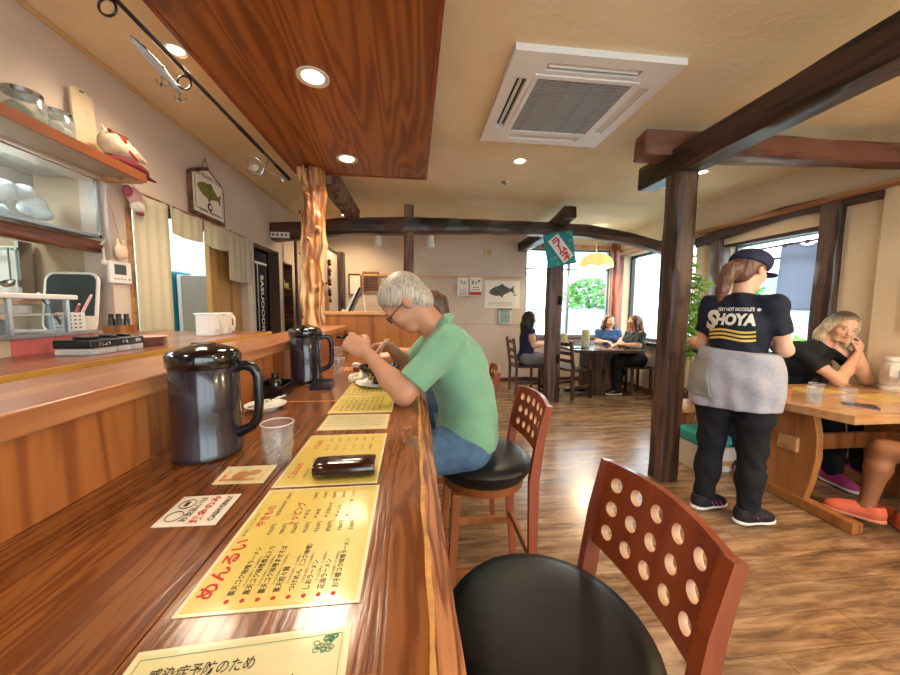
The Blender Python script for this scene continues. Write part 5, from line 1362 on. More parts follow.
# wooden box with dark bottles
t = thing('cutlery_box', 'small wooden box on the pass beside the curtain post', 'box', (-1.59, 2.02, KZ)); t.scale = (.85, .8, .85)
m = MB().bb(-.05, .05, -.06, .06, 0, .004).bb(-.05, -.044, -.06, .06, .004, .05).bb(.044, .05, -.06, .06, .004, .05).bb(-.044, .044, -.06, -.054, .004, .05).bb(-.044, .044, .054, .06, .004, .05).bb(-.044, .044, -.003, .003, .004, .05)
m.build('box_body', M_PANELW, t)
for i, (x, y) in enumerate(((-.02, -.032), (.022, -.028), (-.02, .028), (.022, .034))):
    t = thing('spice_bottle', 'small dark spice bottle standing in the wooden box', 'bottle', (-1.59+x*.8, 2.02+y*.8, KZ+.004), group='dark spice bottles in the wooden box')
    MB().lathe([(0, 0), (.014, 0), (.014, .07), (.009, .08), (0, .08)], 14).build('bottle_body', M_DKSTEEL, t, smooth=True)
    MB().lathe([(0, .0801), (.011, .0801), (.011, .10), (0, .10)], 14).build('cap', M_BLACK, t, smooth=True)
# white pitchers and red-capped bottle
for i, (x, y, lb) in enumerate(((-1.05, 1.86, 'white plastic pitcher, left of the pair behind the near jug'), (-1.05, 1.985, 'white plastic pitcher with its handle in front, right of the pair'))):
    t = thing('white_pitcher', lb, 'pitcher', (x, y, KZ), group='white pitchers on the pass')
    t.scale = (.8, .95, .78); m = MB(); m.prism(rrect(.10, .088, .02), .135); m.build('body', M_WHITE if i == 0 else M_OFFW, t, bevel=.006)
    MB().bb(-.052, .052, -.046, .046, .135, .147).build('lid', M_WHITE, t, bevel=.004)
    MB().tube([(.048, -.0, .125), (.078, -.0, .125), (.085, -.0, .11), (.085, -.0, .05), (.078, -.0, .035), (.048, -.0, .035)], .007, 8).build('handle', M_OFFW, t, smooth=True)
t = thing('sauce_bottle', 'slim bottle with a red and white label right of the white pitchers', 'bottle', (-1.05, 2.09, KZ)); t.scale = (.8, .8, .8)
MB().lathe([(0, 0), (.016, 0), (.017, .06), (.008, .08), (.008, .10), (0, .10)], 16).build('bottle_body', plain('dkred', '#8f2d22', .3), t, smooth=True)
MB().lathe([(.0175, .012), (.0178, .05)], 16, cap=False).build('label_band', M_WHITE, t, smooth=True)
MB().lathe([(0, .1001), (.010, .1001), (.010, .118), (0, .118)], 12).build('cap', M_WHITE, t, smooth=True)
# hanging glass cabinet in the pass-through
t = thing('wall_cabinet', 'hanging steel cabinet with sliding glass doors over the kitchen pass', 'cabinet', (-1.78, .6, 1.68))
m = MB().bb(-.32, 0, -1.4, 1.575, .33, .345).bb(-.32, -.0, -1.4, 1.575, 0, .012).bb(-.32, -.31, -1.4, 1.575, .012, .33)
m.build('cabinet_body', plain('cab_grey', '#a9a39a', .4), t)
m = MB().bb(0, .014, -1.4, 1.575, .32, .345).bb(0, .014, -1.4, 1.575, 0, .014).bb(0, .014, 1.56, 1.58, 0, .345).bb(0, .014, .75, .765, .014, .32)
m.build('door_frame', M_STEEL, t)
MB().bb(.004, .008, .765, 1.56, .014, .32).build('glass_door', M_GLASS, t); MB().bb(.010, .012, -1.4, .75, .014, .32).build('glass_door', M_GLASS, t)
S = Solid(); rnd = random.Random(9)
for i in range(26): a = V3(rnd.uniform(-.06, .06), rnd.uniform(-.2, .2), rnd.uniform(.03, .17)); S.ell(a, (rnd.uniform(.03, .05), rnd.uniform(.04, .06), rnd.uniform(.03, .045)), None, .008)
o = solid_obj(S, 'plastic_bag', plain('bag_plastic', '#dce6e6', .15, coat=.6, bump=.5, bscale=20), None, .012); o.location = (-1.90, 1.80, 1.695); o['label'] = 'crumpled clear-white plastic bag inside the hanging glass cabinet'; o['category'] = 'bag'
o = MB().bb(-.1, .1, -.12, .12, 0, .03).build('black_tray', M_BLACK, None, loc=(-1.95, 1.44, 1.693), bevel=.004, label='black tray at the left inside the hanging glass cabinet', cat='tray')
# steel-blue light strip inside the cabinet
l = bpy.data.lights.new('cabinet_light', 'AREA'); l.shape = 'RECTANGLE'; l.size = .06; l.size_y = 1.2; l.energy = 12; l.color = (.8, .95, 1)
lt = thing('cabinet_lamp', 'cool white strip lamp under the top of the hanging cabinet', 'lamp', (-1.94, 1.2, 2.005))
MB().bb(-.03, .03, -.5, .5, -.003, .012).build('tube', plain('tube_glow', '#ffffff', .4, emis='#e8fbff', estr=6), lt)
o = bpy.data.objects.new('lamp_light', l); COL.objects.link(o); o.parent = lt; o.location = (0, 0, -.006)
wavy('hanging_rail', [(-1.80, -.6, 1.63), (-1.80, 2.19, 1.63)], .05, .065, wood('rail_dark', '#4a2718', '#6a3a26', '#7d4a33', 'Y', 1), 21, .001, 10, loc=(-1.8, .6, 1.63), cat='rail', label='dark wooden rail running under the hanging glass cabinet')
# utensil rack on the end wall side
t = thing('utensil_rack', 'steel rack with a bright back panel at the far left of the kitchen', 'rack', (-2.24, 2.10, 1.32))
MB().bb(-.33, .10, .05, .06, .0, .30).build('back_panel', M_WHITE, t)
MB().bb(.10, .12, .0, .07, -.02, .32).build('upright', M_STEEL, t); MB().bb(-.35, .12, -.01, .0, .27, .285).build('hook_bar', M_STEEL, t)
for i, (x, s) in enumerate(((-.08, 1.), (.01, .9), (.09, 1.1))):
    t = thing('ladle', ['steel ladle hanging at the far left of the rack', 'steel ladle hanging in the middle of the rack', 'steel ladle hanging nearest the rack upright'][i], 'ladle', (-2.24+x, 2.08, 1.40), group='ladles on the utensil rack')
    MB().tube([(0, 0, .20), (0, 0, .03)], .004, 8).build('handle', M_STEEL, t, smooth=True)
    MB().lathe([(0, -.03), (.02, -.024), (.034, 0), (.031, 0), (.018, -.021), (0, -.026)], 20, T((0, -.02, .02)) @ Rx(.5)).build('ladle_bowl', M_STEEL, t, smooth=True)
o = MB().bb(-.42, .12, -.09, .09, 0, .02).build('wall_shelf', M_RAIL, None, loc=(-2.16, 2.09, 1.302), label='pale wooden shelf under the utensil rack', cat='shelf')
o = MB().lathe([(0, 0), (.06, 0), (.062, .10), (.056, .10), (.054, .006), (0, .006)], 26).build('bamboo_tub', plain('bamboo', '#c9ab7a', .6, noise=.2, nscale=40), None, loc=(-1.60, 1.45, KZ+.062), smooth=True, label='pale bamboo tub at the left edge of the kitchen pass', cat='tub')
# ------------------------------------------------------------------ shelf above and its things
t = thing('wall_shelf', 'long orange-brown shelf high on the left wall over the glass cabinet', 'shelf', (-1.64, 1.0, 2.0))
MB().bb(-.095, .105, -1.8, 1.19, .012, .045).build('board', plain('shelf_under', '#a08b74', .6), t)
MB().bb(.105, .118, -1.8, 1.19, .0, .048).build('edge_strip', plain('shelf_edge', '#94512a', .45, noise=.12), t)
MB().bb(-.09, .10, 1.15, 1.185, -.01, .012).build('bracket', M_RAIL, t)
SZ = 2.0455
M_JAR = glassy('jar_glass', '#f4f7f4', .16, .05, .22)
def jar(label, y, hh, r, content, ccol):
    t = thing('glass_jar', label, 'jar', (-1.63, y, SZ), group='lidded glass jars on the high shelf')
    MB().lathe([(0, 0), (r, 0), (r*1.04, .01), (r*1.04, hh*.78), (r*.85, hh*.88), (r*.85, hh*.92)], 28, cap=False).build('glass_body', M_JAR, t, smooth=True)
    MB().lathe([(r*.9, hh*.88), (r*.92, hh), (0, hh*1.02)], 28, cap=False).build('lid', M_STEEL, t, smooth=True)
    S = Solid(); rnd = random.Random(int(y*100))
    for i in range(12): S.ell((rnd.uniform(-r*.5, r*.5), rnd.uniform(-r*.5, r*.5), rnd.uniform(.03, hh*.6)), (.022, .022, .02), None, .008)
    o = solid_obj(S, 'contents', plain(content, ccol, .5, noise=.3, nscale=30), t, .007)
jar('squat jar with green contents, left of the two lidded jars', 1.685, .14, .066, 'jar_green', '#9aa860')
jar('lidded jar with white contents, right of the two jars', 1.815, .13, .060, 'jar_white', '#e4ddd0')
t = thing('sauce_bottle', 'brown bottle with dark cap at the far left of the high shelf', 'bottle', (-1.63, 1.50, SZ))
MB().lathe([(0, 0), (.045, 0), (.047, .10), (.03, .13), (.02, .16), (0, .16)], 24).build('bottle_body', plain('bottle_amber', '#3c1f10', .15, coat=.5), t, smooth=True)
MB().lathe([(.0475, .02), (.048, .085)], 24, cap=False).build('label_band', plain('btl_label', '#d8a868', .5), t, smooth=True)
MB().lathe([(0, .1601), (.023, .1601), (.022, .185), (0, .187)], 16).build('cap', M_BLACK, t, smooth=True)
t = thing('wooden_plaque', 'tall pale wooden tablet standing on the high shelf against the wall', 'plaque', (-1.705, 2.05, SZ), rot=(0, -.05, 0))
MB().prism([(-.062, 0), (.062, 0), (.062, .345), (.0, .372), (-.062, .345)], .012, T((0, 0, 0)) @ Matrix(((0, 0, 1, 0), (1, 0, 0, 0), (0, 1, 0, 0), (0, 0, 0, 1)))).build('tablet', plain('pale_tablet', '#d6c2a2', .6, noise=.08, nscale=20), t)
MB().tube([(.013, -.01, .35), (.013, .01, .355)], .004, 6).build('nail', M_DARK, t)
t = thing('fish_doll', 'stuffed cloth doll on a red cushion at the end of the high shelf', 'doll', (-1.62, 2.16, SZ))
S = Solid(); S.ell((0, .02, .035), (.075, .14, .04), None, .02); S.cap((0, .14, .03), (.02, .22, .02), .02, .006, .02); solid_obj(S, 'cushion', plain('crimson_cloth', '#6e1c28', .8), t, .007)
S = Solid(); S.ell((0, -.01, .10), (.062, .10, .055), None, .02); S.ell((.01, -.08, .12), (.055, .055, .055), None, .02); S.cap((.03, -.02, .15), (.05, .09, .09), .02, .012, .02); S.cap((.0, -.10, .165), (0, -.12, .195), .012, .004, .01)
solid_obj(S, 'cloth_body', plain('cloth_cream', '#d0bda4', .85, noise=.3, nscale=22), t, .007)
S = Solid(); S.ell((.0, .02, .155), (.04, .05, .022), None, .02); S.cap((0, -.06, .18), (0, .03, .19), .014, .012, .01); S.cap((.03, -.09, .155), (.035, -.12, .17), .014, .008, .01); solid_obj(S, 'brown_tuft', plain('tuft', '#7a3a22', .9), t, .006)
S = Solid(); S.ell((.045, -.06, .145), (.02, .035, .014), None, .01); S.cap((.06, -.03, .10), (.066, .02, .07), .008, .006, .01); solid_obj(S, 'red_trim', M_RED, t, .005)
# plaque with fish
YZ = Matrix(((0, 0, 1, 0), (1, 0, 0, 0), (0, 1, 0, 0), (0, 0, 0, 1)))     # local xy -> world YZ, z -> +X
t = thing('fish_sign', 'framed wooden sign with a green fish and lettering, hanging high on the left wall', 'sign', (XL+.012, 3.13, 2.02))
out = [(-.24, 0), (.24, 0), (.24, .32), (.17, .36), (.0, .43), (-.17, .36), (-.24, .32)]
inn = [(-.21, .03), (.21, .03), (.21, .31), (.15, .34), (.0, .40), (-.15, .34), (-.21, .31)]
MB().prism(out, .022, YZ).build('frame', M_TRIM, t, bevel=.003); MB().prism(inn, .004, T((.0225, 0, 0)) @ YZ).build('panel', M_WPAPER, t)
def fish_geo(m, M, s, th=.003):
    P = [(-.5, .0), (-.42, .09), (-.25, .17), (0, .20), (.22, .13), (.36, .05), (.5, .16), (.47, 0), (.5, -.14), (.36, -.04), (.2, -.10), (0, -.16), (-.25, -.15), (-.42, -.08)]
    m.prism([(x*s, y*s) for x, y in P], th, M)
    m.prism([(-.15*s, .17*s), (.05*s, .26*s), (.18*s, .14*s), (0, .17*s)], th, M); m.prism([(-.1*s, -.14*s), (0, -.24*s), (.08*s, -.13*s)], th, M)
m = MB(); fish_geo(m, T((.027, 0, .22)) @ YZ @ Rz(-.12) @ Matrix.Diagonal((1, 1, 1, 1)), .33); m.build('fish_picture', plain('fish_green', '#7b7a34', .5, noise=.35, nscale=30), t)
m = MB(); put_text(m, 'GO FISHING CLUB', .042, T((.028, 0, .325)) @ YZ, .36, .02, 'c'); put_text(m, 'GONE  FISHING', .03, T((.028, 0, .05)) @ YZ, .3, .02, 'c')
m.lathe([(0, 0), (.034, 0), (.034, .002), (0, .002)], 20, T((.027, 0, .105)) @ YZ); m.tube([(.028, -.19, .31), (.028, -.19, .06), (.028, .19, .06), (.028, .19, .31)], .002, 5)
m.build('black_print', M_INK, t)
MB().lathe([(0, 0), (.018, 0), (.018, .002), (0, .002)], 20, T((.030, 0, .105)) @ YZ).build('white_dot', M_WPAPER, t)
MB().tube([(.01, -.06, .395), (.004, .0, .50), (.01, .06, .395)], .0025, 5).build('hanging_cord', M_DARK, t)
# noren curtain
t = thing('noren_curtain', 'cream split curtain hanging across the kitchen doorway on the left wall', 'curtain', (XL+.03, 3.05, 2.0))
MB().tube([(0, -.76, .0), (0, .76, .0)], .009, 8).build('curtain_rod', M_RAIL, t, smooth=True)
def cp(y0, y1, L, mag=.012, ph=0, L2=None):
    L2 = L2 or L
    def f(u, v):
        sag = .02*math.sin(PI*u)
        return (.008+mag*math.sin(u*9+ph)*v+.004*math.sin(u*23+ph), y0+(y1-y0)*u, .006-sag*(1-v)*.8-v*(L+(L2-L)*u)-.03*v*math.sin(PI*u)*(-1 if L > .6 else 1)*.5)
    m = MB(); m.grid(f, 22, 18); m.build('curtain_panel', M_CLOTH, t, smooth=True, solid=.003)
cp(-.74, -.42, .92, .007, 1, .92); cp(-.405, -.03, .19, .004, 2); cp(-.015, .345, .20, .004, 3); cp(.355, .745, .46, .005, 4)
struct(MB().bb(XL-.14, XL+.012, 2.31, 2.345, 0, 2.02), 'trim_16', M_RAIL, bevel=.003)
struct(MB().bb(XL-.14, XL+.012, 2.345, 3.80, 1.97, 2.0), 'trim_17', M_RAIL)
struct(MB().bb(XL-.10, XL-.06, 3.27, 3.80, 0, 1.97), 'door_1', M_BROWNP)
struct(MB().bb(XL-.14, XL+.01, 3.795, 3.83, 0, 2.02).bb(XL-.0, XL+.01, 3.93, 3.96, 0, 2.02), 'trim_18', plain('pale_jamb', '#c9b8a6', .6))
# thermostat / intercom
t = thing('wall_intercom', 'white wall control panel with a dark screen beside the curtain', 'control panel', (XL, 2.23, 1.43))
MB().bb(0, .018, -.075, .075, 0, .125).build('housing', M_WHITE, t, bevel=.004)
MB().bb(.018, .020, -.045, .035, .05, .108).build('screen', plain('lcd', '#4a5a58', .2), t)
m = MB()
for i in range(4): m.bb(.018, .020, -.05+i*.022, -.038+i*.022, .02, .028)
m.lathe([(0, 0), (.008, 0), (.008, .003), (0, .003)], 14, T((.018, .055, .025)) @ YZ); m.build('buttons', plain('btn_grey', '#a8a6a4', .5), t)
# hanging charms (plain cloth shapes)
t = thing('hanging_charm', 'cream round rabbit-eared plush charm hanging above the wall control panel', 'charm', (XL+.03, 2.225, 1.575))
S = Solid(); S.ell((0, 0, .045), (.022, .042, .036), None, .01); S.ell((0, 0, .02), (.022, .034, .026), None, .01)
for s in (-1, 1): S.cap((0, s*.016, .075), (0, s*.02, .105), .009, .007, .008)
solid_obj(S, 'plush_body', plain('plush_cream', '#ead0b4', .9), t, .004); MB().tube([(0, 0, .08), (-.01, -.02, .22), (-.02, -.03, .30)], .0015, 5).build('cord', M_RAIL, t)
t = thing('hanging_charm', 'pink and white cloth bundle charm hanging at the top of the curtain post', 'charm', (XL+.045, 2.33, 1.87))
S = Solid(); S.ell((0, 0, .09), (.028, .05, .055), None, .02); solid_obj(S, 'pouch', plain('pouch_pink', '#d8a8a8', .9, noise=.2, nscale=40), t, .005)
S = Solid(); S.ell((.004, .012, .035), (.03, .045, .035), None, .02); solid_obj(S, 'lower_pouch', plain('pouch_white', '#e8dcd2', .9, noise=.15, nscale=40), t, .005)
S = Solid(); S.ell((.002, -.05, .11), (.02, .03, .035), None, .02); S.ell((.0, .03, .0), (.022, .03, .014), None, .02); solid_obj(S, 'ribbon', plain('ribbon_rose', '#a85060', .8), t, .005)
MB().tube([(0, 0, .13), (-.01, 0, .19)], .002, 5).build('cord', M_RED, t)
t = thing('hanging_charm', 'small white bird-shaped charm on a cord at the end of the cabinet rail', 'charm', (-1.745, 2.15, 1.52))
S = Solid(); S.ell((0, 0, .02), (.014, .02, .016), None, .01); S.cap((0, .0, .03), (0, .0, .10), .008, .006, .01); S.cap((0, -.01, .12), (0, .018, .15), .007, .004, .01); solid_obj(S, 'body', M_OFFW, t, .004)
# things in the back kitchen: water dispenser/fridge
t = thing('refrigerator', 'grey fridge with a pale door edge seen through the curtain opening', 'refrigerator', (-2.03, 3.40, 0))
MB().bb(-.085, .16, -.02, .36, 0, 1.58).build('cabinet_body', plain('fridge_grey', '#8f8a88', .4), t, bevel=.01)
MB().bb(-.125, -.086, -.025, .36, .02, 1.585).build('door', plain('fridge_white', '#c9d3da', .3), t, bevel=.012)
t = thing('water_dispenser', 'bright blue dispenser cabinet at the left of the grey fridge', 'dispenser', (-2.30, 3.45, 0))
MB().bb(-.13, .13, -.12, .2, 0, 1.62).build('cabinet_body', plain('disp_blue', '#1f8fb8', .35), t, bevel=.03, seg=3)
MB().lathe([(0, 0), (.03, 0), (.03, .03), (0, .03)], 16, T((.0, -.121, 1.10)) @ Rx(PI/2)).build('dial', M_WHITE, t)
m = MB().bb(.02, .06, -.14, -.12, 1.1, 1.4); m.build('tap_panel', plain('disp_dk', '#14607f', .4), t, bevel=.004)
o = MB().bb(-.012, .0, -.03, .03, 0, .10).build('wall_switch', M_WHITE, None, loc=(-1.89, 3.75, 1.30), label='white wall switch by the fridge', cat='switch')
l = bpy.data.lights.new('kitchen_tube', 'AREA'); l.shape = 'RECTANGLE'; l.size = .3; l.size_y = 1.2; l.energy = 15; l.color = (.93, 1, .98)
lt = thing('ceiling_tube_lamp', 'fluorescent ceiling lamp in the back kitchen', 'lamp', (-2.5, 3.0, ZC-.02))
MB().bb(-.1, .1, -.6, .6, 0, .02).build('housing', M_WHITE, lt)
MB().bb(-.08, .08, -.58, .58, -.02, -.001).build('diffuser', plain('tube_glow2', '#ffffff', .4, emis='#f0fffa', estr=4), lt)
o = bpy.data.objects.new('lamp_light', l); COL.objects.link(o); o.parent = lt; o.location = (0, 0, -.03)
l2 = l.copy(); l2.energy = 16; lt2 = dup(lt, (-2.5, .8, ZC-.02), label='fluorescent ceiling lamp over the left kitchen')
# dark doorway: black team banner
t = thing('black_banner', 'black cloth banner with white vertical lettering hanging in the dark doorway', 'banner', (-1.80, 4.38, .55))
def bf(u, v): return (.015*math.sin(u*9), -.30+.34*u+.30*0, 1.38*v)
m = MB(); m.grid(bf, 16, 16); m.build('cloth', plain('banner_black', '#101218', .8), t, smooth=True, solid=.004)
m = MB(); put_text(m, 'SASUOODIEN', .10, T((.022, -.16, 1.12)) @ YZ @ Rz(-PI/2), .78, .02)
m.bb(.018, .021, -.29, .03, 1.24, 1.265).bb(.018, .021, -.29, -.14, .30, .32).bb(.018, .021, -.235, -.225, .32, 1.24)
m.build('white_lettering', M_WHITE, t)
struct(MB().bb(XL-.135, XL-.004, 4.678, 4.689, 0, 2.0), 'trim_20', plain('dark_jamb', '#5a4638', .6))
# recessed shelf with ornaments
t = thing('niche_shelf', 'dark red-brown recessed shelves in the left wall beyond the doorway', 'shelf', (XL-.07, 4.975, .88))
MB().bb(-.07, -.055, -.17, .17, .0, 1.02).build('back_board', plain('niche_red', '#5a2018', .5), t)
m = MB().bb(-.055, .075, -.175, -.155, 0, 1.02).bb(-.055, .075, .155, .175, 0, 1.02).bb(-.055, .075, -.155, .155, 1.0, 1.02).bb(-.055, .075, -.155, .155, 0, .02)
m.build('niche_frame', M_TRIM, t)
for z in (.30, .66): MB().bb(-.054, .07, -.155, .155, z, z+.02).build('shelf_board', M_TRIM, t)
o = MB().bb(-.03, .03, -.12, .12, 0, .07).build('green_box', plain('box_green', '#8fa860', .6), None, loc=(XL-.06, 4.97, .88+.682), bevel=.004, label='green box on the upper board of the wall niche', cat='box')
S = Solid(); S.ell((0, 0, .015), (.02, .03, .02), None, .01); S.ell((0, 0, .04), (.014, .018, .014), None, .01); o = solid_obj(S, 'figurine', M_WHITE, None, .005); o.location = (XL-.06, 4.97, 1.634); o['label'] = 'small white ornament on top of the green box in the wall niche'; o['category'] = 'ornament'
# dark post and partition screen further back
wavy('wooden_post', [(-1.60, 4.9, 0), (-1.60, 4.9, 2.2)], .03, .03, M_DARK, 31, .002, 12, loc=(-1.6, 4.9, 0), cat='post', up=(0, 1, 0), label='thin dark post left of the log pillar')
t = thing('partition_wall', 'pale partition with a black sloping cap behind the log pillar', 'partition', (-1.25, 5.05, 0))
MB().bb(-.02, .02, -.25, .82, 0, 2.14).build('panel', M_WALL, t)
MB().bb(-.03, .03, -.27, .82, 2.14, 2.17).build('cap', M_BLACK, t)
t = thing('garland', 'vertical string of small red and white charms hanging on the partition', 'ornament', (-1.22, 5.12, 1.37))
MB().tube([(0, 0, .0), (0, 0, .66)], .003, 5).build('string', M_DARK, t)
rnd = random.Random(6)
for i in range(13):
    S = Solid(); S.ell((.01, rnd.uniform(-.025, .025), .02+i*.048), (.022, .045, .026), None, .01)
    solid_obj(S, 'charm', [plain('charm_red', '#7a2a24', .7), plain('charm_white', '#d8c4b4', .7), plain('charm_dk', '#4a1d1a', .7)][i % 3], t, .008, 0, 1)
struct(MB().bb(-1.32, -1.14, 5.72, 5.90, 0, 2.19), 'trim_19', M_DARK)
t = thing('picture_frame', 'brown framed picture on the wall behind the dark easel screen', 'picture', (-.98, 5.875, 1.50))
m = MB().bb(-.11, -.085, 0, .02, 0, .36).bb(.085, .11, 0, .02, 0, .36).bb(-.085, .085, 0, .02, 0, .025).bb(-.085, .085, 0, .02, .335, .36); m.build('frame', M_TRIM, t)
MB().bb(-.085, .085, .008, .015, .025, .335).build('picture', M_WPAPER, t)
t = thing('display_easel', 'black tilted board on a white easel behind the wooden screen', 'easel', (-.58, 3.38, 1.02), rot=(0, 0, 0))
M_ = Ry(.42)
MB().box((0, 0, 0), (.018, .16, .26), T((.02, 0, .35)) @ M_).build('black_board', M_BLACK, t, bevel=.003)
MB().bar((-.095, -.06, .17), (.055, -.06, .47), .012, .02, (0, 1, 0)).build('white_strut', M_WHITE, t)
MB().bar((-.10, -.07, .25), (.06, -.07, .205), .035, .01, (0, 1, 0)).build('white_ledge', M_OFFW, t)
MB().bar((.09, 0, .40), (.12, 0, .17), .012, .02, (0, 1, 0)).build('rear_leg', M_OFFW, t)
MB().bb(-.12, .14, -.10, .10, .13, .17).build('base', M_DARK, t)
t = thing('side_cabinet', 'brown cabinet behind the wooden screen carrying the easel and menu stand', 'cabinet', (-.20, 3.40, 0))
MB().bb(-.48, .50, -.19, .19, 0, 1.12).build('cabinet_body', M_PANELW, t); MB().bb(-.50, .52, -.21, .21, 1.12, 1.148).build('top', M_TRIM, t)
t = thing('slatted_panel', 'small wooden slatted panel on the back wall', 'panel', (-.72, 5.87, 1.56))
m = MB().bb(-.14, -.12, 0, .02, 0, .34).bb(.12, .14, 0, .02, 0, .34).bb(-.12, .12, 0, .02, 0, .02).bb(-.12, .12, 0, .02, .32, .34); m.build('frame', M_RAIL, t)
m = MB()
for i in range(6): m.bb(-.12, .12, .004, .014, .04+i*.048, .065+i*.048)
m.build('slats', M_TRIM, t); MB().bb(-.12, .12, .014, .018, .02, .32).build('back_board', M_DARK, t)
t = thing('menu_stand', 'open white and yellow menus standing behind the head of the man in green', 'menu', (-.06, 3.42, 1.148))
MB().bar((-.06, 0, 0), (-.12, 0, .34), .16, .006, (0, 1, 0)).build('white_page', M_WPAPER, t)
m = MB(); m.box((0, 0, 0), (.28, .006, .17), T((.06, .03, .28)) @ Ry(.1)); m.build('poster_page', plain('poster_cream', '#ead7b8', .5, noise=.2, nscale=15), t)
m = MB(); m.box((0, 0, 0), (.12, .004, .05), T((.03, .024, .29)) @ Ry(.3)); m.build('red_print', M_RED, t)
S = Solid(); S.ell((-.10, 0, .10), (.05, .05, .10), None, .02); solid_obj(S, 'black_bag', M_BLACK, t, .01)
# ------------------------------------------------------------------ back wall notices
def wallcard(name, label, cat, x0, x1, z0, z1, y=YB-.006):
    t = thing(name, label, cat, (x0, y, z0)); MB().bb(0, x1-x0, 0, .005, 0, z1-z0).build('paper', M_WPAPER, t); return t, x1-x0, z1-z0
t, a, b_ = wallcard('wall_notice', 'white notice with black brush lettering, left of the pair on the back wall', 'notice', .74, .935, 1.52, 1.83, YB-.036)
m = MB(); put_text(m, 'てん', .075, T((.05, -.002, .20)) @ Rx(PI/2), .10, .03); put_text(m, 'しょく', .06, T((.04, -.002, .09)) @ Rx(PI/2), .11, .02)
for i in range(3): m.bb(.03, .17, -.002, 0, .02+i*.02, .026+i*.02)
m.build('lettering', M_INK, t)
t, a, b_ = wallcard('wall_notice', 'white notice with a red lower band, right of the pair on the back wall', 'notice', .955, 1.17, 1.52, 1.84, YB-.036)
m = MB(); put_text(m, 'まっ平', .085, T((.03, -.002, .20)) @ Rx(PI/2), .16, .03); m.bb(.03, .18, -.002, 0, .10, .11); m.bb(.05, .16, -.002, 0, .14, .15); m.build('lettering', M_INK, t)
MB().bb(.005, a-.005, -.002, 0, .01, .07).build('red_band', M_RED, t)
t, a, b_ = wallcard('fish_poster', 'white poster with a grey sea bream on the back wall', 'poster', 1.23, 1.86, 1.31, 1.79)
m = MB(); fish_geo(m, T((.30, -.001, .30)) @ Rx(PI/2) @ Matrix.Diagonal((1, 1.05, 1, 1)) @ Rz(.1), .46, .001); m.build('fish_picture', plain('fish_grey', '#5b5650', .6, noise=.35, nscale=25), t)
m = MB(); put_text(m, '黒鯛', .035, T((.50, -.002, .22)) @ Rx(PI/2), .07, .01)
for i in range(3): m.bb(.06, .50, -.0015, 0, .05+i*.025, .056+i*.025)
m.build('lettering', plain('soft_ink', '#7d776e', .6), t)
t = thing('leaflet_pocket', 'small wall pocket with a green leaflet hanging below the fish poster', 'leaflet holder', (1.60, YB-.02, 1.03))
MB().bb(-.115, .115, 0, .02, 0, .27).build('pocket', M_OFFW, t, bevel=.004); MB().bb(-.085, .085, -.004, 0, .03, .25).build('leaflet', plain('leaflet', '#8aa59a', .5, noise=.25, nscale=12), t)
MB().bb(-.125, .125, -.006, .01, .25, .275).build('clip', M_TRIM, t)
t = thing('wall_speaker', 'small square beige chime box high on the back wall', 'chime', (1.29, YB-.04, 2.19))
MB().bb(-.075, .075, 0, .04, 0, .15).build('housing', plain('chime_beige', '#d8c090', .5), t, bevel=.008); MB().bb(-.04, .04, -.002, 0, .03, .12).build('grille', plain('chime_dk', '#b89e70', .6), t)
M_REEL = plain('reel_silver', '#b5aa98', .35, metal=.3)
# ------------------------------------------------------------------ fishing rod with lure
RY = Matrix.Identity(4)
t = thing('fishing_rod', 'black fishing rod with a spinning reel hanging below the ceiling along the wood panel', 'fishing rod', (-1.11, 2.3, 2.44))
MB().tube([(0.0, -1.2, .0), (-.0, -.3, 0), (0, .1, 0)], [.008, .010, .012], 10).build('blank', M_BLACK, t, smooth=True)
MB().tube([(0, .1, 0), (0, .45, 0)], [.014, .013], 12).build('fore_grip', plain('eva_black', '#17171a', .8), t, smooth=True)
MB().tube([(0, .45, 0), (0, .66, 0)], [.012, .012], 12).build('reel_seat', M_DKSTEEL, t, smooth=True)
MB().tube([(0, .66, 0), (0, .98, 0)], [.013, .017], 12).build('butt_grip', plain('eva_black2', '#17171a', .8), t, smooth=True)
for y, r in ((-.80, .030), (-.37, .032)):
    g = MB(); c = Vector((-.03, y, -.03)); g.tube([c+Vector((r*math.cos(a), 0, r*math.sin(a))) for a in [2*PI*k/20 for k in range(20)]], .0045, 6, closed=True)
    g.tube([(0, y-.03, 0), c+Vector((0, 0, r))], .0035, 6); g.tube([(0, y+.03, 0), c+Vector((0, 0, r))], .0035, 6); g.build('line_guide', M_BLACK, t, smooth=True)
rt = MB(); rt.tube([(0, .55, -.01), (-.03, .56, -.06), (-.05, .56, -.085)], .008, 8); o = rt.build('reel', M_STEEL, t, smooth=True)
MB().lathe([(0, -.045), (.03, -.042), (.036, -.02), (.024, -.018), (.024, .02), (.036, .024), (.036, .032), (.015, .04), (0, .04)], 28, T((-.075, .50, -.10)) @ Rx(PI/2)).build('spool', M_REEL, o, smooth=True)
MB().tube([Vector((-.075, .49, -.10))+Vector((.06*math.cos(a), -.05*max(0, math.sin(a)), .06*math.sin(a))) for a in [PI*2*k/24 for k in range(24)]], .0035, 6, closed=True).build('bail_wire', M_STEEL, o, smooth=True)
m = MB(); m.tube([(-.05, .58, -.09), (.04, .60, -.11), (.06, .62, -.13)], .005, 8); m.lathe([(0, -.015), (.014, -.012), (.014, .012), (0, .015)], 14, T((.065, .62, -.14))); m.build('crank_handle', M_STEEL, o, smooth=True)
MB().tube([(-.03, -.80, -.03), (-.035, -.72, -.05), (-.04, -.66, -.06)], .0012, 5).tube([(-.03, -.37, -.03), (0, -.2, -.02), (0, -.12, -.01)], .0012, 5).build('fishing_line', plain('line', '#d8c9a0', .5), t)
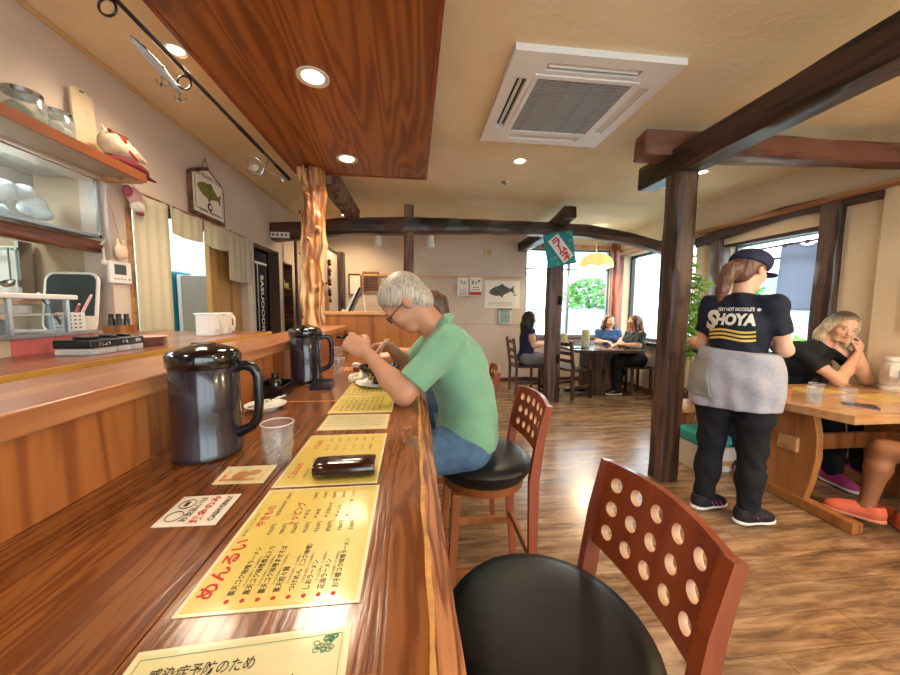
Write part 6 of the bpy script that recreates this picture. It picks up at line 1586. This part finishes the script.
t = thing('fishing_lure', 'long silver and white fishing lure with hooks hanging under the rod', 'lure', (-1.145, 1.76, 2.365)); t.scale = (1, .86, 1)
S = Solid(); S.chain([(0, -.17, .02), (0, -.10, .012), (0, .02, .0), (0, .12, -.012), (0, .17, -.02)], [.008, .017, .019, .014, .007], .01); solid_obj(S, 'lure_body', plain('lure_silver', '#c4cdd4', .2, metal=.4), t, .005)
S = Solid(); S.chain([(0, -.17, .026), (0, -.10, .02), (0, .02, .010), (0, .12, -.003)], [.006, .0145, .0155, .009], .01); S.cut.append((V3(0, 0, .008), (0, .07, -1))); solid_obj(S, 'dark_back', plain('lure_back', '#3a4650', .2), t, .005)
for y in (0.02, .16):
    m = MB()
    for a in (0, 2.1, 4.2):
        d = Vector((math.cos(a), math.sin(a)*.6, 0)); p = Vector((0, y, -.02))
        m.tube([p, p+Vector((0, 0, -.03)), p+d*.012+Vector((0, 0, -.045)), p+d*.028+Vector((0, 0, -.038)), p+d*.032+Vector((0, 0, -.022))], .0018, 5)
    m.build('treble_hook', M_DKSTEEL, t, smooth=True)
m = MB(); m.add([(-.001, -.19, .01), (-.001, -.17, .02), (.001, -.17, .02), (.001, -.19, .01)], [(0, 1, 2, 3)])
# ------------------------------------------------------------------ right side bits
G = 'water glasses on the trestle table'
for lb, x, y in (('water glass nearest the waitress on the trestle table', 2.52, 1.86), ('water glass farthest from the table edge, in front of the blonde woman', 2.68, 1.97), ('water glass behind the phone on the trestle table', 2.72, 1.83)): tumbler(lb, x, y, TZ, 1.15, .6, G)
o = MB().lathe([(0, 0), (.022, 0), (.026, .05), (.023, .05), (.02, .005), (0, .005)], 20).build('clay_cup', plain('clay', '#b5694c', .6), None, loc=(2.60, 2.08, TZ), smooth=True, label='small terracotta cup on the trestle table beside the waitress', cat='cup')
for i, (x, y, a, lb) in enumerate(((2.77, 1.80, .7, 'dark phone lying on the trestle table by the water glasses'), (2.70, 1.74, .5, 'second phone with a pink edge at the near corner of the trestle table'))):
    t = thing('phone', lb, 'phone', (x, y, TZ), a)
    MB().bb(-.036, .036, -.072, .072, 0, .008).build('phone_body', plain('phone_case%d' % i, '#caa0a0' if i else '#3c3638', .4), t, bevel=.003); MB().bb(-.033, .033, -.069, .069, .008, .0085).build('screen', M_BLACK, t)
for i, (x, y, lb) in enumerate(((2.95, 2.18, 'yellow menu sheet lying on the trestle table in front of the blonde woman'), (3.18, 1.95, 'yellow menu sheet lying near the right end of the trestle table'))):
    t = thing('menu_sheet', lb, 'menu', (x, y, TZ)); MB().bb(-.15, .15, -.10, .10, 0, .001).build('laminate', M_PAPER, t)
    m = MB()
    for k in range(8): m.bb(-.12, .12, -.08+k*.02, -.076+k*.02, .001, .0013)
    m.build('item_text', M_TANINK, t)
t = thing('white_jug', 'white plastic water jug with a handle at the right edge of the trestle table', 'jug', (3.53, 2.14, TZ))
MB().lathe([(0, 0), (.055, 0), (.058, .01), (.058, .03), (.055, .035)], 28).build('base', M_OFFW, t, smooth=True)
S = Solid(); S.cap((0, 0, .07), (0, 0, .17), .055, .052, .02); S.cap((-.03, -.03, .13), (-.03, -.03, .15), .05, .05, .03); solid_obj(S, 'body', M_WHITE, t, .006)
MB().lathe([(0, .20), (.04, .22), (.042, .235), (.034, .25), (0, .252)], 24).build('lid', M_WHITE, t, smooth=True)
MB().tube([(-.05, -.03, .19), (-.085, -.05, .19), (-.09, -.055, .12), (-.05, -.03, .08)], .010, 8).build('handle', M_WHITE, t, smooth=True)
MB().box((0, 0, 0), (.05, .003, .07), T((-.035, -.088, .13)) @ Rz(-.5)).build('level_window', plain('lvl_grey', '#9a9ea6', .3), t)
t = thing('window_curtain', 'pale grey short curtain hanging in the right side window', 'curtain', (XR+.14, 2.98, 1.98))
MB().tube([(0, -.34, .0), (0, .55, .0)], .010, 8).build('curtain_rod', M_CORNER, t, smooth=True)
def wc(u, v): return (.02*math.sin(u*10+v)*(.3+v), -.27+.50*u+.05*v*(1-u), -.012-.66*v+.03*math.sin(u*PI*3)*(1-v))
m = MB(); m.grid(wc, 24, 20); m.build('cloth', M_GREYCLOTH, t, smooth=True, solid=.003)
for y in (-.24, .0, .2): MB().bb(-.013, .013, y-.012, y+.012, -.02, .014).build('loop', M_GREYCLOTH, t)
# potted bamboo
t = thing('potted_plant', 'leafy green bamboo plant between the thick post and the waitress', 'plant', (3.30, 3.86, 0))
MB().lathe([(0, 0), (.11, 0), (.15, .30), (.16, .32), (.14, .32), (.13, .28), (0, .28)], 26).build('pot', plain('pot', '#6b4a38', .6), t, smooth=True)
rnd = random.Random(12); st = MB(); lf = MB()
for i in range(7):
    a = rnd.uniform(0, 6.28); r = rnd.uniform(.02, .09); top = rnd.uniform(1.45, 1.95)
    p0 = Vector((r*math.cos(a), r*math.sin(a), .26)); p1 = p0+Vector((rnd.uniform(-.08, .08), rnd.uniform(-.08, .08), top-.26)); st.tube([p0, (p0+p1)/2, p1], .007, 6)
    for k in range(75):
        q_ = p0.lerp(p1, .35+.65*rnd.random()); d = Vector((rnd.uniform(-1, 1), rnd.uniform(-1, 1), rnd.uniform(-.2, .7))).normalized(); L = rnd.uniform(.10, .20); s = d.cross(Vector((0, 0, 1))).normalized()*.018; e = q_+d*L+Vector((0, 0, -L*.35)); mid = q_+d*L*.5
        lf.add([q_, mid+s, e, mid-s], [(0, 1, 2), (0, 2, 3)])
st.build('stems', plain('stem_green', '#6a7d3a', .5), t, smooth=True); lf.build('leaves', plain('bamboo_leaf', '#7fa845', .5, noise=.35, nscale=14), t, recalc=False)
# far table things
FT = .725
for i, (x, y, h2, r, lb) in enumerate(((2.70, 5.10, .26, .065, 'tall cream cylinder vase on the far table'), (2.38, 5.18, .20, .05, 'shorter cream cylinder on the far table behind the notched post'))):
    t = thing('cream_canister', lb, 'canister', (x, y, FT)); MB().lathe([(0, 0), (r*.9, 0), (r, .01), (r*.98, h2*.88), (r*.9, h2*.9)], 24).build('canister_body', plain('cream_glaze', '#d8cf9c', .35), t, smooth=True); MB().lathe([(r*.92, h2*.9), (r*.93, h2), (0, h2)], 24).build('lid', M_OFFW, t, smooth=True)
for i, (x, y) in enumerate(((2.58, 4.82), (2.68, 4.86), (2.78, 4.84), (2.64, 4.98), (2.74, 4.98))):
    tumbler('upturned-looking clear water glass in the cluster on the far table', x, y, FT, 1.1, 0, 'glasses clustered on the far table')
o = MB().bb(-.10, .10, -.06, .06, 0, .012).build('black_tray', M_BLACK, None, loc=(2.45, 4.86, FT), bevel=.003, label='black tray on the far table beside the notched post', cat='tray')
t = thing('phone', 'phone lying on the far table in front of the laughing woman', 'phone', (3.12, 5.08, FT), .2)
MB().bb(-.036, .036, -.072, .072, 0, .008).build('phone_body', plain('phone_blue', '#3c4a60', .4), t, bevel=.003)
MB().bb(-.033, .033, -.069, .069, .008, .0085).build('screen', M_BLACK, t)
# ------------------------------------------------------------------ people (own frame: x right, y forward, z up)
def drape_text(t, name, mat, items, shirt, z0, tf):
    """project flat lettering onto the back of a shirt"""
    me = shirt.data; bv = BVHTree.FromPolygons([v.co.copy() for v in me.vertices], [tuple(p.vertices) for p in me.polygons])
    m = MB()
    for vs, fs in items:
        bm = bmesh.new()
        bvs = [bm.verts.new((v[0], v[1], 0)) for v in vs]
        for f in fs:
            try: bm.faces.new([bvs[i] for i in f])
            except ValueError: pass
        bmesh.ops.triangulate(bm, faces=bm.faces)
        for _ in range(3):
            es = [e for e in bm.edges if e.calc_length() > .012]
            if es: bmesh.ops.subdivide_edges(bm, edges=es, cuts=1); bmesh.ops.triangulate(bm, faces=bm.faces)
        bm.verts.index_update()
        out = []
        for v in bm.verts:
            p = tf @ Vector((v.co.x, v.co.y, 0)); d = (tf.to_3x3() @ Vector((0, 0, -1))).normalized()
            hit = bv.ray_cast(p, d)[0]
            out.append((hit-d*.0045) if hit is not None else p+d*.3)
        m.add(out, [[v.index for v in f.verts] for f in bm.faces]); bm.free()
    return m.build(name, mat, t, recalc=False)
# man in green
P = dict(pelvis=(0, 0, .765), waist=(0, -.005, .90), chest=(0, .045, 1.045), neck=(0, .125, 1.215), head=(0, .262, 1.318), hf=(0, .66, -.75), hu=(0, .75, .66), tf=(0, .93, -.36),
         shL=(-.165, .10, 1.175), shR=(.165, .11, 1.175), elL=(-.215, .262, .992), wrL=(-.14, .40, 1.135), elR=(.27, .25, 1.0), wrR=(.17, .335, 1.12),
         hipL=(-.095, .02, .735), knL=(-.13, .40, .71), anL=(-.13, .33, .30), hipR=(.095, .02, .735), knR=(.13, .40, .71), anR=(.13, .33, .30),
         handL=((.25, .75, .45), (.75, -.15, -.5), (.1, .1, 1), 1.0), handR=((-.35, .9, -.05), (-.6, -.2, -.8), (-.3, .3, .9), .75))
def manhair(S, Pt):
    pass
man, _ = person('person', 'grey-haired man in a green polo and glasses bent over noodles at the counter', (.225, 1.42, 0), PI/2, P, M_SKIN, M_POLO, M_JEANS, M_HGREY, M_BLACK, .0065, leg_r=.88, sleeve=.80, female=False, top_hem=.725, torso_r=1.08, hair_style='short', foot={'L': (0, 1, -.1), 'R': (0, 1, -.1)}, hdisp=.0006, arm_r=.96)
r, f, u = frame((0, .66, -.75), (0, .75, .66)); c = V3(0, .262, 1.318); Pt = lambda x, y, z: c+r*x+f*y+u*z
m = MB()
for s in (-1, 1):
    m.tube([Pt(s*.034+.024*math.cos(a), .094, .0+.017*math.sin(a)) for a in [2*PI*k/20 for k in range(20)]], .0016, 6, closed=True)
    m.tube([Pt(s*.058, .092, .004), Pt(s*.074, .05, .006), Pt(s*.080, .0, .004), Pt(s*.080, -.02, -.012)], .0018, 6)
m.tube([Pt(-.012, .096, .004), Pt(0, .099, .006), Pt(.012, .096, .004)], .0016, 6); m.build('glasses', M_BLACK, man, smooth=True)
S = Solid()      # polo collar
ax = nrm(V3(0, .12, .11)); vv = nrm(V3(0, -.11, .12)); c0 = V3(0, .128, 1.222)
for rr_, sh_, th_ in ((.060, .004, .007), (.074, -.012, .009)):
    S.chain([c0+ax*sh_+V3(1, 0, 0)*rr_*math.cos(q)+vv*rr_*.95*math.sin(q) for q in [-1.2+4.5*k/12 for k in range(13)]], [th_]*13, .02)
solid_obj(S, 'collar', M_POLO, man, .006)
def wpt(base, rz, p):
    return Matrix.Translation(base) @ Rz(rz) @ Vector(p)
# spoon and chopsticks he holds
a = wpt((.225, 1.42, 0), PI/2, (-.10, .455, 1.185))
t = thing('soup_spoon', 'black soup spoon held in the raised hand of the man in green', 'cutlery', tuple(a), 0)
m = MB(); m.tube([(.03, -.03, -.01), (-.02, .02, .012), (-.045, .05, .0)], [.005, .006, .007], 8); m.build('handle', M_BLACK, t, smooth=True)
m = MB(); m.lathe([(0, -.008), (.016, -.004), (.020, .004), (.016, .001), (0, -.004)], 18, T((-.055, .065, -.004)) @ Matrix.Diagonal((1.2, .9, 1, 1))); m.build('bowl', M_BLACK, t, smooth=True)
a = wpt((.225, 1.42, 0), PI/2, (.11, .385, 1.105))
for dx, lb in ((0, 'pale wooden chopstick nearer the camera, held over the bowl'), (.012, 'pale wooden chopstick behind the other one, held over the bowl')):
    t = thing('chopstick', lb, 'chopsticks', (a.x+dx, a.y+dx, a.z), 0, 'chopsticks lifting the noodles')
    MB().tube([(.035, .02, .055), (-.0, 0, 0), (-.045+dx, -.03, -.085)], [.0036, .0034, .0022], 8).build('stick', plain('chopstick_wood', '#e2c594', .5), t, smooth=True)
m = MB(); rnd = random.Random(5)
for i in range(20):
    p0 = Vector((rnd.uniform(-.012, .012), rnd.uniform(-.012, .012), .035)); p2 = Vector((rnd.uniform(-.022, .022), rnd.uniform(-.022, .022), -.05-rnd.random()*.02))
    m.tube([p0, (p0+p2)/2+Vector((rnd.uniform(-.012, .012), rnd.uniform(-.012, .012), 0)), p2], .0024, 6)
o = m.build('noodles', plain('noodle_lift', '#cfa35c', .4), None, smooth=True, loc=(a.x-.015, a.y-.03, a.z-.055)); o['label'] = 'bundle of noodles lifted by the chopsticks above the bowl'; o['category'] = 'food'; o['kind'] = 'stuff'
# diner behind
P = dict(pelvis=(0, 0, .765), chest=(0, .0, 1.02), neck=(0, .03, 1.15), head=(0, .075, 1.28), hf=(.25, .9, -.35), shL=(-.15, .03, 1.13), shR=(.15, .03, 1.13),
         elL=(-.2, .14, .97), wrL=(-.12, .32, 1.02), elR=(.2, .14, .97), wrR=(.12, .32, 1.02), hipL=(-.09, .02, .735), knL=(-.11, .38, .71), anL=(-.11, .33, .30), hipR=(.09, .02, .735), knR=(.11, .38, .71), anR=(.11, .33, .30),
         handL=((.3, .9, -.1), (.3, 0, -1), (1, 0, .2), .7), handR=((-.3, .9, -.1), (-.3, 0, -1), (-1, 0, .2), .7))
person('person', 'brown-haired diner mostly hidden behind the man in green', (.19, 2.14, 0), PI/2, P, M_SKINL, M_TEEG, M_JEANS, M_HBROWN, M_BLACK, .012, hair_style='short', hair_len=.14, female=True)
# waitress
WB, WR = (1.975, 1.875, 0), -math.radians(58)
P = dict(pelvis=(0, .0, .90), waist=(0, .005, 1.05), chest=(0, -.0, 1.21), neck=(0, -.005, 1.385), head=(.015, .035, 1.54), hf=(.42, .86, -.28), hu=(.05, .1, 1),
         shL=(-.145, -.01, 1.335), shR=(.145, -.01, 1.335), elL=(-.19, .04, 1.08), wrL=(-.10, .24, 1.10), elR=(.205, .02, 1.08), wrR=(.10, .22, 1.12),
         hipL=(-.095, .0, .86), knL=(-.10, .02, .47), anL=(-.11, -.02, .09), hipR=(.095, .0, .86), knR=(.10, .03, .47), anR=(.11, -.0, .09),
         handL=((.7, .6, .1), (.5, -.4, .4), (0, .3, 1), .9), handR=((-.7, .6, .2), (-.5, -.4, .2), (0, .2, 1), .9))
def pony(S, Pt):
    S.chain([Pt(0, -.09, .0), Pt(-.005, -.13, -.03), Pt(-.01, -.135, -.09), Pt(-.015, -.13, -.16), Pt(-.02, -.12, -.22)], [.035, .038, .038, .030, .012], .02)
wt, wshirt = person('person', 'waitress seen from behind in a black shirt, navy cap and grey half apron', WB, WR, P, M_SKINL, M_TEE, M_TROU, M_HAUB, plain('trainer_black', '#1a1620', .7), .0075, sleeve=.66, torso_r=1.0, leg_r=.95, top_hem=1.045, hair_style='short', foot={'L': (.45, .9, -.1), 'R': (.55, .85, -.1)}, hairfun=pony, arm_r=.94)
S = Solid(); S.ell((0, .005, .92), (.215, .165, .26), None, .03); S.cap((-.07, 0, .72), (.07, 0, .72), .158, .158, .06); S.cap((-.07, 0, .86), (.07, 0, .86), .155, .155, .06); S.cap((-.05, .005, 1.02), (.05, .005, 1.02), .128, .128, .06)
S.cut += [(V3(0, 0, 1.065), (.06, 0, 1)), (V3(0, 0, .715), (0.05, 0, -1))]
dfold = lambda Q: .006*np.sin(np.arctan2(Q[..., 1], Q[..., 0])*11+Q[..., 2]*9)*(1.1-Q[..., 2])*2.2+.003*np.sin(Q[..., 2]*38+Q[..., 0]*25)
solid_obj(S, 'apron', M_APRON, wt, .008, disp=dfold)
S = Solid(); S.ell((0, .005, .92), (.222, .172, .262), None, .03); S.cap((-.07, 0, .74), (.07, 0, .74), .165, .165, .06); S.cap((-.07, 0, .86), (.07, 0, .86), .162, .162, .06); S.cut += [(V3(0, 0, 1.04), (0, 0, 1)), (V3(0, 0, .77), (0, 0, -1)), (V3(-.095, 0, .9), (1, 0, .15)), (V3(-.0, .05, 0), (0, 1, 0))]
solid_obj(S, 'apron_flap', plain('apron_flap_cloth', '#8f8c86', .9, noise=.1, nscale=60), wt, .008, disp=dfold)  # flap in a darker grey than the apron
r, f, u = frame(P['hf'], P['hu']); c = V3(*P['head']); Pt = lambda x, y, z: c+r*x+f*y+u*z
S = Solid(); S.ell(Pt(0, -.012, .045), V3(.096, .114, .085), np.stack([r, f, u], 1), .01); S.ell(Pt(0, .02, .07), V3(.080, .09, .055), np.stack([r, f, u], 1), .03); S.cut.append((Pt(0, .04, .022), -u+f*.0-f*.12))
solid_obj(S, 'cap', plain('navy_cap', '#262a44', .8, noise=.2, nscale=50), wt, .006)
S = Solid(); S.ell(Pt(0, .13, .018), V3(.062, .055, .008), np.stack([r, f, u], 1), .01); solid_obj(S, 'cap_brim', plain('navy_brim', '#262a44', .8), wt, .005)
# back print
TFB = T((-.0, -.5, 0)) @ Rx(PI/2)          # x right as seen from behind, y up
def line(s, x, y, size, width, bold, italic=.0):
    vs, fs, wd = text_geo(s, bold); k = width/wd
    return ([(v[0]*k+x+v[1]*size*italic, v[1]*size+y) for v in vs], fs)
its = [line("VERY HOT NOODLE'S", -.092, 1.300, .028, .172, .035), line('HOYA', -.097, 1.220, .088, .190, .055, .06)]
big = line('S', -.152, 1.195, .150, .060, .05, .10)
drape_text(wt, 'shirt_lettering', M_CREAMP, its+[big], wshirt, 0, TFB)
st = []
for i in range(3):
    n = 20; vs = []; 
    for k in range(n+1):
        x = -.132+.228*k/n; y = 1.186-i*.024+.008*math.sin(k/n*PI*2-.3)+(.004*k/n)
        vs += [(x, y), (x, y-.013)]
    st.append((vs, [(2*k, 2*k+1, 2*k+3, 2*k+2) for k in range(n)]))
drape_text(wt, 'gold_waves', M_GOLD, st, wshirt, 0, TFB)
em = ([(.098+.012*math.cos(a)*(1 if k % 2 else .6), 1.308+.012*math.sin(a)*(1 if k % 2 else .6)) for k, a in enumerate([2*PI*q/12 for q in range(12)])], [tuple(range(12))])
drape_text(wt, 'emblem', M_CREAMP, [em], wshirt, 0, TFB)
for sx in (1,):
    for a in ('L', 'R'):
        an = V3(*P['an'+a]); fd = nrm(V3(.5, .87, 0)); rr = nrm(np.cross(fd, (0, 0, 1)))
        m = MB()
        for k in range(3):
            p = an+rr*.043+fd*(.02+k*.03); m.tube([p+V3(0, 0, -.025), p+fd*.02+V3(0, 0, -.055)-rr*-.0], .0035, 6)
        m.build('pink_stripes', plain('shoe_pink', '#c24a8a', .5), wt, smooth=True)
# order pad in hand
a = wpt(WB, WR, (.03, .30, 1.15))
t = thing('order_pad', 'small order pad held by the waitress', 'notepad', tuple(a), WR, rot=(.5, 0, WR)); MB().bb(-.04, .04, -.06, .06, -.004, .004).build('pad', M_WPAPER, t); MB().bb(-.041, .041, .045, .061, -.005, .006).build('binding', M_BLACK, t)
# blonde woman leaning on the table
BB = (3.325, 2.64, 0)
P = dict(pelvis=(.06, -.02, .545), waist=(.05, .03, .70), chest=(.03, .12, .88), neck=(-.03, .19, 1.045), head=(-.075, .27, 1.18), hf=(.42, .84, -.30), hu=(-.14, .2, 1), tf=(0, .92, -.4),
         shL=(-.16, .19, 1.0), shR=(.17, .16, .99), elL=(-.215, .36, .768), wrL=(-.215, .29, .995), elR=(.06, .385, .768), wrR=(-.165, .325, .975),
         hipL=(-.05, .0, .53), knL=(-.12, .42, .51), anL=(-.12, .45, .09), hipR=(.14, .0, .53), knR=(.16, .42, .51), anR=(.17, .48, .09),
         handL=((.1, -.25, 1), (.85, -.4, -.2), (.1, 1, .2), .45), handR=((-.45, -.1, .9), (.2, -.95, .1), (.95, .2, .2), .7))
bt, _ = person('person', 'woman with blonde shoulder-length hair in a black shirt leaning on the trestle table', BB, PI, P, M_SKINL, M_TEE2, M_TROU, M_HBLOND, plain('magenta_trainer', '#b03a78', .7), .0065, sleeve=.62, hair_style='bob', hair_len=.19, hdisp=.0003, foot={'L': (0, 1, -.1), 'R': (.1, 1, -.1)})
m = MB(); q = V3(*P['wrL'])*.93+V3(*P['elL'])*.07; ax = nrm(V3(*P['wrL'])-V3(*P['elL'])); s1 = nrm(np.cross(ax, (0, 1, 0))); s2 = np.cross(ax, s1)
m.tube([q+s1*.029*math.cos(a)+s2*.029*math.sin(a) for a in [2*PI*k/20 for k in range(20)]], .0035, 6, closed=True); m.build('bracelet', M_BLACK, bt, smooth=True)
# person on the bench beyond the waitress
P = dict(pelvis=(0, 0, .555), chest=(0, .03, .86), neck=(0, .05, 1.02), head=(.0, .09, 1.155), hf=(-.3, .9, -.15), shL=(-.16, .04, .98), shR=(.17, .04, .98), elL=(-.14, .22, .76), wrL=(.07, .30, .69), elR=(.31, .12, 1.03), wrR=(.13, .22, 1.12),
         hipL=(-.09, .0, .53), knL=(-.10, .36, .50), anL=(-.10, .36, .09), hipR=(.09, .0, .53), knR=(.14, .36, .50), anR=(.14, .38, .09),
         handL=((.9, .3, -.1), (0, .2, -1), (0, 1, .3), .5), handR=((-.5, -.1, .8), (-.3, -.9, 0), (-.9, .1, 0), .6))
person('person', 'seated person in a dark shirt half hidden between the thick post and the waitress', (2.74, 2.84, 0), PI, P, M_SKIN, M_TEEG, M_TROU, M_HBLACK, M_BLACK, .010, sleeve=.5, hair_style='short')
o = MB().lathe([(0, 0), (.020, 0), (.026, .07), (.023, .07), (.018, .004), (0, .004)], 18).build('white_cup', M_WHITE, None, loc=(2.60, 2.50, .72), smooth=True, label='small white cup at the left far corner of the trestle table', cat='cup')
# person at the right edge, only the leg in view
P = dict(pelvis=(.12, 0, .555), chest=(.14, .03, .86), neck=(.14, .05, 1.03), head=(.14, .08, 1.16), shL=(-.02, .04, .98), shR=(.30, .04, .98), elL=(-.06, .15, .78), wrL=(0, .30, .77), elR=(.34, .15, .78), wrR=(.28, .30, .77),
         hipL=(.03, .02, .53), knL=(-.22, .47, .48), anL=(-.285, .475, .13), hipR=(.21, .02, .53), knR=(.16, .43, .49), anR=(-.10, .42, .09),
         handL=((.2, 1, 0), (0, 0, -1), (1, 0, 0), .3), handR=((-.2, 1, 0), (0, 0, -1), (-1, 0, 0), .3))
person('person', 'bare-legged person at the right edge, only the leg in an orange shoe in view', (3.02, 1.22, 0), 0, P, M_LEGSKIN, M_TEEG, M_TEEG, M_HBLACK, plain('orange_trainer', '#d9684a', .7), .009, hair_style='short', female=False, shorts=True, foot={'L': (-.55, .75, -.1), 'R': (.5, .8, -.1)}, sole=plain('orange_sole', '#e08a66', .6))
# far table group
P = dict(pelvis=(0, 0, .555), chest=(0, .02, .85), neck=(0, .02, 1.01), head=(0, .05, 1.145), hf=(-.1, 1, -.05), shL=(-.145, .02, .965), shR=(.145, .02, .965), elL=(-.18, .10, .76), wrL=(-.08, .28, .77), elR=(.18, .06, .75), wrR=(.08, .28, .77),
         hipL=(-.09, .0, .53), knL=(-.10, .38, .52), anL=(-.10, .36, .09), hipR=(.09, .0, .53), knR=(.10, .38, .52), anR=(.10, .36, .09),
         handL=((.3, .9, 0), (0, 0, -1), (1, 0, 0), .5), handR=((-.3, .9, 0), (0, 0, -1), (-1, 0, 0), .5))
person('person', 'woman with long black hair in a navy top sitting left of the far table', (1.74, 5.12, 0), -PI/2, P, M_SKINL, M_NAVY, M_GREYT, M_HBLACK, M_BLACK, .011, sleeve=.12, hair_style='long', hair_len=.42)
P2 = dict(P); P2.update(hf=(-.25, 1, .0), hu=(-.1, 0, 1), wrL=(-.10, .30, .78), wrR=(.10, .30, .78), head=(0, .06, 1.10), neck=(0, .03, .97), shL=(-.145, .03, .925), shR=(.145, .03, .925), chest=(0, .02, .82))
person('person', 'laughing woman with short brown hair in a blue shirt behind the far table', (3.30, 5.50, 0), PI-.25, P2, M_SKINL, M_TEEB, M_TROU, M_HBROWN, M_BLACK, .011, sleeve=.6, hair_style='bob', hair_len=.10)
P3 = dict(P2); P3.update(hf=(.1, 1, -.05), elR=(.19, .08, .74), wrR=(.1, .25, .76))
c3, _ = person('person', 'long auburn-haired woman in a charcoal shirt and glasses at the right of the far table', (3.44, 4.92, 0), PI/2, P3, M_SKINL, M_TEEG, M_TROU, M_HAUB, M_BLACK, .011, sleeve=.75, hair_style='long', hair_len=.32)
r, f, u = frame(P3['hf']); c = V3(*P3['head']); m = MB()
for s in (-1, 1): m.tube([c+r*(s*.034+.026*math.cos(a))+f*.094+u*(.02*math.sin(a)) for a in [2*PI*k/16 for k in range(16)]], .002, 5, closed=True); m.tube([c+r*s*.06+f*.09, c+r*s*.08+f*.0], .002, 5)
m.build('glasses', M_BLACK, c3, smooth=True)
